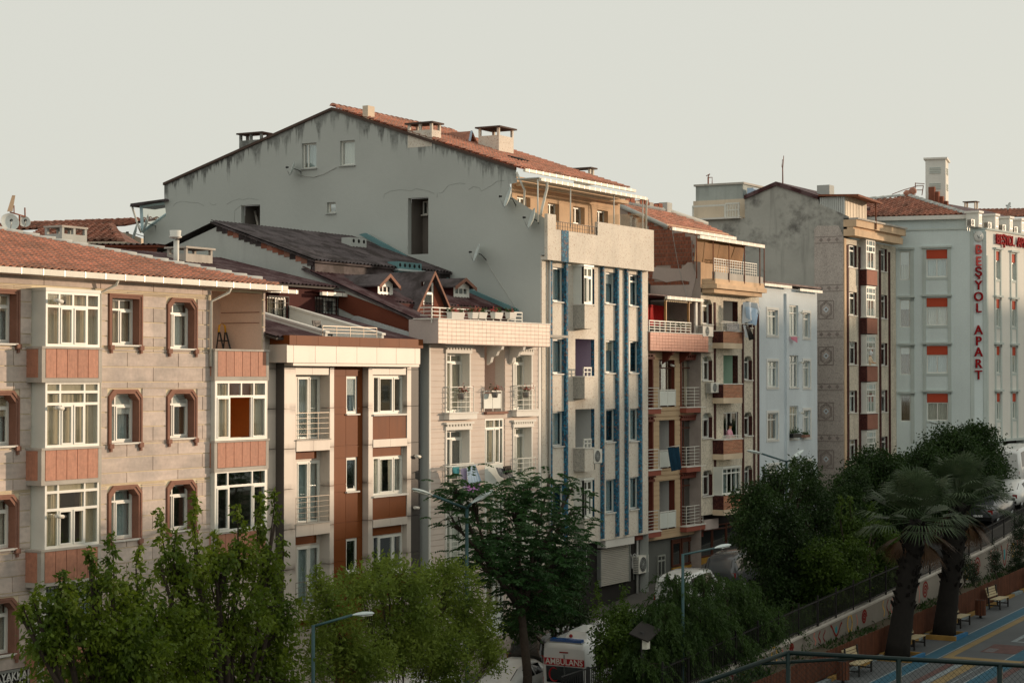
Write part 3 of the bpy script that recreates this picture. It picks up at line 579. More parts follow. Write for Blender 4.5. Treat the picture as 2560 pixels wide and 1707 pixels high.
for i, h in enumerate(ca+cc+ce):
    oc = not (h in (ca[0], cc[0])); surround(h, oc)
    window(B1, F1, h, .22, (.36 if h in ce or h in cc[1:] else .5,), (.24,), curt=['curtb', 'curtb', 'curtain', 'curtain', 'curtc', 'curtb', 'curtb', 'curtain', 'curtd', None][i % 10], sill=.1, sash=((1, 0),), cov=1 if i not in (8, 9) else .3, gm='glass')
# bays: box with glazing, wood-panelled parapet, ledge
def parapet(u0, u1, z0, z1, dd, n, side=True, nm='bay_parapet'):
    mb = MB().box(u0, u1, dd, -.0, z0-.12, z0).box(u0, u0+.14, dd, dd+.12, z0, z1).box(u1-.14, u1, dd, dd+.12, z0, z1).box(u0+.14, u1-.14, dd+.02, dd+.12, z0, z1).box(u0-.02, u1+.02, dd-.03, -.001, z1, z1+.06)
    mb.box(u0, u0+.1, dd+.12, -.001, z0, z1).box(u1-.1, u1, dd+.12, -.001, z0, z1)
    p = add(nm, mb, m['conc'], B1, F1.M); w = (u1-u0-.3)/n
    for k in range(n): bx('wood_panel', p, F1, u0+.15+k*w+.012, u0+.15+(k+1)*w-.012, dd-.005, dd+.03, z0+.01, z1-.01, m['woodpanel'])
    if side: bx('wood_panel', p, F1, u0-.006, u0+.01, dd+.14, -.02, z0+.02, z1-.02, m['woodpanel'])
pz = [F1.rect('A', 250, 884, 605, 1058, -.62), F1.rect('B', 262, 58, 655, 255, -.62), F1.rect('B', 258, 704, 650, 905, -.62)]
pu0, pu1 = F1.uz('A', 249, 970, -.62)[0], F1.uz('A', 606, 970, -.62)[0]
pz.append((0, 0, g1+.2, bay[3][2]-.1))
for k, q in enumerate(pz): parapet(pu0, pu1, q[2], q[3], -.62, 5)
spec = [((.25, .5, .76), (.27,), (.25, .5, .76)), ((.27, .72), (.16, .34), (.27, .5, .72)), ((.24, .73), (.17, .43), (.24, .5, .73)), ((.33, .66), (.3,), None)]
for k, (b, sp) in enumerate(zip(bay, spec)):
    u0, u1, z0, z1 = b; z0 = pz[k][3]+.06
    w = window(B1, F1, (u0, u1, z0, z1), 0, sp[0], sp[1], d0=BAYD, fw_=.075, curt=['curtc', 'curtc', 'curtc', 'curtb'][k], cov=[1, 1, .35, .3][k], lower=sp[2], sash=((1, 0), (2, 0)) if sp[2] else ())
    top = z1+.1 if k == 0 else pz[k-1][2]-.12
    mb = MB(); mb.box(u0, u0+.06, BAYD+.07, 0, z0, z1).box(u1-.06, u1, BAYD+.07, 0, z0, z1); mb.box(u0-.02, u1+.02, BAYD-.02, 0, z1+.001, top-.003); add('bay_frame', mb, m['pvcgrey'], w, F1.M)
    if k in (1, 2): bx('blind', w, F1, u0+.09, u1-.09, BAYD+.06, BAYD+.07, z1-(z1-z0)*.155, z1-.08, m['curtc'])
    if k == 3: railing(w, F1, u0-.02, u1+.02, BAYD-.1, z0-.1, z1, m['iron'], 3, 2, .025, vbars=16, name='window_bars')
# loggia stack at the right end
pl = [F1.rect('A', 1242, 898, 1582, 1050), F1.rect('B', 1350, 8, 1712, 172), F1.rect('B', 1342, 590, 1705, 765)]
for k, (q, b) in enumerate(zip(pl, log)):
    parapet(ul0-.08, ul1+.1, q[2], q[3], -.22, 6)
    if k == 0:
        box_room(B1, F1, (ul0, ul1, q[3], zt1-.02), 1.75, m['salmon'])
        d_ = window(B1, FX(ul0+.02), (-40.4, -39.6, q[3]-.2, q[3]+1.9), 0, (), (), fm='pvcgrey', curt=None, gm='glassd', name='balcony_door')
        for zz in (q[3]+.95, q[3]+1.3): bx('groove_board', B1, F1, ul1-.03, ul1-.005, .1, 1.7, zz, zz+.02, m['surround'])
    else:
        window(B1, F1, (ul0, ul1, q[3]+.06, b[3]), 0, [(.25, .5, .75), (.24, .72)][k-1], (.26,), d0=-.2, fw_=.07, curt=['curtc', None][k-1], cov=.3, lower=[(.27, .7), (.26, .72)][k-1], sash=((0, 0), (2, 0)), opened=((1, 0),) if k == 1 else None)
        mb = MB(); a, b2 = q[3]+.06, b[3]; mb.box(ul0-.04, ul0, -.2, 0, a, b2+.1).box(ul1, ul1+.04, -.2, 0, a, b2+.1).box(ul0, ul1, -.2, 0, b2, b2+.1); add('bay_frame', mb, m['pvcgrey'], B1, F1.M)
        box_room(B1, F1, (ul0, ul1, q[3]-.3, b[3]), 1.6, m['roomor'] if k == 1 else m['dark'], .1)
# eaves, roof, gutter, pipes
ov = -.42; zE = zg+.17
bx('soffit', B1, F1, uL, uR+.35, ov+.02, .0, zg+.02, zg+.1, m['salmon'])
gutter(B1, F1, uL, uR+.5, ov, zg+.03, m['gutter'], .17, .85)
bx('eave_board', B1, F1, uR, uR+.35, .0, 12, zg+.02, zg+.1, m['salmon'])
y0r = 39+ov; xr = uR+.45; hipd = 7.4; pit = 1.62/6.4
Mr = slope_frame((uL-6, y0r, zE), (xr, y0r, zE), (uL-6, y0r+1, zE+pit)); cs = math.hypot(1, pit)
R1 = tile_roof(B1, Mr, [(0, 0), (xr-uL+6, 0), (xr-uL+6-hipd, hipd*cs), (0, hipd*cs)], .27, .36, m['tile'], m['tile'])
mb = MB(); mb.poly([(xr, y0r, zE), (xr, y0r+2*hipd, zE), (xr-hipd, y0r+hipd, zE+hipd*pit)]); mb.poly([(xr, y0r+2*hipd, zE), (uL-6, y0r+2*hipd, zE), (uL-6, y0r+hipd, zE+hipd*pit), (xr-hipd, y0r+hipd, zE+hipd*pit)]); add('roof_slope', mb, m['tile'], B1)
hip0, hip1 = Vector((xr-.5, y0r+.5, zE+.5*pit+.05)), Vector((xr-hipd, y0r+hipd, zE+hipd*pit+.05))
add('hip_mortar', MB().tube([hip0, hip1], .12, 7), m['cement'], R1); ridge_tiles(R1, hip0+Vector((0,0,.03)), hip1+Vector((0,0,.03)), .13, m['cement'], .5)
ridge_tiles(R1, hip1+Vector((0,0,.05)), hip1+Vector((-12,0,.05)), .15, m['tile'], .45)
for (zx, zy0, zy1, zx2) in (('A', 560, 900, 600), ):
    pu = F1.uz('A', 592, 700, -.08)[0]; pipe(B1, [F1.P(F1.uz('A', 630, 505)[0], ov-.05, zg+.05), F1.P(F1.uz('A', 628, 515)[0], ov, zg-.1), F1.P(pu, -.1, zg-.35), F1.P(pu, -.1, g1)], .05, m['gutter'])
pu = F1.uz('A', 1246, 700, -.05)[0]; pipe(B1, [F1.P(pu+.55, ov-.05, zg+.05), F1.P(pu+.5, ov, zg-.12), F1.P(pu, -.1, zg-.42), F1.P(pu, -.1, pl[0][3]-.5)], .05, m['gutter'])
cctv(F1, bay[0][0]+.35, BAYD, bay[0][3]-.28, 'white security camera on the top bay of the stone-clad block'); cctv(F1, bay[1][0]+.4, BAYD, bay[1][3]-.75, 'white security camera on the middle bay of the stone-clad block'); cctv(F1, bay[2][0]+.42, BAYD, bay[2][3]-1.0, 'white security camera on the third bay down of the stone-clad block')
# things on it
t = thing('folding_ladder', 'small black folding ladder with yellow top on the top-floor balcony', 'ladder', F1.P(ul0+.9, 1.2, pl[0][3]-.9)); a = F1.uz('A', 1322, 830, 1.2)[0]; zb = pl[0][3]-.85
mb = MB()
for s in (0, .42): mb.bar((a+s, .9, zb), (a+s*.8+.04, 1.35, zb+1.5), .05).bar((a+s, 1.6, zb), (a+s*.8+.04, 1.4, zb+1.5), .04)
for k in range(4): mb.box(a, a+.42, .95+k*.1, 1.08+k*.1, zb+.3+k*.3, zb+.34+k*.3)
add('frame', mb, m['black'], t, F1.M); add('hand_loop', MB().tube([(a+.02, 1.38, zb+1.5), (a+.05, 1.38, zb+1.72), (a+.2, 1.38, zb+1.8), (a+.34, 1.38, zb+1.72), (a+.38, 1.38, zb+1.5)], .035, 6), m['yellow'], t, F1.M)
t = thing('shop_sign', 'black shop sign with white lettering on the stone-clad block, bottom left corner', 'sign', F1.P(F1.uz('B', 90, 1520)[0], -.15, F1.uz('B', 90, 1560)[1]))
r = F1.rect('B', -60, 1482, 188, 1640, -.15); bx('sign_board', t, F1, r[0], r[1], -.2, -.1, r[2], r[3], m['black']); mb = MB(); mb.box(r[0], r[1], -.23, -.2, r[3]-.06, r[3]).box(r[0], r[1], -.23, -.2, r[2], r[2]+.06).box(r[1]-.06, r[1], -.23, -.2, r[2]+.06, r[3]-.06).box(r[0], r[0]+.06, -.23, -.2, r[2]+.06, r[3]-.06); add('sign_frame', mb, m['grmetal'], t, F1.M)
uu, zz = F1.uz('B', 98, 1525, -.22); letters(t, F1, 'AYAKKABI', uu, -.21, zz, .34, .006, m['letterw'], .9, 'lettering'); uu, zz = F1.uz('B', 98, 1556, -.22); letters(t, F1, 'ÇANTA - GİYİM', uu, -.21, zz-.05, .3, .006, m['letterw'], .8, 'lettering')
# antenna mast with dish and grille on that roof
def roofz(x, y): return zE+(y-y0r)*pit
p = onY('R', 272, 480, 46.3); t = thing('antenna_mast', 'rusty antenna mast with tilted panel on the left tiled roof', 'antenna', (p.x, p.y, roofz(p.x, 46)))
q = lambda x, y: onY('R', x, y, 46.3)
add('mast', MB().tube([(p.x, p.y, roofz(p.x, 46)-.3), q(272, 330)], .03, 6).tube([q(140, 285), q(350, 345)], .025, 5).tube([q(350, 345), q(347, 220)], .025, 5).tube([q(197, 300), q(195, 190)], .02, 5), m['rustm'], t)
mb = MB(); c = q(165, 160); d = (q(200, 45)-q(130, 270))/2; s = Vector((.25, -.25, 0)); mb.hexa([c-d-s*.2, c-d+s*.3, c-d+s*.3+Vector((.04,.04,0)), c-d-s*.2+Vector((.04,.04,0)), c+d-s*.2, c+d+s*.1, c+d+s*.1+Vector((.04,.04,0)), c+d-s*.2+Vector((.04,.04,0))]); add('panel', mb, m['gold7'], t)
for (x, y, r, lb) in ((132, 430, .3, 'round pale satellite dish behind the left tiled roof ridge'), (338, 420, .2, 'small pale satellite dish beside the rusty antenna mast')):
    c = q(x, y); dish(c, (-.5, -.8, .35), r, lb, (c.x+.1, c.y+.25, c.z-.5))
m_ = None
# ---------------------------------------------------------------- B2: cream and copper-brown panel building
F2 = FY(38.7); g2 = zs(55)-.5
B2 = thing('apartment_building', 'narrow apartment building clad in cream and copper-brown panels with charcoal edges', 'building', (55.5, 38.7, g2))
U2 = lambda x, d=0: F2.uz('F', x, 700, d)[0]
Z2 = lambda y, x=600, d=0: F2.uz('F', x, y, d)[1]
x20 = uR+.02; a0, a1, b1, c0, c1, e0, e1, e2 = U2(200), U2(284), U2(525), U2(557), U2(800), U2(832), U2(1075), U2(1106)
x3 = F2.uz('E', 1391, 1100, .1)[0]                          # where the next building's side wall starts
ztop = F2.uz('E', 830, 918, 0)[1]
def dirtjoint(name, c, z0, h):                              # dirt that has gathered along the panel joints
    k = mat(name, c, .4, .06, .8, 0, streak=.2, streakc='6a5546', spec=.4); q = N.__new__(N); q.m = k; q.t = k.node_tree; q.b = q.t.nodes['Principled BSDF']; q.pos = q.t.nodes.new('ShaderNodeNewGeometry').outputs['Position']
    sp = q.n('ShaderNodeSeparateXYZ'); q.l(q.pos, sp.inputs[0]); f = q.math('FRACT', q.math('DIVIDE', q.math('SUBTRACT', sp.outputs[2], z0-40*h), h)); a = q.math('MAXIMUM', q.rng(f, .0, .16, 1, 0), q.rng(f, .84, 1, 0, 1)); a = q.math('MULTIPLY', a, q.rng(q.noise(1.4, 4, q.map((1.5, 1.5, .4))), .35, .65, .1, .75))
    src = q.b.inputs['Base Color'].links[0].from_socket; q.l(q.mix(a, src, (.12, .085, .065, 1)), q.b.inputs['Base Color']); return k
m['panelcj'] = dirtjoint('joint_soiled_cream_panel', 'aba298', g2-.35, 1.345)
# back walls of the recessed strips with their openings
d1, d2, d3 = .4, .27, .18
door = norm([F2.rect('F', 290, 112, 460, 572, d1), F2.rect('F', 290, 715, 460, 1165, d1), F2.rect('F', 290, 1318, 455, 1760, d1)])
nar = norm([F2.rect('F', 640, 115, 722, 382, d2), F2.rect('F', 640, 692, 722, 932, d2), F2.rect('F', 638, 1268, 718, 1510, d2)])
wid = norm([F2.rect('F', 838, 112, 1052, 382, d3), F2.rect('F', 836, 684, 1045, 955, d3), F2.rect('F', 832, 1240, 1040, 1515, d3)])
wall(B2, F2, (a1-.1, b1+.05, g2, ztop), door, m['panelc'], .15, d1); wall(B2, F2, (c0-.05, c1+.05, g2, ztop), nar, m['panelb'], .15, d2, rmt=m['panelb']); wall(B2, F2, (e0-.05, e1+.05, g2, ztop), wid, m['panelc'], .15, d3)
bx('core', B2, F2, x20, x3-.02, 1.3, 9.5, g2, ztop-.3, m['dark'])
# cladding panels: pilasters, brown strip, spandrels
for p, q, dd in ((a0, a1, 0), (b1, c0, 0), (c1, e0, 0), (e1, e2, 0)): courses(B2, F2, 'cladding_panel', p, q, g2, ztop, 1.345, [], m['panelcj'], dd, .45, .02, off=.35)
courses(B2, F2, 'cladding_panel', x20, a0-.004, g2, F2.uz('E', 120, 672, .34)[1], 1.345, [], m['panelcj'], .34, .6, .02, off=.35)
bx('edge_panel', B2, F2, a0-.012, a0-.002, .0, .34, g2, ztop, m['panelk'])
courses(B2, F2, 'edge_panel', e2, x3, g2, ztop, 1.345, [], m['panelk'], .06, .45, .015, off=.35)
courses(B2, F2, 'brown_panel', c0, c1, g2, ztop, 1.345, nar, m['panelb'], d2-.025, d2-.002, .014, seg=(c1-c0)/2+.001, off=.35, stag=False)
for k, r in enumerate(door):
    window(B2, F2, r, .03, (.52,), (), d0=d1, fw_=.07, curt=['curtain', 'curtb', 'curtb'][k], sash=((0, 0), (1, 0)), cov=1, name='french_window')
    zt = Z2([570, 1165, 1760][k], 400); zb = Z2([645, 1245, 1840][k], 400); w = (b1-a1)/2
    for j in (0, 1): bx('slab_panel', B2, F2, a1+.005+j*w, a1+(j+1)*w-.005, -.02, d1-.01, zb, zt, m['panelc'])
    bx('slab_cap', B2, F2, a1-.03, b1+.02, -.06, d1-.02, zt, zt+.035, m['conc'])
    bx('lintel_panel', B2, F2, a1+.01, b1-.3, d1-.06, d1-.01, Z2([705, 1312, 1900][k], 400), zb-.004, m['panelb'])
    railing(B2, F2, a1+.01, b1-.01, .02, zt+.04, Z2([375, 970, 1570][k], 400), m['steel'], 5, 4, .018)
hz = Z2(104, 400); w = (b1-a1)/2
for j in (0, 1): bx('lintel_panel', B2, F2, a1+j*w+.005, a1+(j+1)*w-.005, .03, d1-.01, hz, ztop-.01, m['panelc'])
for k, r in enumerate(nar):
    window(B2, F2, r, .02, (), (), d0=d2, fw_=.09, curt=None if k else 'curtb', gm='glassd' if k else 'glass', sill=.1)
    u0, u1, z0, z1 = r; mb = MB(); s = .05                  # the leaf tilted inwards
    mb.hexa([(u0+.1,d2+.04,z0+.1),(u0+.15,d2+.04,z0+.1),(u0+.15,d2+.08,z0+.1),(u0+.1,d2+.08,z0+.1),(u0+.1,d2+.2,z1-.1),(u0+.15,d2+.2,z1-.1),(u0+.15,d2+.24,z1-.1),(u0+.1,d2+.24,z1-.1)])
    mb.hexa([(u1-.15,d2+.04,z0+.1),(u1-.1,d2+.04,z0+.1),(u1-.1,d2+.08,z0+.1),(u1-.15,d2+.08,z0+.1),(u1-.15,d2+.2,z1-.1),(u1-.1,d2+.2,z1-.1),(u1-.1,d2+.24,z1-.1),(u1-.15,d2+.24,z1-.1)])
    add('tilted_leaf', mb, m['pvc'], B2, F2.M)
for k, r in enumerate(wid):
    window(B2, F2, r, .03, (.2, .68), (), d0=d3, fw_=.07, curt=[None, 'curtain', None][k], cov=.45, sash=((1, 0), (2, 0)), gm='glass' if k == 1 else 'glassd')
    zb = r[2]; bx('sill', B2, F2, e0-.02, e1+.02, -.07, d3+.03, zb-.06, zb, m['trim']); za = Z2([560, 1125, 1690][k], 950); zc = Z2([616, 1180, 1745][k], 950); w = (e1-e0)/2
    for j in (0, 1):
        bx('brown_panel', B2, F2, e0+j*w+.006, e0+(j+1)*w-.006, .03, d3-.004, za, zb-.065, m['panelb']); bx('slab_panel', B2, F2, e0+j*w+.005, e0+(j+1)*w-.005, -.02, d3-.004, zc, za-.004, m['panelc'])
    bx('lintel_panel', B2, F2, e0+.01, e1-.15, d3-.03, d3-.004, wid[k+1][3]+.02 if k < 2 else zc-.5, zc-.004, m['panelb'])
w = (e1-e0)/2
for j in (0, 1): bx('lintel_panel', B2, F2, e0+j*w+.005, e0+(j+1)*w-.005, .03, d3-.004, Z2(104, 950), ztop-.01, m['panelc'])
# cornice: cream panels then a brown metal band
pd = -.42; q = F2.rect('E', 262, 766, 1400, 914, pd); js = [262, 320, 505, 685, 860, 1030, 1195, 1355, 1400]
bx('cornice_core', B2, F2, q[0]+.03, q[1]-.03, pd+.03, .6, q[2]+.02, q[3], m['panelk'])
for s, e in zip(js, js[1:]): bx('cornice_panel', B2, F2, F2.uz('E', s, 840, pd)[0]+.008, F2.uz('E', e, 840, pd)[0]-.008, pd, pd+.03, q[2], q[3]-.005, m['panelc'])
bx('cornice_panel', B2, F2, q[0], q[0]+.03, pd+.035, .33, q[2], q[3]-.005, m['panelc']); bx('soffit_panel', B2, F2, a0, q[1], pd+.05, -.005, ztop-.09, ztop+.0, m['panelc'])
qb = F2.rect('E', 285, 692, 1425, 768, pd-.06); jb = [285, 345, 530, 708, 885, 1055, 1220, 1425]
bx('brown_band_core', B2, F2, qb[0]+.02, qb[1]-.02, pd-.02, .5, q[3]-.01, qb[3]-.02, m['panelk'])
for s, e in zip(jb, jb[1:]): bx('brown_band', B2, F2, F2.uz('E', s, 730, pd-.06)[0]+.006, F2.uz('E', e, 730, pd-.06)[0]-.006, pd-.06, pd-.02, q[3]-.02, qb[3], m['panelb'])
bx('brown_band', B2, F2, qb[0], qb[0]+.02, pd-.015, .5, q[3]-.02, qb[3], m['panelb'])
# roof: two sheet slopes either side of a cut-in terrace, set-back attic behind
yE, zE2 = 38.45, qb[3]-.08; sl2 = .25; xc1 = F2.uz('E', 590, 680, -.1)[0]; xc2 = F2.uz('E', 1070, 690, -.1)[0]; yA = 42.7; zA = zE2+sl2*(yA-yE)
for p, q2 in ((x20-.1, xc1), (xc2, x3)): sheet_roof(B2, slope_frame((p, yE, zE2), (q2, yE, zE2), (p, yE+1, zE2+sl2)), 0, q2-p, 0, (yA-yE)*math.hypot(1, sl2), m['maroon'], m['panelk'])
bx('terrace_floor', B2, IDF, xc1, xc2, yE+.1, yA, zE2-.35, zE2-.25, m['conc'])
for x, w in ((xc1, .14), (xc2, .14)):
    c = add('terrace_cheek', MB().prism([(yE+.1, zE2-.25), (yA, zE2-.25), (yA, zA+.22), (yE+.1, zE2+.2)], x-w/2, x+w/2, 0), m['offw'], B2); s = [(yE+.05, zE2+.2), (yA+.05, zA+.22), (yA+.05, zA+.29), (yE+.05, zE2+.27)]; add('coping', MB().prism(s, x-w/2-.05, x+w/2+.05, 0), m['trim'], c)
FA = FY(yA); zAt = FA.uz('E', 500, 268)[1]; w1 = FA.rect('E', 95, 345, 268, 560); w2 = FA.rect('E', 502, 352, 690, 510)
wall(B2, FA, (x20-.3, x3, zE2-.3, zAt), [w1, w2], m['maroonpl'], .15); bx('attic_core', B2, FA, x20, x3-.05, .9, 5, zE2, zAt-.1, m['dark'])
for k, r in enumerate((w1, w2)):
    wn = window(B2, FA, r, .06, (.5,), (), fw_=.07, curt='curtc' if k == 0 else None, cov=.5, sill=.08, sash=((1, 0),)); railing(wn, FA, r[0], r[1], -.06, r[2]+.02, r[3], m['iron'], 4, 2, .025, vbars=8, name='window_bars')
    gu = FA.rect('E', (-10, 540)[k], (278, 308)[k], (335, 780)[k], (312, 342)[k], -.35); bx('window_canopy', B2, FA, gu[0], gu[1], -.36, -.0, gu[3]-.03, gu[3]+.04, m['maroonpl']); gutter(B2, FA, gu[0], gu[1], -.36, gu[2], m['gutter'], .13, .5)
bx('terrace_back_wall', B2, FA, xc1-.9, xc1+.75, -.35, -.02, zE2-.2, FA.uz('E', 370, 500, -.35)[1], m['offw']); bx('coping', B2, FA, xc1-.95, xc1+.8, -.4, -.005, FA.uz('E', 370, 500, -.35)[1], FA.uz('E', 370, 500, -.35)[1]+.07, m['silver'])
sheet_roof(B2, slope_frame((x20-2.5, yA-.25, zAt+.03), (x3, yA-.25, zAt+.03), (x20-2.5, yA+.75, zAt+.03+.225)), 0, x3-x20+2.5, 0, 5.8, m['maroon'], m['panelk'])
bx('back_slope_wall', B2, IDF, x20-2.5, x3, 48.1, 48.3, g2, zAt+1.2, m['gable3'])
railing(B2, F2, F2.uz('E', 562, 640, -.1)[0], F2.uz('E', 1025, 640, -.1)[0], -.12, qb[3]+.03, F2.uz('E', 800, 604, -.1)[1], m['steel'], 3, 5, .018)
cctv(F2, e1+.5, .06, Z2(1050, 1130), 'security camera at mid height between the panel building and the beige siding building'); cctv(F2, e2+.3, .06, Z2(685, 1140), 'upper security camera between the panel building and the beige siding building')
# silver flashing along the neighbour's wall
FS = FX(x3-.05); mbs = [FS.uz('E', *p) for p in ((835, 545), (870, 512), (1395, 675), (1380, 712))]; add('flashing', MB().prism([(u, z) for u, z in mbs], -.25, .03, 1), m['silver'], B2, FS.M)
# chair on terrace
t = thing('garden_chair', 'dark garden chair on the roof terrace with the steel railing', 'chair', (xc1+2.2, 40.2, zE2-.25)); cx, cy, cz = xc1+2.2, 40.2, zE2-.25
for i in (0, .42):
    for j in (0, .42): add('leg', MB().bar((cx+i, cy+j, cz), (cx+i, cy+j, cz+.44), .035), m['black'], t)
add('seat', MB().box(cx-.03, cx+.45, cy-.03, cy+.45, cz+.44, cz+.49), m['black'], t); add('backrest', MB().hexa([(cx-.03,cy+.42,cz+.5),(cx+.45,cy+.42,cz+.5),(cx+.45,cy+.46,cz+.5),(cx-.03,cy+.46,cz+.5),(cx-.03,cy+.52,cz+.98),(cx+.45,cy+.52,cz+.98),(cx+.45,cy+.56,cz+.98),(cx-.03,cy+.56,cz+.98)]), m['black'], t)
# ---------------------------------------------------------------- B3: beige siding building with flower terrace
F3 = FY(38.55); g3 = zs(65)-.4
B3 = thing('apartment_building', 'beige siding-clad building with white window cornices, tiled parapet and dark sheet roof', 'building', (65, 38.6, g3))
xl = F3.uz('G', 80, 900)[0]; xr3 = F3.uz('G', 812, 900)[0]; pd = -.8
pq = F3.rect('G', 146, 273, 875, 424, pd); zs3 = pq[2]
ST = F3.uz('G', 300, 445)[1]-F3.uz('G', 300, 942)[1]        # storey height
o1 = F3.rect('G', 195, 482, 342, 866); o3 = F3.rect('G', 635, 492, 747, 848); lg = F3.rect('G', 445, 425, 577, 858); w2r = F3.rect('G', 447, 905, 567, 1205)
rows = range(4); A_ = [(o1[0], o1[1], o1[2]-k*ST, o1[3]-k*ST) for k in rows]; C_ = [(o3[0], o3[1], o3[2]-k*ST, o3[3]-k*ST) for k in rows]
L_ = [(lg[0], lg[1], lg[2], zs3-.02)]+[(w2r[0]-.02, w2r[1]+.12, w2r[2]-k*ST-.9, w2r[3]-k*ST) for k in range(3)]
holes = A_+C_+L_; wall(B3, F3, (xl, xr3, g3, zs3+.3), holes, m['siding'], .42, rmt=m['trim'])
courses(B3, F3, 'siding_board', xl+.1, xr3-.2, g3, zs3, .212, [(h[0]-.1, h[1]+.1, h[2]-.02, h[3]+.08) for h in A_+C_]+[(h[0], h[1], h[2], h[3]+.01) for h in L_], m['siding'], -.03, -.0, .022)
bx('core', B3, F3, xl+.1, xr3, 1.7, 9, g3, zs3, m['dark'])
for u0, u1 in ((xl, xl+.1), (xr3-.22, xr3)): bx('corner_trim', B3, F3, u0, u1, -.05, .01, g3, zs3-.01, m['trim'])
def casing(r, full=True):
    u0, u1, z0, z1 = r; mb = MB(); mb.box(u0-.1, u0, -.06, .0, z0, z1+.02).box(u1, u1+.1, -.06, .0, z0, z1+.02).box(u0-.14, u1+.14, -.1, 0, z1+.02, z1+.16).box(u0-.2, u1+.2, -.16, 0, z1+.24, z1+.32)
    n = 9
    for k in range(n): u = u0-.14+(u1-u0+.28)*(k+.5)/n; mb.box(u-.05, u+.05, -.13, 0, z1+.16, z1+.24)
    add('window_casing', mb, m['trim'], B3, F3.M)
    s = add('balcony_slab', MB().box(u0-.2, u1+.2, -.28, 0, z0-.25, z0-.03).box(u0-.24, u1+.24, -.32, 0, z0-.03, z0+.02), m['trim'], B3, F3.M)
    railing(B3, F3, u0-.05, u1+.08, -.2, z0+.03, z0+.98, m['wmetal'], 5, 4, .022, ret=.2)
for i, r in enumerate(A_+C_):
    casing(r); window(B3, F3, r, .3, (.5,), (.14,), curt=['curtc', None, 'curtain', 'curtb', 'curtc', 'curtc', 'curtain', 'curtb'][i], cov=1 if i not in (1, 4) else .5, fw_=.07, sash=((1, 0),), name='french_window')
# top loggia with brackets and milky glass balustrade
box_room(B3, F3, L_[0], 1.5, m['lavender'], .42)
bx('balcony_edge', B3, F3, lg[0]-.05, lg[1]+.05, -.16, .4, lg[2]-.1, lg[2], m['surround'])
for u, w in ((F3.uz('G', 470, 450)[0], 0), (F3.uz('G', 612, 450)[0], 0)):
    mb = MB().prism([(0, 0), (0, .75), (-.7, .75), (-.66, .6), (-.5, .52), (-.42, .36), (-.22, .3), (-.16, .1)], u-.09, u+.09, 0); add('scroll_bracket', mb, m['trim'], B3, F3.M @ Matrix.Translation((0, 0, zs3-.76)))
gq = F3.rect('G', 446, 742, 556, 838, -.1); w = (gq[1]-gq[0])/2
for k in (0, 1): bx('glass_panel', B3, F3, gq[0]+k*w+.02, gq[0]+(k+1)*w-.02, -.1, -.085, gq[2], gq[3], m['frost'])
railing(B3, F3, gq[0]-.03, gq[1]+.05, -.09, lg[2]+.02, gq[3]+.1, m['wmetal'], 1, 3, .035)
for k in range(3):
    q = L_[k+1]; wq = (w2r[0], w2r[1], w2r[2]-k*ST, w2r[3]-k*ST)
    window(B3, F3, wq, 0, (.5, .8), (.2,), d0=-.02, fw_=.06, curt='curtc', cov=1, sash=((0, 0), (1, 0))); bx('panel_below', B3, F3, wq[0], wq[1], -.02, .05, q[2], wq[2]-.002, m['frost'])
    bx('panel_beside', B3, F3, wq[1]+.002, q[1], -.0, .05, q[2], q[3], m['siding'])
def wallart(u, z, s):
    mb = MB(); d = 1.5+.42-.02
    mb.tube([(u-.16*s, d, z), (u-.19*s, d, z+.32*s), (u+.19*s, d, z+.32*s), (u+.16*s, d, z), (u-.16*s, d, z)], .014, 4).tube([(u-.15*s, d, z+.34*s)]+[(u+.2*s*math.sin(a)*.9, d, z+.62*s-.28*s*math.cos(a)) for a in [k*.5-2.6 for k in range(11)]]+[(u+.15*s, d, z+.34*s)], .014, 4)
    for k in range(5): mb.tube([(u-.1*s+.05*k*s, d, z+.45*s), (u-.08*s+.05*k*s, d, z+.8*s)], .008, 4)
    for a in (-.6, 0, .6): mb.tube([(u, d, z+.88*s), (u+.14*s*math.sin(a), d, z+1.03*s)], .012, 4)
    return mb
u, z = F3.uz('G', 512, 640, 1.9); solo('wall_ornament', wallart(u, z, 1.3), m['iron'], 'black wire cactus ornament on the loggia wall of the beige siding building', 'wall ornament', None, F3.M)
# tiled parapet band
bx('parapet_core', B3, F3, pq[0]+.03, pq[1]-.03, pd+.03, .25, pq[2]+.01, pq[3]-.0, m['grout']); courses(B3, F3, 'parapet_tile', pq[0], pq[1], pq[2], pq[3], (pq[3]-pq[2])/6, [], m['ptile'], pd, pd+.03, .014, seg=(pq[1]-pq[0])/27, stag=False)
bx('parapet_side', B3, F3, pq[0]-.0, pq[0]+.029, pd+.032, .5, pq[2], pq[3], m['mauve']); bx('parapet_cap', B3, F3, pq[0]-.03, pq[1]+.03, pd-.03, .3, pq[3]+.002, pq[3]+.04, m['trim']); bx('parapet_soffit', B3, F3, xl, pq[1]-.03, pd+.04, -.03, pq[2]-.02, pq[2]+.005, m['mauve'])
# side wall, gable
FG = FX(xl); yr = 48.7; gp = [FG.uz('S', *p) for p in ((1080, 815), (776, 676), (776, 645), (549, 560))]
zr = gp[3][1]; poly = [(-60, g3), (-38.55, g3), (-38.55, gp[0][1]-.1), (gp[0][0], gp[0][1]-.06), (gp[1][0], gp[1][1]-.06), (gp[2][0]+.05, gp[2][1]-.06), (gp[3][0], gp[3][1]-.06), (-58, zr-3.2), (-60, zr-4)]
wall(B3, FG, poly, [], m['gable3'], name='gable_wall')
rp = [FG.uz('E', *p) for p in ((715, 300), (960, 392), (1240, 505), (1385, 590), (1365, 640), (1380, 690), (1180, 640), (860, 520), (700, 440))]
me = MB(); me.prism(rp, -.02, -.006, 1); add('rust_plaster', me, m['rust'], B3, FG.M)
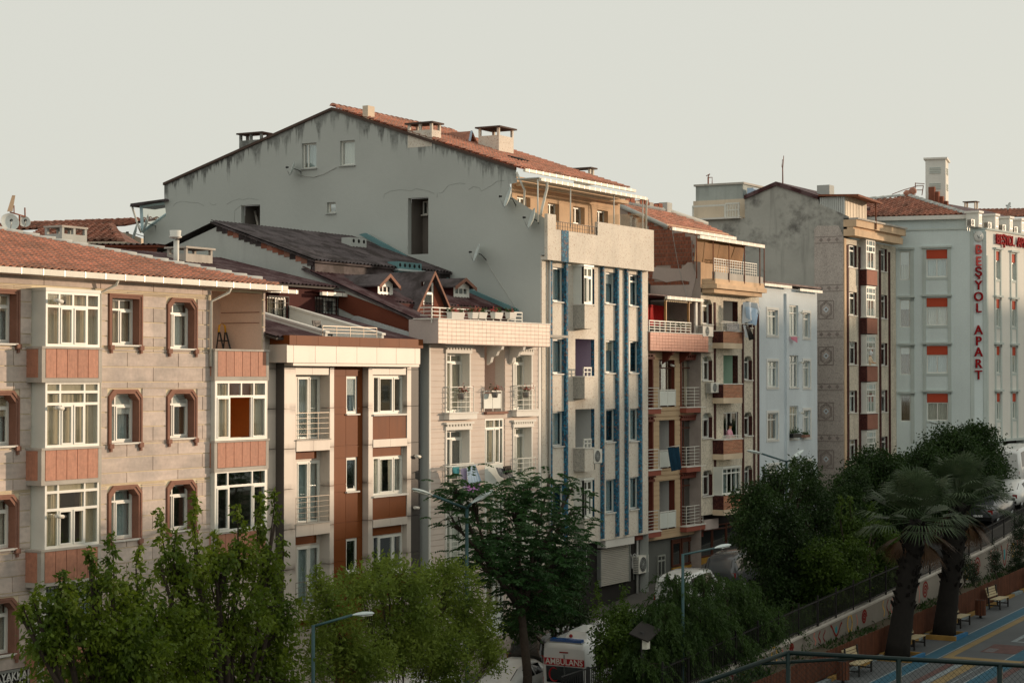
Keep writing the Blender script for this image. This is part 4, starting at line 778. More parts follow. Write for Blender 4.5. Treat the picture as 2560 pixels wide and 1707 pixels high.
# brick edge showing under the upper sheet roof
for k in range(17):
    s = k/16; a = Vector(gp[3])*(1-s)+Vector(gp[2])*s
    bx('brick', B3, FG, a.x-.145, a.x+.145, -.025, .05, a.y-.3, a.y-.09, random.choice([m['brick'], m['redbox'], m['charroof'], m['surround']]))
# roofs: lower and upper front slopes, back slope
lo0 = Vector((xl-.12, 38.2, gp[0][1]-.1)); dyl = -gp[1][0]-(-gp[0][0]); sll = (gp[1][1]-gp[0][1])/(-gp[1][0]+gp[0][0])
M3 = slope_frame(lo0, lo0+Vector((1,0,0)), lo0+Vector((0,1,sll))); Lr = 70.0-xl
xcut = F3.uz('G', 105, 260, 0)[0]                           # terrace begins here
sheet_roof(B3, M3, 0, xcut-xl+1.2, 0, (44.3-38.2)*math.hypot(1, sll), m['maroon'], m['charroof'])
ytb = 40.9; v0 = (ytb-38.2)*math.hypot(1, sll); sheet_roof(B3, M3, xcut-xl+1.2, Lr, v0, (44.3-38.2)*math.hypot(1, sll), m['maroon'], m['charroof'])
slu = (gp[3][1]-gp[2][1])/(-gp[3][0]+gp[2][0]); up0 = Vector((xl-.15, -gp[2][0]-.35, gp[2][1]-.35*slu)); M3u = slope_frame(up0, up0+Vector((1,0,0)), up0+Vector((0,1,slu)))
R3 = sheet_roof(B3, M3u, 0, Lr, 0, (yr+.1-up0.y)*math.hypot(1, slu), m['charroof'], m['charroof']); bx('step_wall', B3, IDF, xl+.02, 69.9, -gp[2][0]-.2, -gp[2][0]-.05, gp[1][1]-.5, gp[2][1]-.03, m['charroof'])
mb = MB(); mb.poly([(xl-.15, yr+.1, zr+.05), (70, yr+.1, zr+.05), (70, 59, zr-3.4), (xl-.15, 59, zr-3.4)]); add('roof_slope', mb, m['charroof'], B3)
def r3z(y): return gp[0][1]-.1+(y-38.2)*sll
def r3u(y): return up0.z+(y-up0.y)*slu
# terrace wall, floor, door dormer
bx('terrace_floor', B3, IDF, xcut+1.2, 70, 38, ytb, pq[3]-.5, pq[3]-.4, m['conc']); bx('terrace_back', B3, IDF, xcut+1.2, 70, ytb, ytb+.1, pq[3]-.4, r3z(ytb)-.02, m['maroonpl'])
def dormer(cx, yf, w, zb, zw, zp_, doorlike=False):
    """gabled dormer: front wall with window, two cheeks, two roof slopes running back to the main slope"""
    F = FY(yf); u0, u1 = cx-w/2, cx+w/2; yb = up0.y+(zp_-up0.z)/slu if zp_ > r3z(44.2) else 38.2+(zp_-(gp[0][1]-.1))/sll
    if not doorlike:
        hole = (u0+.1, u1-.1, zb+.05, zw-.05); wall(B3, F, [(u0, zb-.3), (u1, zb-.3), (u1, zw), (cx, zp_-.05), (u0, zw)], [hole], m['pvc'], .05, name='dormer_front'); wn = window(B3, F, hole, .02, (.33, .67), (), fw_=.06, curt=None, gm='glassd')
    else:
        hole = (cx-.5, cx+.25, zb, zb+2.0); wall(B3, F, [(u0, zb), (u1, zb), (u1, zw), (cx, zp_-.05), (u0, zw)], [hole], m['rust'], .1, name='dormer_front'); window(B3, F, hole, .02, (), (.22,), fw_=.09, curt=None, gm='glassd', name='terrace_door')
    yk = max(yf+.5, (38.2+(zw-(gp[0][1]-.1))/sll))
    for u in (u0, u1-.06): add('dormer_cheek', MB().prism([(yf+.02, zb-.3), (yf+.02, zw), (yk, zw), (yk, zw-.1)], u, u+.06, 0), m['maroonpl'], B3)
    for s, ue in ((-1, u0-.22), (1, u1+.22)):
        ze = zw-.22*(zp_-zw)/(w/2); add('dormer_roof', MB().hexa([(cx,yf-.22,zp_),(ue,yf-.22,ze),(ue,yb,ze),(cx,yb,zp_),(cx,yf-.22,zp_+.06),(ue,yf-.22,ze+.06),(ue,yb,ze+.06),(cx,yb,zp_+.06)]), m['charroof'], B3)
    for s in (-1, 1): add('barge_board', MB().hexa([(cx,yf-.25,zp_-.08),(cx+s*(w/2+.22),yf-.25,zw-.22*(zp_-zw)/(w/2)-.1),(cx+s*(w/2+.22),yf-.22,zw-.22*(zp_-zw)/(w/2)-.1),(cx,yf-.22,zp_-.08),(cx,yf-.25,zp_+.06),(cx+s*(w/2+.22),yf-.25,zw-.22*(zp_-zw)/(w/2)+.05),(cx+s*(w/2+.22),yf-.22,zw-.22*(zp_-zw)/(w/2)+.05),(cx,yf-.22,zp_+.06)]), m['surround'], B3)
for z_, xa, xb, yb_, yw_, yt_, Y in (('E', 1045, 1160, 330, 232, 160, 41.6), ('D', 672, 775, 1400, 1322, 1275, 41.9)):
    p = onY(z_, (xa+xb)/2, yb_, Y); dormer(p.x, Y, onY(z_, xb, yb_, Y).x-onY(z_, xa, yb_, Y).x+.1, p.z, onY(z_, xa, yw_, Y).z, onY(z_, xa, yt_, Y).z)
p = onY('D', 490, 1480, ytb+.05); dormer(p.x, ytb-.02, 2.3, pq[3]-.38, pq[3]+.6, onY('D', 505, 1232, ytb).z, True)
# box on the roof edge with ragged sheet cover, chimneys, flashing
q0 = onY('C', 1385, 1205, 44.0); q1 = onY('C', 1655, 1205, 44.0); zt = onY('C', 1500, 1140, 44).z; FB = FY(44.0); hh = (q0.x+.75*(q1.x-q0.x)-.9, q0.x+.75*(q1.x-q0.x)-.3, q0.z+.1, q0.z+.4)
wall(B3, FB, (q0.x, q1.x, q0.z-.3, zt), [hh], m['gable3'], .2, name='roof_box'); bx('vent', B3, FB, hh[0], hh[1], .18, .2, hh[2], hh[3], m['darkest'])
def fluebox(z_, x0, y0, x1, y1, Y, n, mt, dp=.5):
    a = onY(z_, x0, y0, Y); b = onY(z_, x1, y1, Y); c = add('chimney', MB().box(a.x, b.x, Y, Y+dp, b.z-.5, a.z), mt, R3)
    for k in range(n):
        u = a.x+(b.x-a.x)*(k+.5)/n; add('flue_hole', MB().lathe([(0, 0), (.085, 0), (.085, -.03)], 12, Matrix.Translation((u, Y-.002, a.z-.14)) @ Matrix.Rotation(math.pi/2, 4, 'X')), m['darkest'], c)
    bx('chimney_base', c, IDF, a.x-.12, b.x+.12, Y-.12, Y+dp+.1, b.z-.1, b.z-.02, m['silver'])
fluebox('C', 1648, 978, 1757, 1120, 46.6, 3, m['gable3']); fluebox('C', 1980, 1150, 2150, 1215, 43.6, 5, m['teal'])
FT = FX(69.75); fl = [FT.uz('C', *p) for p in ((1715, 960), (1760, 950), (2281, 1235), (2281, 1275))]; fl2 = [FT.uz('D', *p) for p in ((560, 1235), (800, 1350), (1130, 1490), (1130, 1520), (800, 1400), (545, 1262))]
for q in (fl, fl2): add('flashing', MB().prism(q, -.15, .0, 1), m['teal'], B3, FT.M)
# terrace railing
rq = F3.rect('G', 108, 196, 700, 290, -.6); railing(B3, F3, rq[0], rq[1], -.55, rq[2]-.02, rq[3], m['wmetal'], 4, 13, .03, ret=.5)
for k, (x, wd, c) in enumerate(((258, 84, 1), (370, 40, 1), (422, 55, 0), (525, 55, 0), (618, 50, 1))):
    u, z = F3.uz('G', x, 232, -.7); w = wd*.3826/34; t = thing('flower_box', f'white planter hung on the roof terrace railing, {["leftmost and longest", "second from the left", "middle one of five", "second from the right", "rightmost"][k]}', 'planter', F3.P(u, -.7, z-.1), 'planters on the roof terrace railing')
    mb = MB().hexa([(u-w/2+.05,-.8,z-.12),(u+w/2-.05,-.8,z-.12),(u+w/2-.05,-.62,z-.12),(u-w/2+.05,-.62,z-.12),(u-w/2,-.84,z+.12),(u+w/2,-.84,z+.12),(u+w/2,-.6,z+.12),(u-w/2,-.6,z+.12)]); add('trough', mb, m['trim'], t, F3.M)
    for j in range(3): plant_tuft(t, F3.P(u-w/3+j*w/3, -.7, z+.14), .08, m['leafd'] if j != c else m['flower'], 40, 'foliage' if j != c else 'blossom')
for k, (x, y, lb) in enumerate(((292, 745, 'left top-floor window'), (512, 735, 'loggia'), (715, 735, 'right top-floor window'))):
    u, z = F3.uz('G', x, y, -.3); t = thing('flower_pot', f'hanging pot of pink geraniums at the {lb} of the beige siding building', 'plant pot', F3.P(u, -.3, z-.2), 'geranium pots'); add('pot', MB().lathe([(0, -.2), (.1, -.2), (.15, .02), (.13, .02), (0, 0)], 12, Matrix.Translation(F3.P(u, -.32, z))), m['potgrey'], t)
    plant_tuft(t, F3.P(u, -.32, z+.06), .12, m['leafd'], 40); plant_tuft(t, F3.P(u+.1, -.34, z+.08), .13, m['flower'], 60, 'blossom', .05)
# laundry
u, z = F3.uz('G', 300, 1215, -.6)
t = thing('drying_rack', 'white drying rack with poles reaching out from the lower left window', 'drying rack', F3.P(u, -.25, z)); mb = MB()
for k in range(4): mb.tube([(u-.9, -.3-.12*k, z), (u+1.3, -.35-.25*k, z+.05)], .012, 4)
mb.tube([(u-.9, -.2, z), (u-.9, -.75, z)], .018, 5).tube([(u+1.3, -.2, z), (u+1.35, -1.2, z+.1)], .018, 5); add('rack_bars', mb, m['wmetal'], t, F3.M)
cl = lambda x, y, d: (lambda q: (q[0], d, q[1]))(F3.uz('G', x, y, d))
cloth(F3, [cl(240, 1222, -.7), cl(285, 1218, -.7), cl(282, 1285, -.7), cl(246, 1260, -.7)], m['cl_teal'], 'small teal cloth on the drying rack below the geranium window', seed=3)
cloth(F3, [cl(292, 1235, -.8), cl(335, 1222, -.8), cl(330, 1355, -.8), cl(312, 1370, -.8)], m['cl_lilac'], 'pale lilac garment hanging from the drying rack', seed=4)
cloth(F3, [cl(330, 1222, -.95), cl(385, 1205, -.95), cl(428, 1320, -.95), cl(335, 1332, -.95)], m['cl_blue'], 'light blue garment hanging from the drying rack', seed=5)
cloth(F3, [cl(320, 1320, -.75), cl(416, 1320, -.75), cl(416, 1378, -.75), cl(325, 1390, -.75)], m['cl_pink'], 'mauve towel at the bottom of the drying rack', seed=6)
cloth(F3, [cl(525, 1228, -.5), cl(600, 1225, -.5), cl(668, 1330, -.5), cl(560, 1290, -.5)], m['cl_plaid'], 'grey checked cloth over the middle window rail', seed=7, amp=.08); cloth(F3, [cl(570, 1222, -.62), cl(622, 1205, -.62), cl(625, 1260, -.62), cl(590, 1270, -.62)], m['black'], 'black garment over the middle window rail', seed=8, amp=.06)
# ---------------------------------------------------------------- B4: tall building with grey gable and blue mosaic ribs
F4 = FY(39.3); g4 = zs(74)-.3
B4 = thing('apartment_building', 'tallest apartment building with stained grey gable wall and blue mosaic ribs on a cream front', 'building', (74.5, 39.3, g4))
x4 = F4.uz('D', 1288, 1300)[0]; x4r = F4.uz('H', 948, 1000)[0]; G4 = FX(x4)
gc = lambda x, y, d=0: G4.uz('C', x, y, d); gd = lambda x, y: G4.uz('D', x, y)
apex = gc(1515, 66); eF = gd(1112, 492); eB = gc(315, 602); slF = (apex[1]-eF[1])/(eF[0]-apex[0]); slB = (apex[1]-eB[1])/(apex[0]-eB[0])
m['gable4'] = wallmat('stained_grey_plaster', 'bdc1bc', -apex[0], apex[1], slF, slB)
pb = F4.rect('D', 1337, 868, 2095, 1180, -.35); zsof = F4.uz('D', 1700, 1150, -.35)[1]
poly = [eB, gc(316, 720), gc(330, 830), gc(168, 945), (gc(145, 1000)[0], g4), (-39.3, g4), (-39.3, gd(1290, 1105)[1]), (-38.95, gd(1335, 1105)[1]), (-38.95, gd(1340, 858)[1]), gd(1082, 692), gd(1068, 600), gd(1120, 590), eF, apex]
GR = lambda z, *a: G4.rect(z, *a)
gw = [GR('C', 1297, 308, 1400, 488), GR('C', 1568, 290, 1673, 466), GR('C', 1474, 730, 1537, 806)]; sh = [GR('C', 863, 749, 998, 1020), GR('C', 2052, 697, 2198, 1100)]
wall(B4, G4, poly, gw+sh, m['gable4'], .28, name='gable_wall')
for k, r in enumerate(gw): window(B4, G4, r, .14, (.33,) if k == 0 else (), (), fw_=.07, curt=['curtb', 'curtain', None][k], cov=1, sill=.08, sillm='gable3', gm='glass' if k < 2 else 'glassd', fm='pvc' if k < 2 else 'pvcgrey')
for k, r in enumerate(sh):
    box_room(B4, G4, r, .9, m['shaftpl'], .28, 'light_shaft')  # lining is darker than the gable and streaked
    q = (r[0]+.55*(r[1]-r[0]), r[1]-.08, r[3]-.75, r[3]-.15) if k == 0 else (r[0]+.75*(r[1]-r[0]), r[1]-.02, r[3]-.72, r[3]-.12); window(B4, G4, q, .0, (.5,) if k else (), (), d0=1.08, fw_=.06, curt=None, gm='glassd', sill=.1)
    if k: q = (r[0]+.08, r[0]+.35, r[3]-.65, r[3]-.05); window(B4, G4, q, .0, (), (), d0=1.08, fw_=.06, curt=None, gm='glassd', sill=.1)
    else: pipe(B4, [G4.P(r[0]+.1, .9, r[3]-.2), G4.P(r[0]+.45, .7, r[3]-.9), G4.P(r[0]+.5, .7, r[3]-2.5)], .06, m['conc'])
bx('core', B4, F4, x4+1.6, x4r-.05, 1.7, 20, g4, eF[1]-1.2, m['dark']); bx('side_wall', B4, F4, x4r-.02, x4r, .0, 1.5, g4, pb[2]+.1, m['gable3']); bx('side_wall', B4, F4, x4r-.02, x4r, 1.5, 20, g4, eF[1]-.1, m['gable3'])
# thin render cracks along the floor line
for pts in ([(380, 755), (400, 735), (440, 722), (500, 730), (560, 735), (600, 755)], [(640, 735), (665, 750), (690, 742)], [(760, 745), (800, 722), (850, 705), (880, 712), (920, 700), (985, 712)], [(1880, 700), (1885, 672), (1930, 650), (2000, 640), (2080, 648), (2110, 632), (2200, 650), (2240, 668)], [(2260, 700), (2262, 665), (2300, 660), (2340, 610), (2420, 592), (2460, 600)], [(2485, 640), (2520, 618), (2560, 625), (2580, 650), (2650, 610), (2690, 580), (2740, 575)], [(815, 880), (818, 790), (870, 745)]):
    add('crack', MB().tube([G4.P(gc(*p)[0], -.002, gc(*p)[1]) for p in pts], .008, 3, False), m['crackc'], B4)
# roof
Mr4 = slope_frame((x4-.06, -eF[0]-.25, eF[1]-.2*slF+.06), (x4r, -eF[0]-.25, eF[1]-.2*slF+.06), (x4-.06, -eF[0]+.75, eF[1]+.8*slF+.06)); LV = (eF[0]-apex[0]+.25)*-1; LV = (abs(apex[0])-abs(eF[0])+.25)*math.hypot(1, slF)
R4 = tile_roof(B4, Mr4, [(0, 0), (x4r-x4+.15, 0), (x4r-x4+.15, LV), (0, LV)], .27, .36, m['tile2'], m['tile2'])
mb = MB(); mb.poly([(x4-.06, -apex[0], apex[1]+.06), (x4r+.1, -apex[0], apex[1]+.06), (x4r+.1, -eB[0], eB[1]+.06), (x4-.06, -eB[0], eB[1]+.06)]); add('roof_slope', mb, m['tile2'], B4)
ridge_tiles(R4, (x4, -apex[0], apex[1]+.14), (x4r, -apex[0], apex[1]+.14), .14, m['tile2'], .42)
for a, b in ((eF, apex), (apex, eB)): add('verge_board', MB().hexa([(x4-.1,-a[0],a[1]-.05),(x4+.05,-a[0],a[1]-.05),(x4+.05,-b[0],b[1]-.05),(x4-.1,-b[0],b[1]-.05),(x4-.1,-a[0],a[1]+.07),(x4+.05,-a[0],a[1]+.07),(x4+.05,-b[0],b[1]+.07),(x4-.1,-b[0],b[1]+.07)]), m['vergec'], B4)
# chimneys
def gchim(z_, x0, yt, x1, yb, w, capo=.1, gap=.28, cols=2, mt='gable4', capm='vergec'):
    a, b = G4.uz(z_, x0, yt), G4.uz(z_, x1, yb); return chimney(R4, x4-.004, x4+w, -b[0], -a[0], b[1], a[1], m[mt], m[capm], gap, capo, cols)
gchim('C', 850, 250, 1010, 420, .6); gchim('D', 340, 178, 512, 330, .75, mt='cream4')
a, b = G4.uz('C', 1727, 42), G4.uz('C', 1765, 200); bx('chimney', R4, IDF, x4+.02, x4+.55, -b[0], -a[0], b[1], a[1], m['beigetower'])
def rchim(z_, xa, xb, xc, yt, yb, Y, dpt, **k):               # free-standing on the roof: left face xa-xb, front face xb-xc
    p, q = onY(z_, xb, yt, Y), onY(z_, xc, yt, Y); return chimney(R4, p.x, q.x, Y, Y+dpt, onY(z_, xb, yb, Y).z-.4, p.z, m['cream4'], m['vergec'], **k)
rchim('D', 930, 990, 1095, 195, 385, 44.6, 1.1, gap=.35); rchim('D', 1560, 1640, 1670, 490, 545, 43.2, .9, gap=.3)
p, q = onY('D', 770, 335, 46.2), onY('D', 845, 350, 46.2); pk = onY('D', 793, 222, 46.2)
mb = MB().poly([p, q, pk]); mb = MB(); yb = 49.4; mb.poly([(p.x,46.2,p.z),(pk.x,46.2,pk.z),(pk.x,yb,pk.z),(p.x,yb,p.z+.6)]); mb.poly([(pk.x,46.2,pk.z),(q.x,46.2,q.z),(q.x,yb,q.z+.6),(pk.x,yb,pk.z)]); add('roof_dormer', mb, m['tile'], R4)
mb = MB(); mb.poly([(p.x+.02,46.35,p.z-.3),(q.x-.02,46.35,q.z-.3),(pk.x,46.35,pk.z-.06)]); add('dormer_front', mb, m['rustm'], R4); add('barge_board', MB().bar((p.x,46.18,p.z),(pk.x,46.18,pk.z),.09), m['cl_blue'], R4); add('barge_board', MB().bar((q.x,46.18,q.z),(pk.x,46.18,pk.z),.07), m['woodpanel'], R4)
sk = onY('D', 1130, 440, 42.6); mS = Mr4.copy(); mS.translation = Mr4 @ Vector((sk.x-x4, (42.6-(-eF[0]-.25))*math.hypot(1, slF), .1)); add('skylight', MB().box(-.5, .5, -.3, .3, 0, .08), m['darkest'], R4, mS)
# penthouse behind the terrace
FP = FY(40.75); zpt = eF[1]-.25; zpf = pb[3]-.6
pw = [FP.rect('D', 1340, 737, 1420, 868), FP.rect('D', 1520, 762, 1602, 885), FP.rect('D', 1690, 787, 1768, 905), FP.rect('D', 1120, 690, 1215, 760)]
pw = [(a, b, max(c, zpf+.1), d) for a, b, c, d in pw]
wall(B4, FP, (x4+.05, x4r-.03, zpf, zpt), pw, m['penth'], .3, name='penthouse_wall')
for k, r in enumerate(pw): window(B4, FP, r, .2, (.5,), (), fw_=.08, curt=['curtain', 'curtc', None, None][k], gm='glass' if k < 2 else 'glassd')
bx('terrace_floor', B4, F4, x4+.05, x4r-.05, -.3, 1.44, zpf-.12, zpf, m['conc'])
gutter(B4, F4, x4+.1, x4r+.35, -eF[0]-39.3-.28, eF[1]-.12, m['gutter'], .13, .6)
ca_ = F4.uz('D', 1275, 575, -.25); cb_ = F4.uz('D', 2035, 700, -.25); zc = (ca_[1]+cb_[1])/2
bx('canopy', B4, F4, ca_[0], cb_[0], -.28, .9, zc+.06, zc+.1, m['zinc']); gutter(B4, F4, ca_[0], cb_[0], -.25, zc-.06, m['gutter'], .12, .5)
bx('eave_beam', B4, F4, x4+.2, x4r, 1.0, 1.3, zc-.12, zc+.05, m['penth'])
for x in (1268, 1500, 1810, 2015): u = F4.uz('D', x, 800, -.2)[0]; pipe(B4, [F4.P(u, -.2, pb[3]-.4), F4.P(u, -.2, zc)], .03, m['wmetal'], 'canopy_post')
u = F4.uz('D', 1290, 700, -.1)[0]; pipe(B4, [F4.P(u+.15, -.3, zc-.02), F4.P(u+.25, -.25, zc-.3), F4.P(u, -.15, pb[3]+.2), F4.P(u-.05, -.1, pb[3]-.1)], .06, m['gutter']); u = F4.uz('D', 2035, 800, -.2)[0]; pipe(B4, [F4.P(u, -.3, zc-.02), F4.P(u, -.25, zc-.25), F4.P(u+.03, -.2, pb[3]+.05)], .05, m['gutter'])
pipe(B4, [(x4-.05, -eF[0]-.05, eF[1]-.15), (x4+.3, -eF[0]-.25, eF[1]-.9), (x4+.05, -eF[0]-.3, eF[1]-2.2)], .055, m['gutter'])
for k in range(3): add('washing_line', MB().tube([F4.P(x4+.3, .2+.4*k, zpf+1.75), F4.P(x4r-.2, .2+.4*k, zpf+1.7)], .006, 3, False), m['cable'], B4)
bx('side_glazing', B4, F4, x4r-.12, x4r-.08, .0, 1.4, pb[3]-.1, pb[3]+.8, m['glass'])
# terrace parapet, notched for a short iron railing
n0, n1 = F4.uz('D', 1397, 920, -.35)[0], F4.uz('D', 1695, 930, -.35)[0]; zn = F4.uz('D', 1540, 945, -.35)[1]; ztp = pb[3]
outl = [(pb[0], pb[2]), (pb[1], pb[2]), (pb[1], ztp-.02), (n1, ztp-.02), (n1, zn), (n0, zn), (n0, ztp), (pb[0], ztp)]
add('terrace_parapet', MB().prism(outl, -.35, -.2, 1).box(pb[0]+.02, pb[1]-.02, -.19, .0, pb[2], pb[2]+.15), m['cream4'], B4, F4.M); bx('parapet_return', B4, F4, pb[1]-.12, pb[1], -.19, 1.6, pb[2], ztp-.03, m['cream4'])
u0, u1 = F4.uz('D', 1437, 1000, -.36)[0], F4.uz('D', 1487, 1000, -.36)[0]; bx('mosaic_stripe', B4, F4, u0, u1, -.37, -.345, pb[2]-.02, zn+.02, m['mosaic'])
railing(B4, F4, n0, n1, -.3, zn, F4.uz('D', 1540, 885, -.35)[1], m['iron'], 2, 2, .02, vbars=18)
# front wall with openings
c1 = norm([F4.rect('H', 170, 486, 262, 765), F4.rect('H', 172, 1070, 262, 1352), F4.rect('I', 148, 222, 232, 470), F4.rect('I', 150, 742, 232, 982)])
c3 = norm([F4.rect('H', 600, 527, 684, 782), F4.rect('H', 603, 1080, 684, 1346), F4.rect('I', 527, 206, 597, 440), F4.rect('I', 527, 706, 597, 942)])
c4 = norm([F4.rect('H', 793, 544, 872, 800), F4.rect('H', 797, 1086, 872, 1346), F4.rect('I', 697, 202, 768, 432), F4.rect('I', 697, 690, 766, 918)])
cb = norm([F4.rect('H', 362, 492, 512, 800), F4.rect('H', 352, 1070, 508, 1378), F4.rect('I', 303, 206, 443, 485), F4.rect('I', 308, 705, 447, 985)])
zgf = F4.uz('I', 650, 1120)[1]; ztf = zsof+.1
wall(B4, F4, (x4, x4r, zgf, ztf), c1+c3+c4+cb, m['cream4'], .17, rmt=m['mosaic'])
for col_, cv in ((c1, ['curtb', 'curtb', 'curtb', None]), (c3, ['curtb', 'curtb', None, 'curtb']), (c4, ['curtb', None, 'curtb', 'curtb'])):
    for r, c in zip(col_, cv): window(B4, F4, r, .12, (.28,) if col_ is c4 else (), (.22,) if (col_ is c4 and r is c4[0]) else (), fw_=.07, curt=c, cov=1, gm='glass' if c else 'glassd', sill=.07)
mzs = [p for p in (150, 278, 575, 697, 772, 885)]
for x in mzs: u = F4.uz('H', x+4, 1000, -.1)[0]; bx('mosaic_rib', B4, F4, u-.075, u+.075, -.14, .0, F4.uz('I', 650, 1085)[1]-.12 if x != 150 else zgf+.1, ztf-.12, m['mosaic'])
bx('corner_pilaster', B4, F4, x4, x4+.62, -.06, .0, g4, ztf-.1, m['cream4']); u = F4.uz('H', 140, 900, -.12)[0]; pipe(B4, [F4.P(u, -.14, ztf-.1), F4.P(u, -.14, g4)], .055, m['cable'])
bxs = [F4.rect('H', 432, 795, 514, 985, -.55), F4.rect('H', 428, 1380, 510, 1555, -.55), F4.rect('I', 372, 488, 440, 648, -.55), F4.rect('I', 372, 985, 440, 1155, -.55)]
ubl, ubr = sum(b[0] for b in bxs)/4, sum(b[1] for b in bxs)/4
for k, (q, r) in enumerate(zip(bxs, cb)):
    mb = MB().prism([(ubl, -.55), (ubr-.1, -.55), (ubr+.35, .0), (ubl, .0)], q[2], q[3], 2); p = add('balcony_box', mb, m['boxgrey'], B4, F4.M); mb2 = MB().prism([(ubl-.004, -.556), (ubr-.1, -.556), (ubr+.352, -.0), (ubl+.0, -.5)], q[2]-.006, q[3]+.03, 2)
    bx('front_panel', p, F4, ubl+.0, ubr-.1, -.565, -.552, q[2]-.004, q[3], m['cream4']); bx('coping', p, F4, ubl-.03, ubr-.08, -.6, .0, q[3]+.002, q[3]+.05, m['trim'])
    rr = (max(r[0], ubl), r[1], q[3], r[3])
    if k in (0, 3):
        mb = MB().box(ubl, ubl+.07, -.5, .0, q[3]+.05, r[3]).box(ubl-.05, ubr-.02, -.56, .0, r[3], r[3]+.09); add('bay_frame', mb, m['pvc'], B4, F4.M)
        window(B4, F4, (ubl, ubr-.08, q[3]+.05, r[3]), 0, (.45,), (.27,), d0=-.5, fw_=.09, curt='curtc' if k == 0 else None, cov=.5, gm='glass' if k == 0 else 'glassd', sash=((1, 0),))
        bx('side_pane', B4, F4, ubl+.03, ubl+.04, -.43, -.02, q[3]+.12, r[3]-.06, m['glass']); box_room(B4, F4, r, 1.2, m['dark'], .17)
    else:
        box_room(B4, F4, (r[0], r[1], q[3]-.6, r[3]), 1.3, m['purplepl'] if k == 1 else m['greypl'], .17); railing(B4, F4, ubl+.1, ubr-.1, -.45, q[3]+.05, q[3]+.4, m['wmetal'], 2, 3, .05)
# ground floor
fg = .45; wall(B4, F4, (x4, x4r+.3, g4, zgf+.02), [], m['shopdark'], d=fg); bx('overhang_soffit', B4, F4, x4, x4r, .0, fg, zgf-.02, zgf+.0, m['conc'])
sq = F4.rect('I', 487, 1190, 692, 1452, .3); s = add('roller_shutter', MB().box(sq[0]-.06, sq[0], .25, .44, sq[2], sq[3]).box(sq[1], sq[1]+.06, .25, .44, sq[2], sq[3]), m['grmetal'], B4, F4.M)
n = 20
for k in range(n): zz = sq[2]+(sq[3]-sq[2])*k/n; bx('slat', s, F4, sq[0]+.005, sq[1]-.005, .3+(k % 2)*.004, .42, zz+.012, zz+(sq[3]-sq[2])/n-.012, m['shutter'])
sb = F4.rect('I', 527, 1125, 733, 1180, .0); bx('shutter_housing', B4, F4, sb[0], sb[1], .02, .43, sb[2], sb[3]-.02, m['trim'])
bw = F4.rect('I', 262, 1180, 385, 1325, .45); w = window(B4, F4, bw, -.05, (.5,), (), d0=fg, curt=None, gm='glassd', fm='pvcgrey'); railing(w, F4, bw[0], bw[1], fg-.1, bw[2], bw[3], m['iron'], 3, 2, .03, vbars=10, name='window_bars')
u = F4.uz('I', 250, 1300, .3)[0]; pipe(B4, [F4.P(u, .35, zgf-.05), F4.P(u, .35, g4)], .06, m['cable']); u = F4.uz('I', 757, 1300, .3)[0]; pipe(B4, [F4.P(u, .35, zgf+.6), F4.P(u, .35, g4)], .06, m['cable'])
ac_unit(F4, F4.rect('I', 440, 492, 497, 590, -.55), -.25, 'white air conditioner hung beside the third-floor balcony box of the blue-ribbed front'); ac_unit(F4, F4.rect('I', 762, 1248, 832, 1372, .1), .42, 'large white air conditioner above the shop beside the roller shutter')
u, z = F4.uz('I', 740, 1290, .1); add('hose_coil', MB().tube([(u+.28*math.cos(a)*.5, .1+.02*k, z+.35*math.sin(a)) for k, a in enumerate([q*.5 for q in range(26)])], .025, 5), m['cable'], B4, F4.M)
# satellite dishes on the gable
for z_, x, y, r, aimv, ft, lb in (('C', 1237, 490, .35, (-.62, .74, .3), (1290, 560), 'satellite dish under the gable windows of the tall grey wall'), ('D', 1065, 700, .45, (-.62, .74, .3), (1110, 770), 'large satellite dish at the top of the slanted parapet'), ('D', 1235, 850, .45, (-.62, .74, .3), (1275, 880), 'large satellite dish lower down beside the slanted parapet'), ('D', 842, 1095, .4, (-.62, .74, .3), (900, 1140), 'satellite dish low on the tall grey gable wall above the sheet roof')):
    c = onX(z_, x, y, x4-.4); f = onX(z_, *ft, x4); dish(c, aimv, r, lb, f)
add('dish_cable', MB().tube([onX('D', *p, x4-.02) for p in ((890, 1135), (930, 1200), (1000, 1310), (1060, 1400), (1130, 1510))], .015, 4), m['cable'], B4); add('dish_cable', MB().tube([onX('C', *p, x4-.03) for p in ((1270, 530), (1320, 545), (1380, 550), (1450, 530), (1545, 480))], .013, 4), m['cable'], B4)
# glazed veranda at the back corner
GV = FX(x4+.1); vp = [GV.uz('C', *p) for p in ((150, 752), (356, 728), (358, 800), (160, 940))]; v = B4; fr = MB()
for a, b in zip(vp, vp[1:]+vp[:1]): fr.bar((a[0], 0, a[1]), (b[0], 0, b[1]), .14)
vf = add('veranda_frame', fr, m['vframe'], v, GV.M); mb = MB(); mb.poly([(a[0], .03, a[1]) for a in vp]); add('pane', mb, m['glassv'], vf, GV.M)
rf = [GV.uz('C', *p) for p in ((100, 765), (360, 722), (355, 708), (105, 742))]; add('veranda_roof', MB().prism(rf, -.3, 1.5, 1), m['charroof'], v, GV.M); pipe(B4, [onX('C', *p, x4) for p in ((85, 755), (95, 790), (130, 900), (150, 945))], .05, m['gutter'])
for x, y, lb in ((195, 880, 'satellite dish under the glazed veranda at the back of the grey gable'), (112, 955, 'second satellite dish left of the glazed veranda')): c = onX('C', x, y, x4-.4); dish(c, (-.62, .74, .3), .45, lb, onX('C', x+60, y+70, x4))
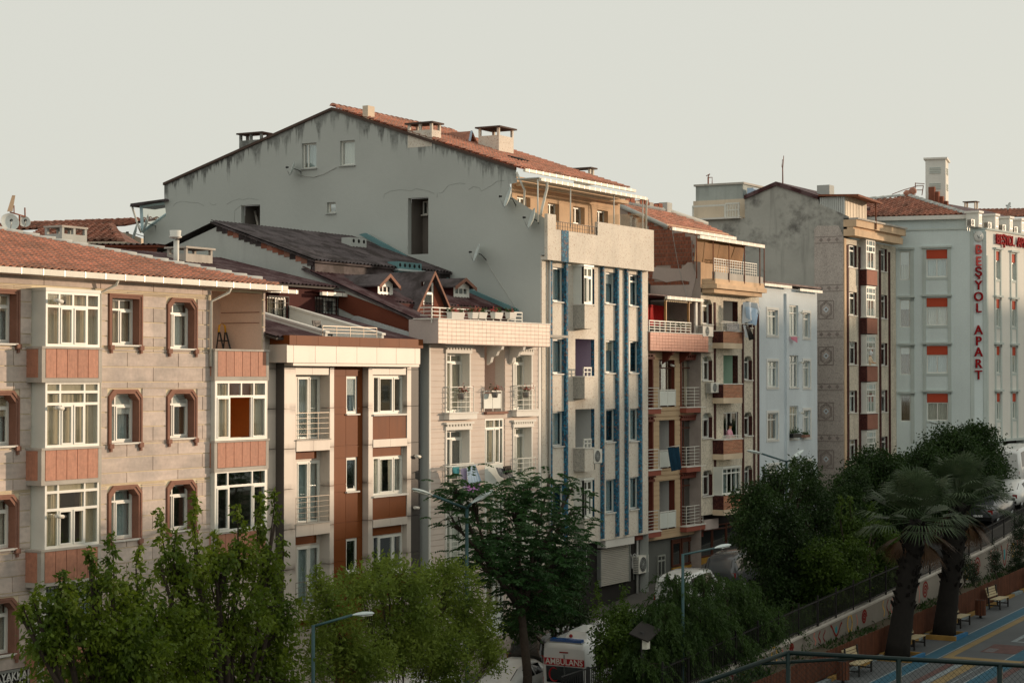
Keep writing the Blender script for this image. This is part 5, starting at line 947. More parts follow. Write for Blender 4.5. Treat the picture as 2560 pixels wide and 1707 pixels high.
# ---------------------------------------------------------------- B5: tan siding building, partly behind B4
F5 = FY(39.95); g5 = zs(82)-.2
B5 = thing('apartment_building', 'narrow tan siding-clad building with red-brown trims and orange-pink tiled parapet', 'building', (82, 40, g5))
x5 = x4r+.03; x5r = F5.uz('I', 1210, 600)[0]; pd = -.75
pq = F5.rect('H', 900, 1022, 1440, 1168, pd); pq = (x5, pq[1], pq[2], pq[3]); zf5 = pq[2]; zgf = F5.uz('I', 1000, 1120)[1]
R_ = [F5.rect('H', 1215, 1240, 1338, 1640), F5.rect('I', 1060, 285, 1168, 610), F5.rect('I', 1060, 695, 1166, 1030)]
C_ = [F5.rect('H', 1035, 1240, 1158, 1650), F5.rect('I', 905, 285, 1016, 628), F5.rect('I', 905, 715, 1020, 1062)]
zR1 = F5.uz('I', 1120, 190)[1]; R_[0] = (R_[0][0], R_[0][1], zR1, R_[0][3]); C_[0] = (C_[0][0], C_[0][1], F5.uz('I', 950, 192)[1], C_[0][3]); R_, C_ = norm(R_), norm(C_)
L_ = [(x5-.6, F5.uz('I', 850, 600)[0], r[2], r[3]) for r in R_]
wall(B5, F5, (x5-1.5, x5r, zgf, zf5+.2), R_+C_+[(x5-.9, l[1], l[2], l[3]) for l in L_], m['tan'], .3, rmt=m['brownt'])
courses(B5, F5, 'siding_board', x5-1.4, x5r-.25, zgf, zf5, .235, [(h[0]-.1, h[1]+.1, h[2]-.15, h[3]+.2) for h in R_]+[(x5-1.4, l[1]+.12, l[2]-.15, l[3]+.2) for l in L_]+C_, m['tan'], -.03, 0, .022)
bx('corner_trim', B5, F5, x5r-.25, x5r, -.08, .0, zgf-.2, zf5-.01, m['brownt']); bx('core', B5, F5, x5-1, x5r, 1.3, 11, g5, zf5, m['dark'])
def bcas(u0, u1, z0, z1, left=True):
    mb = MB()
    if left: mb.box(u0-.12, u0, -.07, 0, z0, z1)
    mb.box(u1, u1+.12, -.07, 0, z0, z1).box(u0-.16, u1+.16, -.12, 0, z1, z1+.12).box(u0-.2, u1+.2, -.16, 0, z1+.2, z1+.27); n = 8
    for k in range(n): u = u0-.1+(u1-u0+.2)*(k+.5)/n; mb.box(u-.05, u+.05, -.14, 0, z1+.12, z1+.2)
    add('window_casing', mb, m['brownt'], B5, F5.M); add('balcony_slab', MB().box(u0-.15, u1+.3, -.38, 0, z0-.28, z0-.04), m['slabr'], B5, F5.M); bx('slab_top', B5, F5, u0-.17, u1+.33, -.41, .0, z0-.038, z0+.01, m['trim']); railing(B5, F5, u0-.02, u1+.18, -.3, z0+.02, z0+.95, m['wmetal'], 6, 3, .022, ret=.3)
for i, r in enumerate(R_):
    bcas(*r); window(B5, F5, r, .2, (.45,), (.17,), fw_=.06, fm='brownw', curt='curtc' if i == 0 else None, cov=.6, gm='glass' if i == 0 else 'glassd', name='french_window')
for i, r in enumerate(L_): bcas(*r); window(B5, F5, r, .2, (.5,), (.17,), fw_=.06, fm='brownw', curt=None, gm='glassd', name='french_window')
for i, r in enumerate(C_):
    u0, u1, z0, z1 = r; zg_ = F5.uz('I', 955, (70, 500, 935)[i])[1]; w = (u1-u0)/2
    for k in (0, 1): bx('glass_panel', B5, F5, u0+k*w+.02, u0+(k+1)*w-.02, -.06, -.045, z0+.08, zg_-.05, m['frost'])
    railing(B5, F5, u0-.03, u1+.03, -.05, z0+.02, zg_, m['wmetal'], 1, 3, .035)
    if i == 0: window(B5, F5, (u0, u1, z0+.02, z1), .15, (.3, .7), (.17,), fm='brownw', fw_=.06, curt='curtc', cov=.4)
    else:
        box_room(B5, F5, r, 1.1, m['greypl'], .3); window(B5, F5, (u0+.45*(u1-u0), u1-.1, z0+.02, z1-.35), .0, (), (), d0=1.32, fm='pvc', curt=None, gm='glass', name='balcony_door'); bx('boiler', B5, F5, u0+.02, u0+.5, .75, 1.2, z1-1.75, z1-.35, m['acwhite'])
# parapet tiles, brackets
bx('parapet_core', B5, F5, pq[0], pq[1]-.03, pd+.03, -.1, pq[2]+.01, pq[3], m['grout2']); courses(B5, F5, 'parapet_tile', pq[0], pq[1], pq[2], pq[3], (pq[3]-pq[2])/6, [], m['otile'], pd, pd+.03, .014, seg=(pq[1]-pq[0])/20, stag=False)
bx('parapet_cap', B5, F5, pq[0], pq[1]+.03, pd-.03, -.05, pq[3]+.002, pq[3]+.04, m['trim']); bx('parapet_soffit', B5, F5, x5, x5r+.1, pd+.05, -.03, pq[2]-.02, pq[2]+.004, m['brownt'])
for x in (1065, 1205): u = F5.uz('H', x, 1200)[0]; add('scroll_bracket', MB().prism([(0, 0), (0, .6), (-.6, .6), (-.55, .45), (-.4, .38), (-.3, .2), (-.15, .12)], u-.08, u+.08, 0), m['brownt'], B5, F5.M @ Matrix.Translation((0, 0, zf5-.61)))
# terrace: railing, awning posts, canopy, dark room with red hanging
rq = F5.rect('H', 948, 928, 1308, 1034, pd); railing(B5, F5, x5, rq[1], pd+.08, pq[3]+.04, rq[3], m['wmetal'], 4, 9, .04)
FT5 = FY(42.3); tq = F5.rect('H', 940, 790, 1370, 1030, .5); wall(B5, FT5, (x5-1.5, x5r+1.2, pq[3]-.4, pq[3]+2.6), [], m['charpl'], name='terrace_back_wall'); bx('terrace_floor', B5, F5, x5-1.2, x5r, -.6, 2.3, pq[3]-.5, pq[3]-.4, m['conc'])
zc = F5.uz('H', 1220, 745, -.4)[1]; bx('canopy', B5, F5, x5-.5, F5.uz('H', 1372, 770, -.4)[0], -.45, 2.3, zc+.08, zc+.13, m['maroon']); gutter(B5, F5, F5.uz('H', 1080, 760, -.4)[0], F5.uz('H', 1375, 770, -.4)[0], -.42, zc-.06, m['gutter'], .15, .6)
for x, w in ((1093, .07), (1280, .06), (1340, .22)): u = F5.uz('H', x, 900, -.35)[0]; bx('canopy_post', B5, F5, u-w/2, u+w/2, -.38, -.28, pq[3]+.04, zc+.05, m['woodw'] if w < .1 else m['trim'])
u0, u1 = F5.uz('H', 1075, 800, -.3)[0], F5.uz('H', 1300, 800, -.3)[0]; mb = MB(); n = 14
for k in range(n): u = u0+(u1-u0)*k/n; mb.prism([(u, zc-.02), (u+(u1-u0)/n, zc-.02), (u+(u1-u0)/n, zc-.12), (u+(u1-u0)/n*.5, zc-.17), (u, zc-.12)], -.33, -.32, 1)
add('awning_fringe', mb, m['curtc'], B5, F5.M)
a = F5.uz('H', 952, 790, 1.2); b = F5.uz('H', 1080, 925, 1.2); cloth(F5, [(a[0]-.6, 1.2, a[1]), (b[0], 1.2, a[1]), (b[0], 1.2, b[1]-.3), (a[0]-.6, 1.2, b[1]-.3)], m['redcloth'], 'bright red hanging on the covered terrace between the buildings', 'hanging_cloth', 'curtain', None, 3, .05)
for k, x in enumerate((1140, 1175, 1240, 1270)):
    u, z = F5.uz('H', x, 1025, -.5); t = thing('flower_pot', f'terracotta plant pot behind the white terrace railing, {["first", "second", "third", "fourth"][k]} from the left', 'plant pot', F5.P(u, -.5, pq[3]+.04), 'pots on the tan building terrace'); z = pq[3]+.04; add('pot', MB().lathe([(0, 0), (.1, 0), (.15, .26), (.12, .26), (0, .22)], 10, Matrix.Translation(F5.P(u, -.5, z))), m['surround'], t); plant_tuft(t, F5.P(u, -.5, z+.3), .13, m['leafd'], 50)
# shop on the ground floor
wall(B5, F5, (x5-1, x5r, g5, zgf), [], m['greydoor'], d=.25); dq = F5.rect('I', 895, 1245, 950, 1500, .2); window(B5, F5, (dq[0], dq[1], g5+.2, dq[3]), 0, (.5,), (.2,), d0=.18, fw_=.07, fm='grmetal2', curt=None, gm='glassd', name='shop_door')
hq = F5.rect('I', 998, 1130, 1205, 1500, .2); sw = F5.uz('I', 998, 1300, .2)[0]
for k, (xa, xb) in enumerate(((1000, 1062), (1070, 1175), (1180, 1210))):
    u0, u1 = F5.uz('I', xa, 1300, .15)[0], F5.uz('I', xb, 1300, .15)[0]; window(B5, F5, (u0, u1, g5+.9, zgf-.15), 0, (.5,) if k == 1 else (), (.12,), d0=.14, fw_=.09, fm='brownw', curt=None, gm='glassd', name='shop_window'); bx('ochre_band', B5, F5, u0, u1, .12, .2, g5+.25, g5+.85, m['ochre'])
    bx('goods', B5, F5, u0+.1, u1-.1, .32, .6, g5+.9, g5+1.35, m['redgoods'])
bx('ground_step', B5, F5, x5, x5r, -.1, .25, g5-.3, g5+.2, m['conc'])
cctv(F5, F5.uz('H', 1120, 1285)[0], -.02, F5.uz('H', 1120, 1285)[1], 'security camera above the middle window of the tan building')
cl = lambda x, y, d: (lambda q: (q[0], d, q[1]))(F5.uz('I', x, y, d))
cloth(F5, [cl(968, 480, -.5), cl(1050, 470, -.9), cl(1062, 630, -.9), cl(990, 655, -.5)], m['cl_navy'], 'dark blue striped cloths drying between the balconies of the tan building', seed=11, waves=7, amp=.06)
t = thing('clothes_line', 'clothes line frame stretched out from the tan building balcony', 'clothes line', F5.P(cl(960, 485, 0)[0], 0, cl(960, 485, 0)[2])); add('line_bars', MB().tube([cl(960, 480, 0), cl(966, 478, -.55), cl(1054, 465, -.95)], .015, 5), m['wmetal'], t, F5.M)
# ---------------------------------------------------------------- B6: raw brick side, brick balconies
F6 = FY(39.55); g6 = zs(89)-.2
B6 = thing('apartment_building', 'cream terrazzo apartment building with raw red brick side wall and brick-faced balconies', 'building', (89, 39.6, g6))
x6 = F6.uz('K', 398, 700)[0]; x6r = F6.uz('K', 778, 700)[0]; zt6 = F6.uz('K', 560, 95)[1]; zgf = F6.uz('K', 560, 1515)[1]
a_ = norm([F6.rect('K', 408, 128, 476, 288), F6.rect('K', 408, 497, 472, 655), F6.rect('K', 405, 868, 470, 1030), F6.rect('K', 404, 1242, 470, 1408)])
c_ = norm([F6.rect('K', 680, 140, 738, 310), F6.rect('K', 680, 497, 732, 652), F6.rect('K', 680, 862, 730, 1015), F6.rect('K', 680, 1212, 730, 1365)])
b_ = norm([F6.rect('K', 545, 138, 640, 335), F6.rect('K', 545, 492, 640, 682), F6.rect('K', 545, 862, 640, 1040), F6.rect('K', 545, 1218, 640, 1395)])
wall(B6, F6, (x6, x6r, zgf, zt6), a_+b_+c_, m['cream6'], .3, rmt=m['maroonst']); bx('core', B6, F6, x6+.3, x6r, 1.6, 11, g6, zt6, m['dark'])
for x in (487, 670, 743, 770): u = F6.uz('K', x, 700)[0]; bx('maroon_strip', B6, F6, u-.09, u+.09, -.05, 0, zgf, zt6-.45, m['maroonst'])
for i, r in enumerate(a_+c_):
    window(B6, F6, r, .2, (.45,), (.25,), fw_=.07, curt=[None, 'curtain', None, None, None, 'curtb', None, 'curtb'][i], cov=1, gm='glass', sill=.08); u0, u1, z0, z1 = r
    for s, uu in ((1, u0), (-1, u1)): add('arched_corner', MB().prism([(uu, z1), (uu+s*.22, z1), (uu, z1-.22)], .0, .2, 1), m['cream6'], B6, F6.M)
q_ = [F6.rect('K', 546, 338, 668, 412, -.6), F6.rect('K', 546, 682, 670, 768, -.6), F6.rect('K', 546, 1042, 670, 1132, -.6), F6.rect('K', 546, 1400, 668, 1492, -.6)]; ub, ue = sum(q[0] for q in q_)/4, sum(q[1] for q in q_)/4
for k, (q, r) in enumerate(zip(q_, b_)):
    p = add('balcony', MB().box(ub, ue, -.6, .0, q[2]-.28, q[2]).box(ub+.015, ue-.015, -.585, -.45, q[2], q[3]).box(ub+.015, ub+.15, -.45, 0, q[2], q[3]).box(ue-.15, ue-.015, -.45, 0, q[2], q[3]), m['fmortar'], B6, F6.M)
    courses(p, F6, 'brick', ub, ue, q[2], q[3], (q[3]-q[2])/10, [], m['facebrick'], -.605, -.58, .018, seg=(ue-ub)/8); bx('side_facing', p, F6, ub-.004, ub+.012, -.58, .0, q[2], q[3], m['maroonst']); bx('coping', p, F6, ub-.04, ue+.04, -.64, .0, q[3]+.002, q[3]+.05, m['trim'])
    if k < 2: box_room(B6, F6, (r[0], r[1], q[3]-.5, r[3]), 1.2, m['greypl'] if k == 0 else m['mint'], .3)
    elif k == 2: window(B6, F6, (r[0], r[1], q[3]-.1, r[3]), .05, (.3, .6), (), fw_=.06, curt=None, gm='glassd', opened=((1, 0),)); 
    else:
        window(B6, F6, (ub+.1, ue-.02, q[3]+.05, r[3]), 0, (.25, .5, .75), (.2,), d0=-.5, fw_=.06, curt='curtb', cov=.3); mb = MB().box(ub+.04, ub+.1, -.5, 0, q[3]+.05, r[3]).box(ub+.04, ue, -.55, 0, r[3], r[3]+.08); add('bay_frame', mb, m['pvcgrey'], B6, F6.M)
    if k in (0, 2): railing(B6, F6, ub, ue, -.55, q[3]+.05, q[3]+(.5 if k == 0 else .22), m['wmetal'], 2, 2, .025, vbars=14)
# stepped cornice and top terrace
cq = F6.rect('J', 955, 865, 1612, 1000, -.75); add('cornice', MB().box(x6+.1, cq[1], -.75, .0, cq[2]+.45, cq[3]).box(x6+.05, cq[1]+.08, -.85, 0, cq[2]+.22, cq[2]+.44).box(x6+.15, cq[1]-.1, -.65, 0, cq[2], cq[2]+.21), m['gold7'], B6, F6.M)
rq = F6.rect('J', 922, 640, 1540, 870, -.68); zr0 = cq[3]+.35; bx('terrace_kerb', B6, F6, x6+.15, cq[1]-.1, -.72, -.55, cq[3], zr0, m['conc']); railing(B6, F6, x6+.1, F6.uz('J', 1542, 780, -.7)[0], -.66, zr0, F6.uz('J', 1230, 665, -.7)[1], m['wmetal'], 5, 20, .028)
zc = F6.uz('J', 1270, 495, -.7)[1]; bx('canopy', B6, F6, x6+.1, cq[1], -.78, 2.0, zc+.1, zc+.16, m['maroon']); gutter(B6, F6, F6.uz('J', 955, 460, -.75)[0], F6.uz('J', 1590, 545, -.75)[0], -.74, zc-.05, m['gutter'], .16, .8)
for x in (937, 1100, 1255, 1407, 1558, 1600): u = F6.uz('J', x, 700, -.7)[0]; pipe(B6, [F6.P(u, -.75, cq[3]-.1), F6.P(u, -.75, zc+.05)], .03, m['rustm'], 'canopy_post', 6)
FQ = FY(41.4); wall(B6, FQ, (x6, x6r+.3, cq[3]-.2, zc+.9), [], m['penth'], name='terrace_back_wall'); u0, u1 = F6.uz('J', 945, 560, -.4)[0], F6.uz('J', 1410, 600, -.4)[0]
cloth(F6, [(u0, -.45, zc), (u1, -.45, zc), (u1+.3, -.2, zc-1.25), (u0, -.35, zc-1.1)], m['tarp'], 'brown translucent tarpaulin hanging under the canopy of the top brick terrace', 'tarpaulin', 'tarpaulin', None, 4, .07)
# brick side wall (faces left)
G6 = FX(x6); jp = lambda x, y: G6.uz('J', x, y); yb6 = 52.0
sidep = [(-yb6, g6), (-39.55, g6), (-39.55, zt6), (-39.6, cq[3]), jp(915, 440), jp(665, 350), (-44.6, jp(350, 235)[1]), jp(165, 140), (-yb6, jp(165, 140)[1]-.6)]
sidep = [(-yb6, g6), (-39.55, g6), (-39.55, zc+.2), jp(662, 362), jp(165, 135), (-yb6, jp(165, 135)[1]-.3)]
wall(B6, G6, sidep, [], m['mortar'], name='side_wall')
def inpoly(poly): return lambda u, z: inside((u, z), poly)
bp = [jp(*p) for p in ((168, 150), (655, 368), (905, 430), (912, 690), (840, 700), (780, 745), (540, 720), (525, 850), (470, 870), (470, 430), (470, 330))]; bp2 = [jp(*p) for p in ((470, 740), (520, 740), (515, 850), (640, 880), (840, 860), (885, 880), (880, 908), (470, 912))]
cnt = []; bh, bw_ = .2, .2; us = [p[0] for p in bp]; z0 = min(p[1] for p in bp+bp2); row = 0; z = z0
while z < max(p[1] for p in bp):
    u = min(us)-(row % 2)*bw_/2
    while u < max(us):
        if inside((u+bw_/2, z+bh/2), bp) or inside((u+bw_/2, z+bh/2), bp2): cnt.append((u, z))
        u += bw_
    z += bh; row += 1
cnt.sort(key=lambda c: -c[0]); bme = cube(m['brick'])
for u, z in cnt[:300]: link('brick', bme, B6, G6.M @ Matrix.Translation((u+bw_/2, -.006+random.uniform(-.006, .006), z+bh/2)) @ Matrix.Diagonal((bw_-.022, .04, bh-.022, 1)))
if cnt[300:]:
    mb = MB()
    for u, z in cnt[300:]: jt = random.uniform(-.006, .006); mb.box(u+.011, u+bw_-.011, -.026+jt, .01, z+.011, z+bh-.011)
    o = add('brick', mb, m['brick'], B6, G6.M); o['kind'] = 'stuff'
pp = [jp(*p) for p in ((525, 735), (640, 745), (800, 752), (860, 690), (905, 690), (945, 800), (935, 870), (895, 1035), (475, 1000), (475, 915), (880, 910), (885, 880), (800, 865), (650, 885), (560, 855), (515, 850))]; mb = MB(); mb.prism(pp, -.035, -.01, 1); add('cement_patch', mb, m['mauve'], B6, G6.M)
for pts in ([(712, 372), (735, 520), (775, 740), (862, 1042)], [(905, 440), (908, 640), (930, 800)]): add('loose_cable', MB().tube([G6.P(jp(*q)[0], -.06, jp(*q)[1]) for q in pts], .012, 4, False), m['cable'], B6)
# its tile roof
e0 = jp(665, 345); e1 = jp(165, 118); sl6 = (e1[1]-e0[1])/(e0[0]-e1[0]); Mr6 = slope_frame((x6-.08, -e0[0]-.15, e0[1]-.1), (x6r+1.2, -e0[0]-.15, e0[1]-.1), (x6-.08, -e0[0]+.85, e0[1]-.1+sl6)); Lv = (-e1[0]+e0[0]+.15)*math.hypot(1, sl6); Lu = F6.uz('J', 1340, 450, 1.5)[0]-x6
R6 = tile_roof(B6, Mr6, [(0, 0), (Lu, 0), (Lu, Lv*.5), (Lu*.75, Lv), (0, Lv)], .27, .36, m['tile2'], m['tile2']); gutter(B6, FY(-e0[0]), x6-.05, x6+Lu, -.12, e0[1]-.16, m['gutter'], .16, .8)
add('verge_mortar', MB().tube([(x6-.05, -e0[0], e0[1]+.0), (x6-.05, -e1[0], e1[1]+.0)], .12, 6), m['cement'], R6); add('ridge_mortar', MB().tube([(x6, -e1[0], e1[1]+.1), (x6+Lu*.75, -e1[0], e1[1]+.1), (x6+Lu, -e1[0]-(-e1[0]+e0[0])*.5, (e0[1]+e1[1])/2+.1)], .15, 6), m['cement'], R6)
for k in range(9): bx('ridge_brick', R6, IDF, x6+.3+k*.55, x6+.75+k*.55, -e1[0]-.1, -e1[0]+.2, e1[1]+.1, e1[1]+.3+random.uniform(0, .2), m['brick'] if k % 3 else m['conc'])
pk = onY('J', 650, 180, -e1[0]); bx('chimney', R6, IDF, pk.x-.3, pk.x+.3, -e1[0]-.2, -e1[0]+.3, e1[1], pk.z+.4, m['gable3'])
# ground floor
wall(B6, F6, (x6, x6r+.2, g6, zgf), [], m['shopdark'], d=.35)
for k in range(4): u = x6+.3+k*(x6r-x6-.4)/4; window(B6, F6, (u, u+(x6r-x6-.6)/4, g6+.5, zgf-.6), 0, (), (.15,), d0=.3, fw_=.07, fm='brownw', curt=None, gm='glassd', name='shop_window'); bx('ochre_band', B6, F6, u, u+(x6r-x6-.6)/4, .28, .34, g6+.05, g6+.48, m['ochre'])
bx('shop_sign_board', B6, F6, x6+.5, x6+2.2, .05, .15, zgf-.75, zgf-.25, m['mauve'])
ac_unit(F6, F6.rect('K', 460, 668, 516, 735, -.3), -.02, 'white air conditioner on the cream terrazzo front beside the brick balcony'); ac_unit(F6, F6.rect('K', 415, 300, 482, 368, -.4), -.05, 'boxy white air conditioner beside the tan building terrace')
cl = lambda x, y, d: (lambda q: (q[0], d, q[1]))(F6.uz('J', x, y, d))
cloth(F6, [cl(1410, 1090, -.9), cl(1560, 1085, -1.3), cl(1590, 1160, -1.3), cl(1420, 1290, -.9)], m['cl_white'], 'large pale blue sheet billowing from the brick balcony', seed=21, waves=2, amp=.16); cloth(F6, [cl(1430, 1130, -1.0), cl(1580, 1130, -1.3), cl(1530, 1300, -1.3), cl(1450, 1310, -.95)], m['cl_blue'], 'lower fold of pale blue bedding on the clothes line', seed=25, waves=2, amp=.12)
cloth(F6, [cl(1430, 1310, -.9), cl(1470, 1330, -.9), cl(1515, 1440, -.95), cl(1462, 1450, -.9)], m['black'], 'black trousers hanging beside the billowing sheet', seed=22); cloth(F6, [cl(1400, 1300, -.85), cl(1430, 1310, -.85), cl(1448, 1430, -.85), cl(1425, 1420, -.85)], m['cl_white'], 'thin white garment hanging next to the black trousers', seed=23); cloth(F6, [cl(1240, 1285, -.68), cl(1360, 1290, -.68), cl(1360, 1362, -.68), cl(1240, 1362, -.68)], m['cl_plaid'], 'grey striped rug over the top brick balcony railing', seed=24)
t = thing('clothes_line', 'clothes line frame in front of the top brick balcony', 'clothes line', F6.P(*cl(1190, 1290, 0))); mb = MB()
for d in (-.75, -1.0, -1.25): mb.tube([cl(1180, 1282, d), cl(1500, 1295, d)], .012, 4)
mb.tube([cl(1180, 1282, 0), cl(1180, 1282, -1.3)], .016, 5).tube([cl(1500, 1295, 0), cl(1500, 1295, -1.3)], .016, 5); add('line_bars', mb, m['wmetal'], t, F6.M)
# ---------------------------------------------------------------- B6b: pale blue plastered building
F7 = FY(39.75); g7 = zs(97)-.2
B7 = thing('apartment_building', 'pale blue plastered building with white framed windows under a maroon roof edge', 'building', (97, 39.8, g7))
x7, x7r = x6r+.03, F7.uz('K', 1158, 700)[0]; us_ = F7.uz('K', 957, 700)[0]; zt7 = F7.uz('K', 960, 55)[1]
e_ = norm([F7.rect('K', 838, 196, 905, 362), F7.rect('K', 834, 530, 902, 700), F7.rect('K', 830, 868, 898, 1042), F7.rect('K', 826, 1210, 896, 1400)])
h_ = norm([F7.rect('K', 980, 166, 1040, 368), F7.rect('K', 975, 492, 1036, 702), F7.rect('K', 975, 822, 1036, 1040), F7.rect('K', 978, 1170, 1030, 1380)])
i_ = norm([F7.rect('K', 1070, 215, 1113, 378), F7.rect('K', 1066, 528, 1112, 702), F7.rect('K', 1066, 850, 1110, 1028), F7.rect('K', 1066, 1185, 1110, 1360)])
wall(B7, F7, (x7, x7r, g7, zt7), e_+h_+i_, m['lblue'], .18); bx('core', B7, F7, x7, x7r, 1.2, 9, g7, zt7, m['dark']); bx('stepped_pier', B7, F7, us_-.25, us_+.1, -.12, 0, g7, zt7-.3, m['lblue'])
for i, r in enumerate(e_+h_+i_):
    window(B7, F7, r, .1, (.5,), (.25,), fw_=.07, curt=['curtain', 'curtb', None][i % 3], cov=1, sill=.05); u0, u1, z0, z1 = r
    if i < 4 or i > 7: add('white_band', MB().box(u0-.14, u0, -.03, 0, z0-.12, z1+.14).box(u1, u1+.14, -.03, 0, z0-.12, z1+.14).box(u0, u1, -.03, 0, z1, z1+.14).box(u0, u1, -.03, 0, z0-.12, z0-.05), m['white'], B7, F7.M)
bx('roof', B7, F7, x7-.1, x7r, -.25, 9, zt7+.14, zt7+.24, m['maroon']); gutter(B7, F7, x7, us_, -.2, zt7-.02, m['gutter'], .14, .8); gutter(B7, F7, us_+1.2, x7r, -.2, zt7-.1, m['gutter'], .14, .8)
for i, r in ((0, h_[0]), (1, h_[1]), (2, h_[2])): cctv(F7, r[1]+.1, -.02, r[3]-.4, f'small security camera beside the {["top", "second", "third"][i]} middle window of the pale blue building', .2)
u, z = F7.uz('K', 1015, 1005, -.2); t = thing('flower_box', 'dark window box of plants on the pale blue building', 'planter', F7.P(u, -.25, z-.15)); add('trough', MB().box(u-.6, u+.6, -.32, -.02, z-.2, z+.02), m['black'], t, F7.M)
for k in range(4): plant_tuft(t, F7.P(u-.45+.3*k, -.17, z+.05), .12, m['leafd'], 50)
u, z = F7.uz('K', 1085, 1010, -.2); t = thing('flower_box', 'small window box of reddish plants beside the dark window box', 'planter', F7.P(u, -.2, z-.1)); add('trough', MB().box(u-.4, u+.4, -.28, -.02, z-.14, z+.0), m['surround'], t, F7.M)
for k in range(3): plant_tuft(t, F7.P(u-.25+.25*k, -.15, z+.03), .09, m['leafd'], 40)
q = lambda x, y: (lambda w: (w[0], -.25, w[1]))(F7.uz('K', x, y, -.25)); cloth(F7, [q(985, 372), q(1028, 372), q(1028, 412), q(990, 385)], m['cl_pink2'], 'pink cloth pegged under the top middle window of the pale blue building', seed=31)
# person at the brick balcony's window and another at the far bay are added further down
# ---------------------------------------------------------------- B8: building with mould-stained side wall
F8 = FY(39.6); g8 = zs(110)-.2
B8 = thing('apartment_building', 'sandy terrazzo building with mould-stained grey side wall and maroon window strips', 'building', (110, 39.6, g8))
x8 = F8.uz('M', 345, 800)[0]; x8r = F8.uz('M', 692, 800)[0]; G8 = FX(x8); gl = lambda x, y: G8.uz('L', x, y); zt8 = F8.uz('M', 520, 122)[1]
m['mould'] = mouldmat('mould_stained_plaster', 'b4b3ab')
ap = gl(900, 312); gp8 = [(gl(80, 625)[0], g8), (-39.6, g8), (-39.6, gl(1515, 775)[1]), gl(1555, 770), gl(1560, 690), gl(1578, 604), gl(1300, 484), gl(1292, 442), ap, gl(604, 442), gl(606, 620), gl(80, 627)]
wall(B8, G8, gp8, [], m['mould'], name='side_wall'); bx('core', B8, F8, x8+.3, x8r-.1, 1.2, 20, g8, zt8, m['dark']); bx('side_wall', B8, F8, x8r-.01, x8r+.01, .0, 20, g8, zt8, m['gable3'])
# terrazzo strip towards the street with patterned bands and diamond medallions
sp = [G8.uz('M', 135, 15), (-39.62, G8.uz('M', 330, 70)[1]), (-39.62, g8), (G8.uz('M', 160, 800)[0]-.1, g8)]; s0 = (G8.uz('M', 150, 300)[0])
st = add('terrazzo_strip', MB().prism([(s0, g8), (-39.61, g8), (-39.61, G8.uz('L', 1500, 785)[1]), (-39.9, G8.uz('L', 1400, 692)[1]), (s0+.2, G8.uz('L', 1240, 692)[1]), (s0, G8.uz('L', 1232, 720)[1])], -.03, .0, 1), m['side7'], B8, G8.M)
for y in (105, 425, 732, 1080, 1420):
    z = G8.uz('M', 240, y)[1]; b = add('pattern_band', MB().box(s0+.05, -39.63, -.045, -.03, z+.17, z+.2).box(s0+.05, -39.63, -.045, -.03, z-.2, z-.17), m['band7'], st, G8.M); n = 7; w = (-39.63-s0-.05)/n
    for k in range(n): u = s0+.05+(k+.5)*w; bx('diamond', b, G8.M @ Matrix.Translation((u, 0, z)) @ Matrix.Rotation(math.pi/4, 4, 'Y'), -.09, .09, -.042, -.03, -.09, .09, m['band7'] if k % 2 else m['mauve'])
for y in (568, 875, 1243, 1560):
    u, z = G8.uz('M', 228, y); h = .42; w = .46
    mb = MB()
    for s, t in ((1.0, .03), (.82, .025)):
        for a, b in (((-w*s, -h*1.25*s), (w*s, -h*1.25*s)), ((w*s, -h*1.25*s), (w*s, h*1.25*s)), ((w*s, h*1.25*s), (-w*s, h*1.25*s)), ((-w*s, h*1.25*s), (-w*s, -h*1.25*s))):
            if s == 1: mb.bar((u+a[0], -.035, z+a[1]), (u+b[0], -.035, z+b[1]), t)
        q = [(0, -h*1.15*s), (w*.75*s, -h*.6*s), (w*.75*s, h*.6*s), (0, h*1.15*s), (-w*.75*s, h*.6*s), (-w*.75*s, -h*.6*s)]
        for a, b in zip(q, q[1:]+q[:1]): mb.bar((u+a[0], -.035, z+a[1]), (u+b[0], -.035, z+b[1]), t)
    md = add('medallion', mb, m['band7'], st, G8.M)
    for r_, mt in ((.2, 'mauve'), (.13, 'lblue'), (.06, 'band7')): bx('diamond', md, G8.M @ Matrix.Translation((u, 0, z)) @ Matrix.Rotation(math.pi/4, 4, 'Y'), -r_, r_, -.04-(.4-r_)*.02, -.03, -r_, r_, m[mt])
# street front
c1 = norm([F8.rect('M', 375, 140, 433, 288), F8.rect('M', 374, 452, 436, 606), F8.rect('M', 372, 782, 432, 932), F8.rect('M', 370, 1105, 430, 1252), F8.rect('M', 368, 1430, 428, 1570)])
c3 = norm([F8.rect('M', 588, 165, 632, 316), F8.rect('M', 588, 472, 636, 628), F8.rect('M', 588, 790, 632, 938), F8.rect('M', 588, 1102, 632, 1248), F8.rect('M', 588, 1410, 632, 1556)])
cb = norm([F8.rect('M', 496, 105, 556, 302, -.4), F8.rect('M', 496, 420, 556, 620, -.4), F8.rect('M', 494, 742, 556, 938, -.4), F8.rect('M', 494, 1058, 554, 1254, -.4), F8.rect('M', 494, 1375, 554, 1570, -.4)])
wall(B8, F8, (x8, x8r, g8, zt8), c1+c3, m['cream6'], .25, rmt=m['maroonst'])
for x in (369, 447, 583, 645): u = F8.uz('M', x, 800)[0]; bx('maroon_strip', B8, F8, u-.13, u+.13, -.06, 0, g8, zt8-.4, m['maroonst'])
for x in (352,): u = F8.uz('M', x, 800)[0]; bx('pilaster', B8, F8, x8, u+.15, -.05, .0, g8, zt8-.05, m['gold7'])
for i, r in enumerate(c1+c3): window(B8, F8, r, .15, (.45,), (.25,), fw_=.08, curt=['curtain', 'curtc', None, 'curtb', None][i % 5], cov=1, sill=.06)
ub, ue = cb[0][0], cb[0][1]
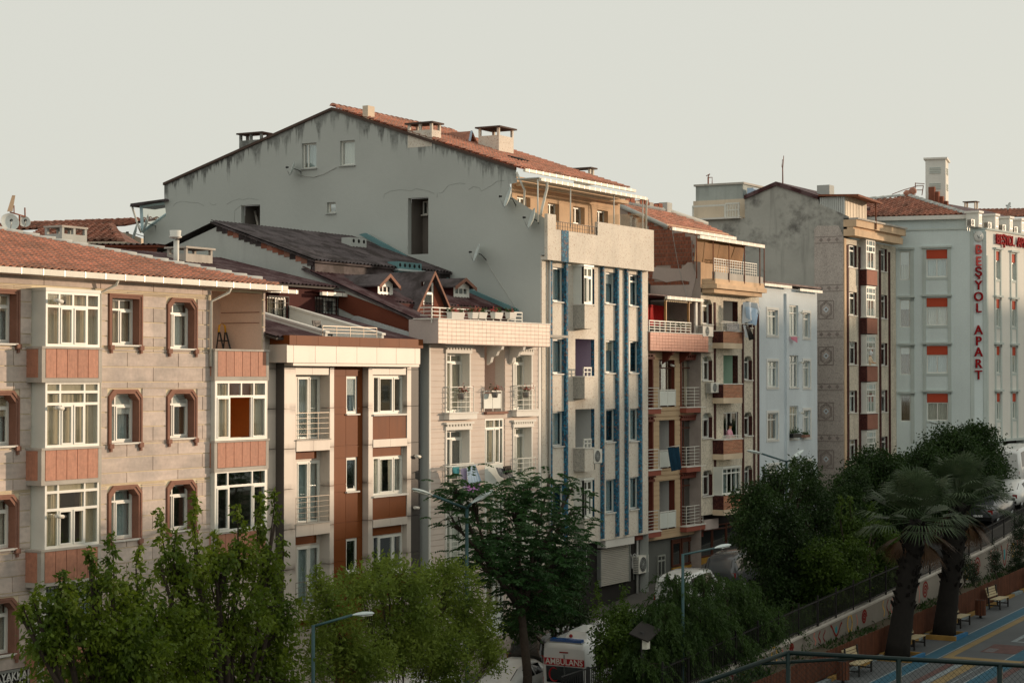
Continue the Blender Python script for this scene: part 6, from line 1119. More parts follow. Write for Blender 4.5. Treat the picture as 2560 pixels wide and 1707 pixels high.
for k, r in enumerate(cb):
    window(B8, F8, (ub, ue, r[2], r[3]), 0, (.25, .72), (.22, .42), d0=-.4, fw_=.09, curt=[None, 'curtain', None, 'curtb', 'curtc'][k], lower=(.2, .5, .85), opened=((1, 0),) if k == 2 else None, gm='glass'); h = r[3]-r[2]
    bx('white_panel', B8, F8, ub+.1, ue-.1, -.36, -.33, r[3]-h*.21, r[3]-.09, m['white']); add('bay_frame', MB().box(ub, ub+.09, -.33, 0, r[2], r[3]).box(ub-.03, ue+.03, -.43, 0, r[3], r[3]+.06), m['pvc'], B8, F8.M)
    zb = cb[k+1][3]+.1 if k < 4 else g8+1; bx('spandrel_box', B8, F8, ub-.1, ue+.22, -.45, .0, zb, r[2]-.04, m['maroonst']); bx('red_panel', B8, F8, ub-.02, ue+.2, -.46, -.452, zb+.03, r[2]-.07, m['redbox']); bx('box_ledge', B8, F8, ub-.15, ue+.27, -.5, .0, r[2]-.038, r[2]-.002, m['trim'])
cq = F8.rect('L', 1558, 640, 2095, 815, -.7); xa, xb = F8.uz('L', 1560, 720, -.7)[0], F8.uz('L', 2080, 780, -.7)[0]; za, zb = F8.uz('L', 1820, 655, -.7)[1], F8.uz('L', 1820, 815, -.7)[1]; zm = (za+zb)/2
add('cornice', MB().box(x8-.02, xb, -.7, .0, zb, zm-.12).box(x8+.0, xb-.1, -.6, .0, zm-.12, zm+.02).box(x8-.02, xb+.25, -.8, .0, zm+.02, za-.08), m['gold7'], B8, F8.M); bx('cornice_cap', B8, F8, x8, xb+.35, -.9, .0, za-.08, za+.02, m['conc'])
# roof parts: verge, zinc box with canopy, chimney, mast
for a, b in ((gl(604, 440), ap), (ap, gl(1292, 440))): add('verge_board', MB().hexa([(x8-.12,-a[0],a[1]-.02),(x8+9,-a[0],a[1]-.02),(x8+9,-b[0],b[1]-.02),(x8-.12,-b[0],b[1]-.02),(x8-.12,-a[0],a[1]+.22),(x8+9,-a[0],a[1]+.22),(x8+9,-b[0],b[1]+.22),(x8-.12,-b[0],b[1]+.22)]), m['maroon'], B8)
z0 = gl(1535, 600)[1]; ya, yb_ = -gl(1535, 500)[0], -gl(1300, 500)[0]; xw = onY('L', 1735, 520, ya).x; zt_ = gl(1535, 405)[1]
for k in range(12): yy = ya+(yb_-ya)*k/12; bx('zinc_sheet', B8, IDF, x8+.02, x8+.06+.02*(k % 2), yy, yy+(yb_-ya)/12-.02, z0-1.0, zt_-.02*k*.3, m['zinc'])
for k in range(14): xx = x8+.1+(xw-x8-.1)*k/14; bx('zinc_sheet', B8, IDF, xx, xx+(xw-x8-.1)/14-.02, ya-.03-.02*(k % 2), ya, z0-.6, zt_, m['zinc2'])
bx('zinc_room', B8, IDF, x8+.12, xw-.02, ya+.02, yb_, z0-1, zt_-.3, m['dark']); xc = onY('L', 1905, 455, ya-1).x
add('canopy', MB().hexa([(x8-.15,ya-.9,zt_-.1),(xc,ya-.9,zt_-.25),(xc,yb_,zt_+.1),(x8-.15,yb_,zt_+.0),(x8-.15,ya-.9,zt_+.02),(xc,ya-.9,zt_-.13),(xc,yb_,zt_+.25),(x8-.15,yb_,zt_+.12)]), m['rustm'], B8); p = onY('L', 1828, 560, ya-.8); pipe(B8, [(p.x, ya-.8, z0-.6), (p.x, ya-.8, zt_-.1)], .05, m['rustm'], 'canopy_post')
p = onX('L', 1340, 395, x8+3); bx('chimney', B8, IDF, x8+2.8, x8+3.6, p.y-.45, p.y+.35, p.z-1, onX('L', 1340, 312, x8+3).z, m['gable3'])
p = onX('L', 960, 310, x8+1); tm = thing('radio_mast', 'thin tall aerial rising above the mould-stained wall', 'antenna', (p.x, p.y, p.z)); add('pole', MB().tube([p+Vector((0,0,-.8)), onX('L', 958, 150, x8+1), onX('L', 968, 36, x8+1)], [.05, .035, .02], 5), m['rustm'], tm); add('whip', MB().tube([onX('L', 958, 150, x8+1), onX('L', 950, 140, x8+.9), onX('L', 957, 70, x8+.9)], .02, 4), m['rustm'], tm)
# stair tower and roof terrace at the back left
xt = x8+.6; TW = FX(xt); tp = lambda x, y: TW.uz('L', x, y); u0, u1 = tp(147, 400)[0], tp(586, 400)[0]; zt_, zm_, zb_ = tp(370, 312)[1], tp(370, 448)[1], tp(370, 620)[1]
B9 = thing('stair_tower', 'beige and grey rooftop stair tower left of the mould-stained wall', 'tower', (xt+2, -(u0+u1)/2, g8)); bx('upper_wall', B9, TW, u0, u1, 0, 4.5, zm_, zt_, m['gable4b']); bx('lower_wall', B9, TW, u0-.15, u1+.35, -.05, 4.6, g8, zm_-.002, m['beigetower']); bx('top_cap', B9, TW, u0-.1, u1+.1, -.1, 4.6, zt_+.002, zt_+.12, m['conc'])
bx('terrace_edge', B8, TW, tp(80, 625)[0], tp(606, 615)[0], -.9, 0, zb_-.12, zb_-.02, m['trim']); railing(B9, TW, tp(160, 560)[0], tp(470, 560)[0], -.7, zb_, tp(300, 512)[1], m['wmetal'], 1, 2, .08); railing(B9, TW, tp(468, 560)[0], tp(598, 560)[0], -.7, zb_, tp(530, 490)[1], m['wmetal'], 2, 2, .07, vbars=9)
p = onX('L', 263, 305, xt+.8); t = thing('tv_antenna', 'small rusty television antenna on the stair tower', 'antenna', p); add('pole', MB().tube([p+Vector((0,0,-.3)), onX('L', 263, 235, xt+.8)], .05, 5), m['rustm'], t); add('elements', MB().tube([onX('L', 245, 225, xt+.8), onX('L', 280, 207, xt+.8)], .03, 4).tube([onX('L', 262, 235, xt+.8), onX('L', 275, 205, xt+.8)], .03, 4).tube([onX('L', 263, 240, xt+.8), onX('L', 300, 238, xt+.8), onX('L', 300, 300, xt+.8)], .03, 4), m['rustm'], t)
p = gl(625, 330); bx('water_tank', B8, IDF, x8+.5, x8+1.6, -gl(655, 380)[0], -gl(595, 380)[0], gl(625, 425)[1], gl(625, 328)[1], m['cl_blue'])
# dark iron fire stair in the gap
t = thing('fire_stair', 'dark iron fire stair in the gap before the blue corner building', 'fire stair', (x8r+1.2, 41, g8)); FF = FY(40.4); u0, u1 = FF.uz('M', 697, 600)[0], FF.uz('M', 738, 600)[0]; k = 0
for y in (345, 460, 665, 770, 975, 1085, 1290):
    z = FF.uz('M', 715, y)[1]; bx('landing', t, FF, u0, u1, 0, 2.5, z-.08, z, m['iron']); railing(t, FF, u0, u1, .03, z, z+1.05, m['iron'], 4, 3, .05)
bx('back_wall', t, FF, u0-.5, u1+.3, 2.6, 2.8, g8, zt8-.2, m['maroonpl'])
for u in (u0+.05, u1-.05): bx('column', t, FF, u-.06, u+.06, -.05, .05, g8, zt8-.3, m['iron'])
# ---------------------------------------------------------------- B10: ice-blue corner building with red lettering
P1 = CAM + ray('M', 1183, 600)*119.0; FL = Frame((P1.x, P1.y), (.225, -.974)); g10 = zs(118)-.2
P2 = FL.P(.0, 0, 0)+Vector((math.cos(math.radians(-42)), math.sin(math.radians(-42)), 0))*0
def hitline(p, ang, z_, x, y):                              # where the view ray meets the vertical plane from p in direction ang
    f = Frame((p.x, p.y), (math.cos(ang), math.sin(ang))); return f, f.uz(z_, x, y)[0]
FC, uc = hitline(P1, math.radians(-48), 'M', 1287, 600); P2 = FC.P(uc, 0, 0); FR = Frame((P2.x, P2.y), (math.cos(math.radians(-6)), math.sin(math.radians(-6))))
B10 = thing('corner_building', 'ice-blue corner apartment building with red vertical lettering and orange window blinds', 'building', (P1.x, P1.y, g10))
zt10 = FL.uz('M', 1000, 40)[1]; UL = -11.0; UR = 16.0; zg10 = FR.uz('W', 250, 1135)[1]
wl = norm([FL.rect('M', 890, 170, 1030, 352), FL.rect('M', 892, 490, 1032, 672), FL.rect('M', 894, 808, 1034, 990), FL.rect('M', 898, 1125, 1038, 1305)])
w0 = norm([FL.rect('M', 715, 180, 783, 372), FL.rect('M', 715, 500, 785, 685), FL.rect('M', 718, 815, 786, 1000), FL.rect('M', 720, 1135, 788, 1310)])
wall(B10, FL, (UL, 0, g10, zt10), wl+w0, m['bluebld'], .2); wall(B10, FC, (0, uc, g10, zt10), [], m['bluebld'])
r1 = norm([FR.rect('W', 189, 145, 212, 292), FR.rect('W', 190, 397, 212, 542), FR.rect('W', 191, 647, 213, 788), FR.rect('W', 191, 895, 213, 1036)]); r2 = norm([FR.rect('W', 272, 160, 296, 298), FR.rect('W', 273, 407, 297, 545), FR.rect('W', 274, 650, 298, 788), FR.rect('W', 274, 896, 298, 1030)])
dx = r2[0][0]-r1[0][0]; rr = r1+r2+[(a+k*dx, b+k*dx, c, d) for k in (2, 3, 4) for a, b, c, d in r2]
wall(B10, FR, (0, UR, zg10, zt10), [(a, min(b, UR-.2), c, d) for a, b, c, d in rr if b < UR-.3], m['offw'], .25, rmt=m['greytrim']); rr = [r for r in rr if r[1] < UR-.3]
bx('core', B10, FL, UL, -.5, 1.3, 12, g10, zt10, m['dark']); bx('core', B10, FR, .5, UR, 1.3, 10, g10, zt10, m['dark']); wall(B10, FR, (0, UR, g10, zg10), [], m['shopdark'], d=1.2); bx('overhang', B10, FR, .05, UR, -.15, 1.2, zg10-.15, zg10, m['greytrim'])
for z_ in (zg10,): bx('shop_column', B10, FR, 2.2, 2.7, .0, .5, g10, zg10-.16, m['greytrim']); bx('shop_column', B10, FR, 6.2, 6.7, .0, .5, g10, zg10-.16, m['greytrim'])
def bwin(F, r, full=True):
    u0, u1, z0, z1 = r; zb = z1-(z1-z0)*.33; window(B10, F, (u0, u1, z0, zb), .1, (.5,), (), fw_=.07, curt='curtain' if int(z0) % 2 else 'curtb', cov=1); bl = bx('roller_blind', B10, F, u0+.01, u1-.01, .05, .08, zb+.01, z1-.01, m['orange'])
    mb = MB(); t = .22; zl = z0-1.35; mb.box(u0-t, u0-.02, -.05, 0, zl, z1+.1).box(u1+.02, u1+t, -.05, 0, zl, z1+.1).box(u0-t, u1+t, -.03, -.001, z0-.16, z0-.02); add('grey_trim', mb, m['greytrim'], B10, F.M); bx('hood', B10, F, u0-t-.06, u1+t+.06, -.16, 0, z1+.1, z1+.22, m['greytrim'])
for r in wl: bwin(FL, r)
for r in rr: bwin(FR, r)
for i, r in enumerate(w0):
    window(B10, FL, r, .1, (), (), curt='curtd' if i else 'curtain', cov=1, gm='glass'); u0, u1, z0, z1 = r; add('grey_trim', MB().box(u1+.02, u1+.25, -.05, 0, z0-1.35, z1+.1), m['greytrim'], B10, FL.M); bx('hood', B10, FL, u0-.1, u1+.3, -.16, 0, z1+.1, z1+.22, m['greytrim'])
for F, u in ((FC, .12), (FC, uc-.08)): bx('corner_strip', B10, F, u-.12, u+.12, -.04, 0, g10, zt10-.1, m['greytrim'])
bx('corner_strip', B10, FR, .05, .3, -.05, 0, zg10, zt10-1.6, m['greytrim']); bx('string_course', B10, FL, UL, -.02, -.06, 0, zt10, zt10+.1, m['greytrim']); bx('string_course', B10, FR, .02, UR, -.08, 0, zt10, zt10+.12, m['greytrim']); bx('string_course', B10, FC, .02, uc-.02, -.06, 0, zt10, zt10+.1, m['greytrim'])
# lettering
sg = thing('building_sign', 'vertical red letters BEŞYOL APART on the corner of the ice-blue building', 'sign', FC.P(uc/2, 0, FC.uz('M', 1240, 1000)[1]))
for ch, y in zip('BEŞYOLAPART', (172, 250, 322, 410, 485, 560, 706, 780, 852, 930, 1005)):
    u, z = FC.uz('M', 1238, y, -.1); letters(sg, FC, ch, u, -.12, z, .8, .05, m['redletter2'] if y < 300 else m['redletter'], 1.0)  # the upper letters are a paler red
s2 = thing('building_sign', 'red letters BEŞYOL APART along the right face of the ice-blue building', 'sign', FR.P(3, 0, zt10-1.5)); ub_, ue_ = FR.uz('W', 192, 85, -.1)[0], FR.uz('W', 282, 95, -.1)[0]; zl = FR.uz('W', 235, 88, -.1)[1]; st_ = (ue_-ub_)/5.6
for k, ch in enumerate('BEŞYOL APART'):
    if ch != ' ': letters(s2, FR, ch, ub_+(k+.4)*st_, -.12, zl, .9, .05, m['redletter'], 1.0)
u, z = FC.uz('M', 1240, 82, -.05); cs = thing('round_emblem', 'small white round emblem with a grey bird above the vertical letters', 'emblem', FC.P(u, -.05, z)); Mx = FC.M @ Matrix.Translation((u, -.05, z)) @ Matrix.Rotation(math.pi/2, 4, 'X'); add('disc', MB().lathe([(0, .05), (.29, .05), (.31, .02), (.31, -.05)], 24, Mx @ Matrix.Diagonal((1, 1.1, 1, 1))), m['white'], cs); add('bird', MB().tube([Mx @ Vector((-.15, .09, .07)), Mx @ Vector((-.04, -.05, .07)), Mx @ Vector((0, -.08, .07)), Mx @ Vector((.05, -.03, .07)), Mx @ Vector((.15, .1, .07))], [.01, .04, .05, .04, .01], 6), m['grmetal'], cs)
# attic storey, hip tile roof, lift tower, dormer boxes
ql = lambda x, y, d=.5: FL.uz('Q', x, y, d); za_ = ql(400, 785)[1]
bx('attic_wall', B10, FL, UL, ql(860, 800)[0], .5, 8, zt10+.1, za_, m['bluebld']); bx('eave_moulding', B10, FL, UL, ql(880, 780)[0]+.3, .2, 8, za_, za_+.25, m['trim']); bx('attic_wall', B10, FR, .6, UR, 1.2, 7, zt10+.1, zt10+1.0, m['offw'])
ee = ql(850, 755); pk = ql(185, 515, 4.8); A0 = FL.P(UL, .3, za_+.25); A1 = FL.P(ee[0], .3, za_+.25); TOP = FL.P(pk[0], 4.8, pk[1]); Mh = slope_frame(A0, A1, TOP); tu, tv = slope_uv(Mh, TOP); lu = (A1-A0).length
Rh = tile_roof(B10, Mh, [(0, 0), (lu, 0), (tu, tv), (max(0, tu-4), tv*.75), (0, tv*.5)], .32, .4, m['tile'], m['tile']); ridge_tiles(Rh, A1+Vector((0,0,.06)), TOP+Vector((0,0,.06)), .17, m['cement'], .5); ridge_tiles(Rh, TOP+Vector((0,0,.05)), Mh @ Vector((max(0, tu-4), tv*.75, .1)), .17, m['cement'], .5)
A2 = A1+FR.t*16; mb = MB(); mb.poly([A1, A2, TOP+FR.t*14, TOP]); add('roof_slope', mb, m['maroon'], B10)
for ftx, fty in ((175, 495), (240, 465)): p = CAM+ray('Q', ftx, fty)*depth(TOP); add('roof_vent', MB().lathe([(.1, -.9), (.1, -.1), (.24, -.05), (.26, .15), (.12, .3), (0, .32)], 12, Matrix.Translation(p)), m['tile'], B10)
def towr(): 
    T = depth(TOP)+3; a = CAM+ray('Q', 385, 90)*T; b = CAM+ray('Q', 612, 80)*T; fT = Frame((a.x, a.y), (FL.t.x, FL.t.y)); w = (b-a).length; zt_ = a.z; zb_ = (CAM+ray('Q', 500, 620)*T).z-1; wr = fT
    tw = thing('lift_tower', 'tall off-white lift tower with louvred vents above the red tile roof', 'tower', (a.x, a.y, zb_)); bx('shaft', tw, fT, 0, w, 0, 2.4, zb_, zt_, m['offw']); bx('cap', tw, fT, -.12, w+.12, -.12, 2.5, zt_, zt_+.12, m['trim'])
    for y in (210, 392):
        u, z = fT.uz('Q', 497, y); 
        for k in range(4): bx('louvre', tw, fT, u-.37, u+.37, -.05, .0, z+.17-k*.115-.04, z+.17-k*.115, m['greytrim'])
        FR2 = Frame(fT.P(w, 0, 0), (fT.i.x, fT.i.y))
        for k in range(4): bx('louvre', tw, FR2, .6, 1.7, -.05, 0, z+.17-k*.115-.04, z+.17-k*.115, m['greytrim'])
    mb = MB(); p = lambda x, y: CAM+ray('Q', x, y)*(T-1)
    ta = thing('tv_antenna', 'rectangular wire television antenna beside the lift tower', 'antenna', p(265, 500)); add('frame', mb.tube([p(265, 500), p(270, 355)], .03, 4).tube([p(345, 500), p(362, 390)], .03, 4).tube([p(268, 362), p(375, 368)], .025, 4).tube([p(266, 440), p(355, 440)], .025, 4).tube([p(268, 395), p(362, 388)], .025, 4).tube([p(0, 490), p(130, 440), p(300, 390)], .025, 4), m['rustm'], ta)
    q1, q2 = p(420, 560), p(555, 600)
    for k in range(5): bx('roof_bricks', B10, IDF, q1.x+.3*k, q1.x+.3*k+.28, q1.y-.5*k*.4-.4, q1.y-.5*k*.4, q1.z-.8, q1.z+.9-.3*k, m['brick'])
towr()
for k in range(5):
    uu = FR.uz('Q', (1000, 1190, 1355, 1490, 1600)[k], 800, .2)[0]; zz = FR.uz('Q', 1000, 705, .2)[1]
    b = add('dormer_box', MB().box(uu-.3, uu+.3, .1, .9, zt10+.12, zz), m['offw'], B10, FR.M); bx('dormer_cap', b, FR, uu-.38, uu+.38, .02, 1.0, zz, zz+.13, m['trim']); window(B10, FR, (uu-.2, uu+.2, zt10+.3, zz-.1), -.02, (.5,), (), d0=.1, curt=None, gm='glassd')
    ac_unit(FR, (uu-1.2, uu-.65, zt10+.15, zt10+.55), .5, f'white air conditioner on the roof edge of the ice-blue building, {["first", "second", "third", "fourth", "fifth"][k]} from the corner', 'roof edge air conditioners')
bp = lambda x, y, T=150: CAM+ray('Q', x, y)*T; b2 = thing('background_house', 'far house with red tile roof behind the ice-blue corner building', 'house', (bp(1300, 760).x, bp(1300, 760).y, g10))
r0, r1_, r2_ = bp(820, 760, 146), bp(2000, 745, 146), bp(820, 668, 152); Mf = slope_frame(r0, r1_, r2_); vv = slope_uv(Mf, r2_)[1]; tile_roof(b2, Mf, [(0, 0), ((r1_-r0).length, 0), ((r1_-r0).length, vv), (0, vv)], .34, .42, m['tile'], m['tile']); ff = Frame(r0, (r1_-r0)); bx('wall', b2, ff, .3, (r1_-r0).length-.3, .4, 8, g10, r0.z-.05, m['bluebld'])
c0, c1_ = bp(875, 580, 150), bp(960, 580, 150); chimney(b2, c0.x, c1_.x+.4, c0.y-.6, c0.y+.3, bp(900, 680, 150).z-.5, c0.z, m['beigetower'], m['vergec'], .7, .1)
c0 = bp(1355, 625, 149); dish(c0, (-.62, .74, .3), .3, 'small satellite dish on the far red tile roof', (c0.x+.2, c0.y+.2, c0.z-1))
# ---------------------------------------------------------------- houses behind the left roof
rp_ = lambda x, y, T: CAM+ray('R', x, y)*T
bh = thing('background_house', 'low house with hipped terracotta roof and brown fascia behind the left block', 'house', (rp_(1700, 700, 78).x, rp_(1700, 700, 78).y, zs(50)))
a0, a1_, tp_ = rp_(300, 700, 76), rp_(1690, 695, 76), rp_(1560, 475, 80); a0.z = a1_.z; Ma = slope_frame(a0, a1_, tp_); tu, tv = slope_uv(Ma, tp_); tile_roof(bh, Ma, [(0, 0), ((a1_-a0).length, 0), (tu, tv), (0, tv)], .3, .38, m['tile'], m['tile']); a2 = rp_(1960, 720, 79); mb = MB(); mb.poly([a1_, a2, tp_]); add('roof_slope', mb, m['tile'], bh); ridge_tiles(bh, a1_, tp_, .15, m['tile2'], .35)
f0, f1 = rp_(1300, 700, 75.5), rp_(2190, 745, 75.5); fF = Frame(f0, f1-f0); w = (f1-f0).length; fF.i = fF.i; bx('fascia', bh, fF, 0, w, 0, .12, f1.z-.75, f1.z-.05, m['rust']); bx('wall', bh, fF, .1, w-.8, .4, 4, f1.z-4, f1.z-.7, m['curtc']); sheet_roof(bh, slope_frame(fF.P(-.1, -.1, f1.z), fF.P(w+.1, -.1, f1.z), fF.P(-.1, 2, f1.z+.1)), 0, w+.2, 0, 2.5, m['maroon'], m['rust'])
bh2 = thing('background_house', 'farther house whose long terracotta ridge shows behind the twin chimney', 'house', (rp_(1000, 500, 92).x, rp_(1000, 500, 92).y, zs(50)))
a0, a1_, t0, t1 = rp_(100, 545, 92), rp_(1750, 480, 92), rp_(220, 455, 96), rp_(1920, 402, 96); Mb_ = slope_frame(a0, a1_, t0); tv = slope_uv(Mb_, t0)[1]; L = (a1_-a0).length; tile_roof(bh2, Mb_, [(-2, 0), (L, 0), (L+1.2, tv), (-2, tv)], .32, .4, m['tile'], m['tile']); ridge_tiles(bh2, t0+(t0-t1)*.1, t1, .16, m['tile2'], .5); ff = Frame(a0, a1_-a0); bx('wall', bh2, ff, -2, L, .3, 6, zs(50), a0.z-.05, m['beigetower'])
# twin chimney behind the hip of the left roof, white stove pipe, small roof chimney
c0, c1_ = onY('R', 868, 500, 46.5), onY('R', 1190, 500, 46.5); chimney(B1, c0.x, c1_.x+.1, 46.5, 47.3, roofz(0, 45)-.2, c0.z+.02, m['gable3'], m['conc'], .22, .03, 3)
c0, c1_ = onY('C', 470, 1055, 46), onY('C', 660, 1055, 46); chimney(B2, c0.x, c1_.x, 46, 46.9, zAt+.2, c0.z, m['conc'], m['conc'], .2, .08, 2)
p = onY('C', 400, 1110, 45.5); t = thing('stove_pipe', 'white metal stove pipe with wide cowl behind the left roof', 'chimney pipe', p); add('pipe', MB().tube([p+Vector((0,0,-.8)), onY('C', 402, 1000, 45.5)], .1, 10), m['wmetal'], t); q = onY('C', 395, 990, 45.5); h = onY('C', 395, 930, 45.5).z-q.z; add('cowl', MB().lathe([(.1, 0), (.23, .05), (.23, .09), (.19, .11), (.21, h), (.18, h), (0, h-.05)], 14, Matrix.Translation(q)), m['wmetal'], t)
# ---------------------------------------------------------------- trees: tapered trunk and limbs, leaf-sized faces in clumps through the crown
m['bark'] = mat('grey_brown_bark', '3b332c', .95, .25, 3, .2, 12); m['palmbark'] = mat('dark_palm_bark', '15120f', .95, .3, 3, .25, 9)
m['lf_elder'] = leafmat('box_elder_leaf', '475e19', '6f8224', .42); m['lf_shrub'] = leafmat('olive_green_leaf', '647a2e', '84963e', .45); m['lf_ail'] = leafmat('ailanthus_leaf', '264520', '3a5e2e', .35)
m['lf_dark'] = leafmat('dark_broad_leaf', '263b1a', '374f22', .3); m['lf_fine'] = leafmat('feathery_leaf', '30481f', '445d28', .35); m['lf_mid'] = leafmat('mid_green_leaf', '384f1b', '526a22', .35)
m['lf_palm'] = leafmat('palm_blade', '33462a', '515f45', .25); m['lf_dead'] = leafmat('dead_palm_blade', '43301f', '553c26', .15); m['lf_con'] = leafmat('conifer_leaf', '1b2d17', '26391d', .2)
def leaves(name, c, d, L, wr, mt, parent, rng, curl=.25):
    """one four-cornered, slightly folded leaf per row of c (base) and d (direction)"""
    n = len(c); d = d/np.linalg.norm(d, axis=1, keepdims=True); r = rng.normal(size=(n, 3)); s = np.cross(d, r); s /= np.linalg.norm(s, axis=1, keepdims=True)+1e-9; nn = np.cross(s, d); L = L[:, None]
    mid = c+d*L*.45+nn*L*curl*.3; v = np.stack([c, mid+s*L*wr*.5, c+d*L-nn*L*curl*.2, mid-s*L*wr*.5], 1).reshape(-1, 3)
    me = bpy.data.meshes.new(name); me.vertices.add(4*n); me.vertices.foreach_set('co', v.astype(np.float32).ravel()); me.loops.add(4*n); me.loops.foreach_set('vertex_index', np.arange(4*n, dtype=np.int32)); me.polygons.add(n)
    me.polygons.foreach_set('loop_start', np.arange(0, 4*n, 4, dtype=np.int32)); me.polygons.foreach_set('loop_total', np.full(n, 4, dtype=np.int32)); me.update(calc_edges=True); me.materials.append(mt); return link(name, me, parent)
def sphere(n, rng, p=2.4):
    v = rng.normal(size=(n, 3)); v /= np.linalg.norm(v, axis=1, keepdims=True); return v*(rng.random((n, 1))**(1/p))
def lobe3(l, Y):                                            # photo position and size of a bough -> centre and radii in metres
    px, py, rx, ry = l[:4]; dy = l[4] if len(l) > 4 else 0; c = onY('S', px, py, Y+dy); k = depth(c)/FOC; return np.array(c), np.array([rx*k, ry*k])
RT = np.array(rt); FWh = np.array((fw.x, fw.y, 0))/math.hypot(fw.x, fw.y); UP = np.array((0, 0, 1.))
def tree(name, label, cat, base, lobes, Y, mt, leaf=.12, wr=.45, dens=1.0, kind='clump', droop=.5, trunk=.16, group='street trees', seed=1, per=26, sig=.16, stems=1, bark='bark', fork=.4):
    rng = np.random.default_rng(seed); t = thing(name, label, cat, base, group); base = np.array(base); C, D, Ls = [], [], []; tips = []
    L3 = [lobe3(l, Y) for l in lobes]; top = np.mean([c for c, r in L3], 0)
    for c, r in L3:
        ncl = max(3, int(dens*26*r[0]*r[1]/.25)); p = sphere(ncl, rng); pos = c+p[:, :1]*RT*r[0]+p[:, 1:2]*FWh*(r[0]+r[1])*.5+p[:, 2:3]*UP*r[1]; out = p[:, :1]*RT+p[:, 1:2]*FWh+p[:, 2:3]*UP
        tips.append((c, pos)); sg, pr = sig, per
        if kind == 'clump' and r[0] < .3 and r[1] > r[0]*1.6:   # a leading shoot: whorls of leaves up a thin stem
            ncl = max(9, int(r[1]*26)); h = np.linspace(-1, 1, ncl)[:, None]; a = rng.uniform(0, 6.28, (ncl, 1)); w = r[0]*(.75-.45*h)*rng.uniform(.3, 1, (ncl, 1)); pos = c+UP*h*r[1]+RT*np.cos(a)*w+FWh*np.sin(a)*w; out = RT*np.cos(a)+FWh*np.sin(a)+UP*.1; sg, pr = .055, 13; tips[-1] = (c-UP*r[1], pos[-1:])
        if kind == 'clump':
            k = pr; cc = np.repeat(pos, k, 0)+rng.normal(size=(ncl*k, 3))*np.array([sg, sg, sg*.8]); dd = np.repeat(out, k, 0)*.6+rng.normal(size=(ncl*k, 3))*.7-UP*droop; C.append(cc); D.append(dd); Ls.append(leaf*rng.uniform(.6, 1.3, ncl*k))
        elif kind == 'frond':                                # pinnate leaves: a rachis with paired drooping leaflets
            for q, o in zip(pos, out):
                for _ in range(per):
                    o2 = o+rng.normal(size=3)*.5; o2[2] = abs(o2[2])*.4+.15; o2 /= np.linalg.norm(o2); sd = np.cross(o2, UP); sd /= np.linalg.norm(sd)+1e-9; ln = rng.uniform(.45, .8); p0 = q+rng.normal(size=3)*sig
                    for j in range(9):
                        f = (j+1.5)/10; b = p0+o2*ln*f-UP*.45*ln*f*f
                        for s in (-1, 1): C.append(b[None]); D.append((sd*s*.9+o2*.35-UP*.55)[None]); Ls.append(np.array([leaf*rng.uniform(.8, 1.2)*(1-.4*abs(f-.45))]))
        elif kind == 'strand':                               # fine hanging twigs
            k = per; st = rng.uniform(.35, .8, ncl); o2 = out*np.array([1, 1, .2])+rng.normal(size=out.shape)*.3
            for j in range(k):
                f = (j+.5)/k; b = pos+o2*(st*f)[:, None]*.8-UP*(st*f*f)[:, None]*1.0+rng.normal(size=pos.shape)*.035; C.append(b); D.append(o2*.5-UP*.9+rng.normal(size=pos.shape)*.45); Ls.append(leaf*rng.uniform(.6, 1.2, ncl))
    crown = leaves('crown', np.concatenate(C), np.concatenate(D), np.concatenate(Ls), wr, mt, t, rng)
    mb = MB(); fk = base+(top-base)*fork
    if stems == 1:
        bend = rng.normal(size=3)*.12; mb.tube([base-UP*.3, base+(fk-base)*.5+bend*[1, 1, 0], fk], [trunk*1.15, trunk*.95, trunk*.75], 9)
    for i, (c, pos) in enumerate(tips):
        s0 = fk if stems == 1 else base+rng.normal(size=3)*[.25, .25, 0]; midp = (s0+c)/2+rng.normal(size=3)*.15+UP*.15; r0 = trunk*(.5 if stems == 1 else .35); mb.tube([s0, midp, c], [r0, r0*.7, r0*.35], 6)
        for q in pos[:: max(1, len(pos)//12)]: mb.tube([c+(midp-c)*rng.uniform(0, .7), (c+q)/2+rng.normal(size=3)*.05, q], [r0*.3, r0*.2, .008], 4, False)
    add('trunk', mb, m[bark], t); return t
def gnd(px, Y, zf=zs, py=1600): p = onY('S', px, py, Y); return (p.x, p.y, zf(p.x))
tree('box_elder_tree', 'dense box elder with bright shoots in front of the stone-clad block, at far left', 'tree', gnd(270, 30.5), [(255,1590,140,110), (150,1530,70,70), (330,1510,60,95), (280,1400,17,62), (350,1415,14,50), (90,1500,12,36), (225,1400,8,26), (155,1455,10,30), (240,1470,50,45), (60,1530,8,22), (120,1600,60,90), (400,1560,50,90), (230,1720,190,110,1), (330,1650,110,90,-.6)], 30.5, m['lf_elder'], .15, .5, .85, droop=.75, seed=11, trunk=.2, sig=.14)
tree('box_elder_tree', 'tall box elder with slender shoots in front of the stone-clad block, right of the first', 'tree', gnd(570, 31.0), [(403,1345,14,72), (490,1430,55,60), (487,1305,10,66), (598,1315,20,52), (648,1295,10,62), (688,1262,9,36), (706,1380,13,34), (440,1380,12,50), (535,1370,14,45), (660,1370,14,55), (600,1400,55,50), (670,1430,50,70), (545,1420,45,50), (440,1430,45,60), (560,1540,150,90), (690,1550,55,90), (455,1540,60,90), (560,1680,190,120,1), (700,1680,60,80), (470,1640,90,90,-.7)], 31.0, m['lf_elder'], .15, .5, .85, droop=.75, seed=12, trunk=.2, sig=.13)
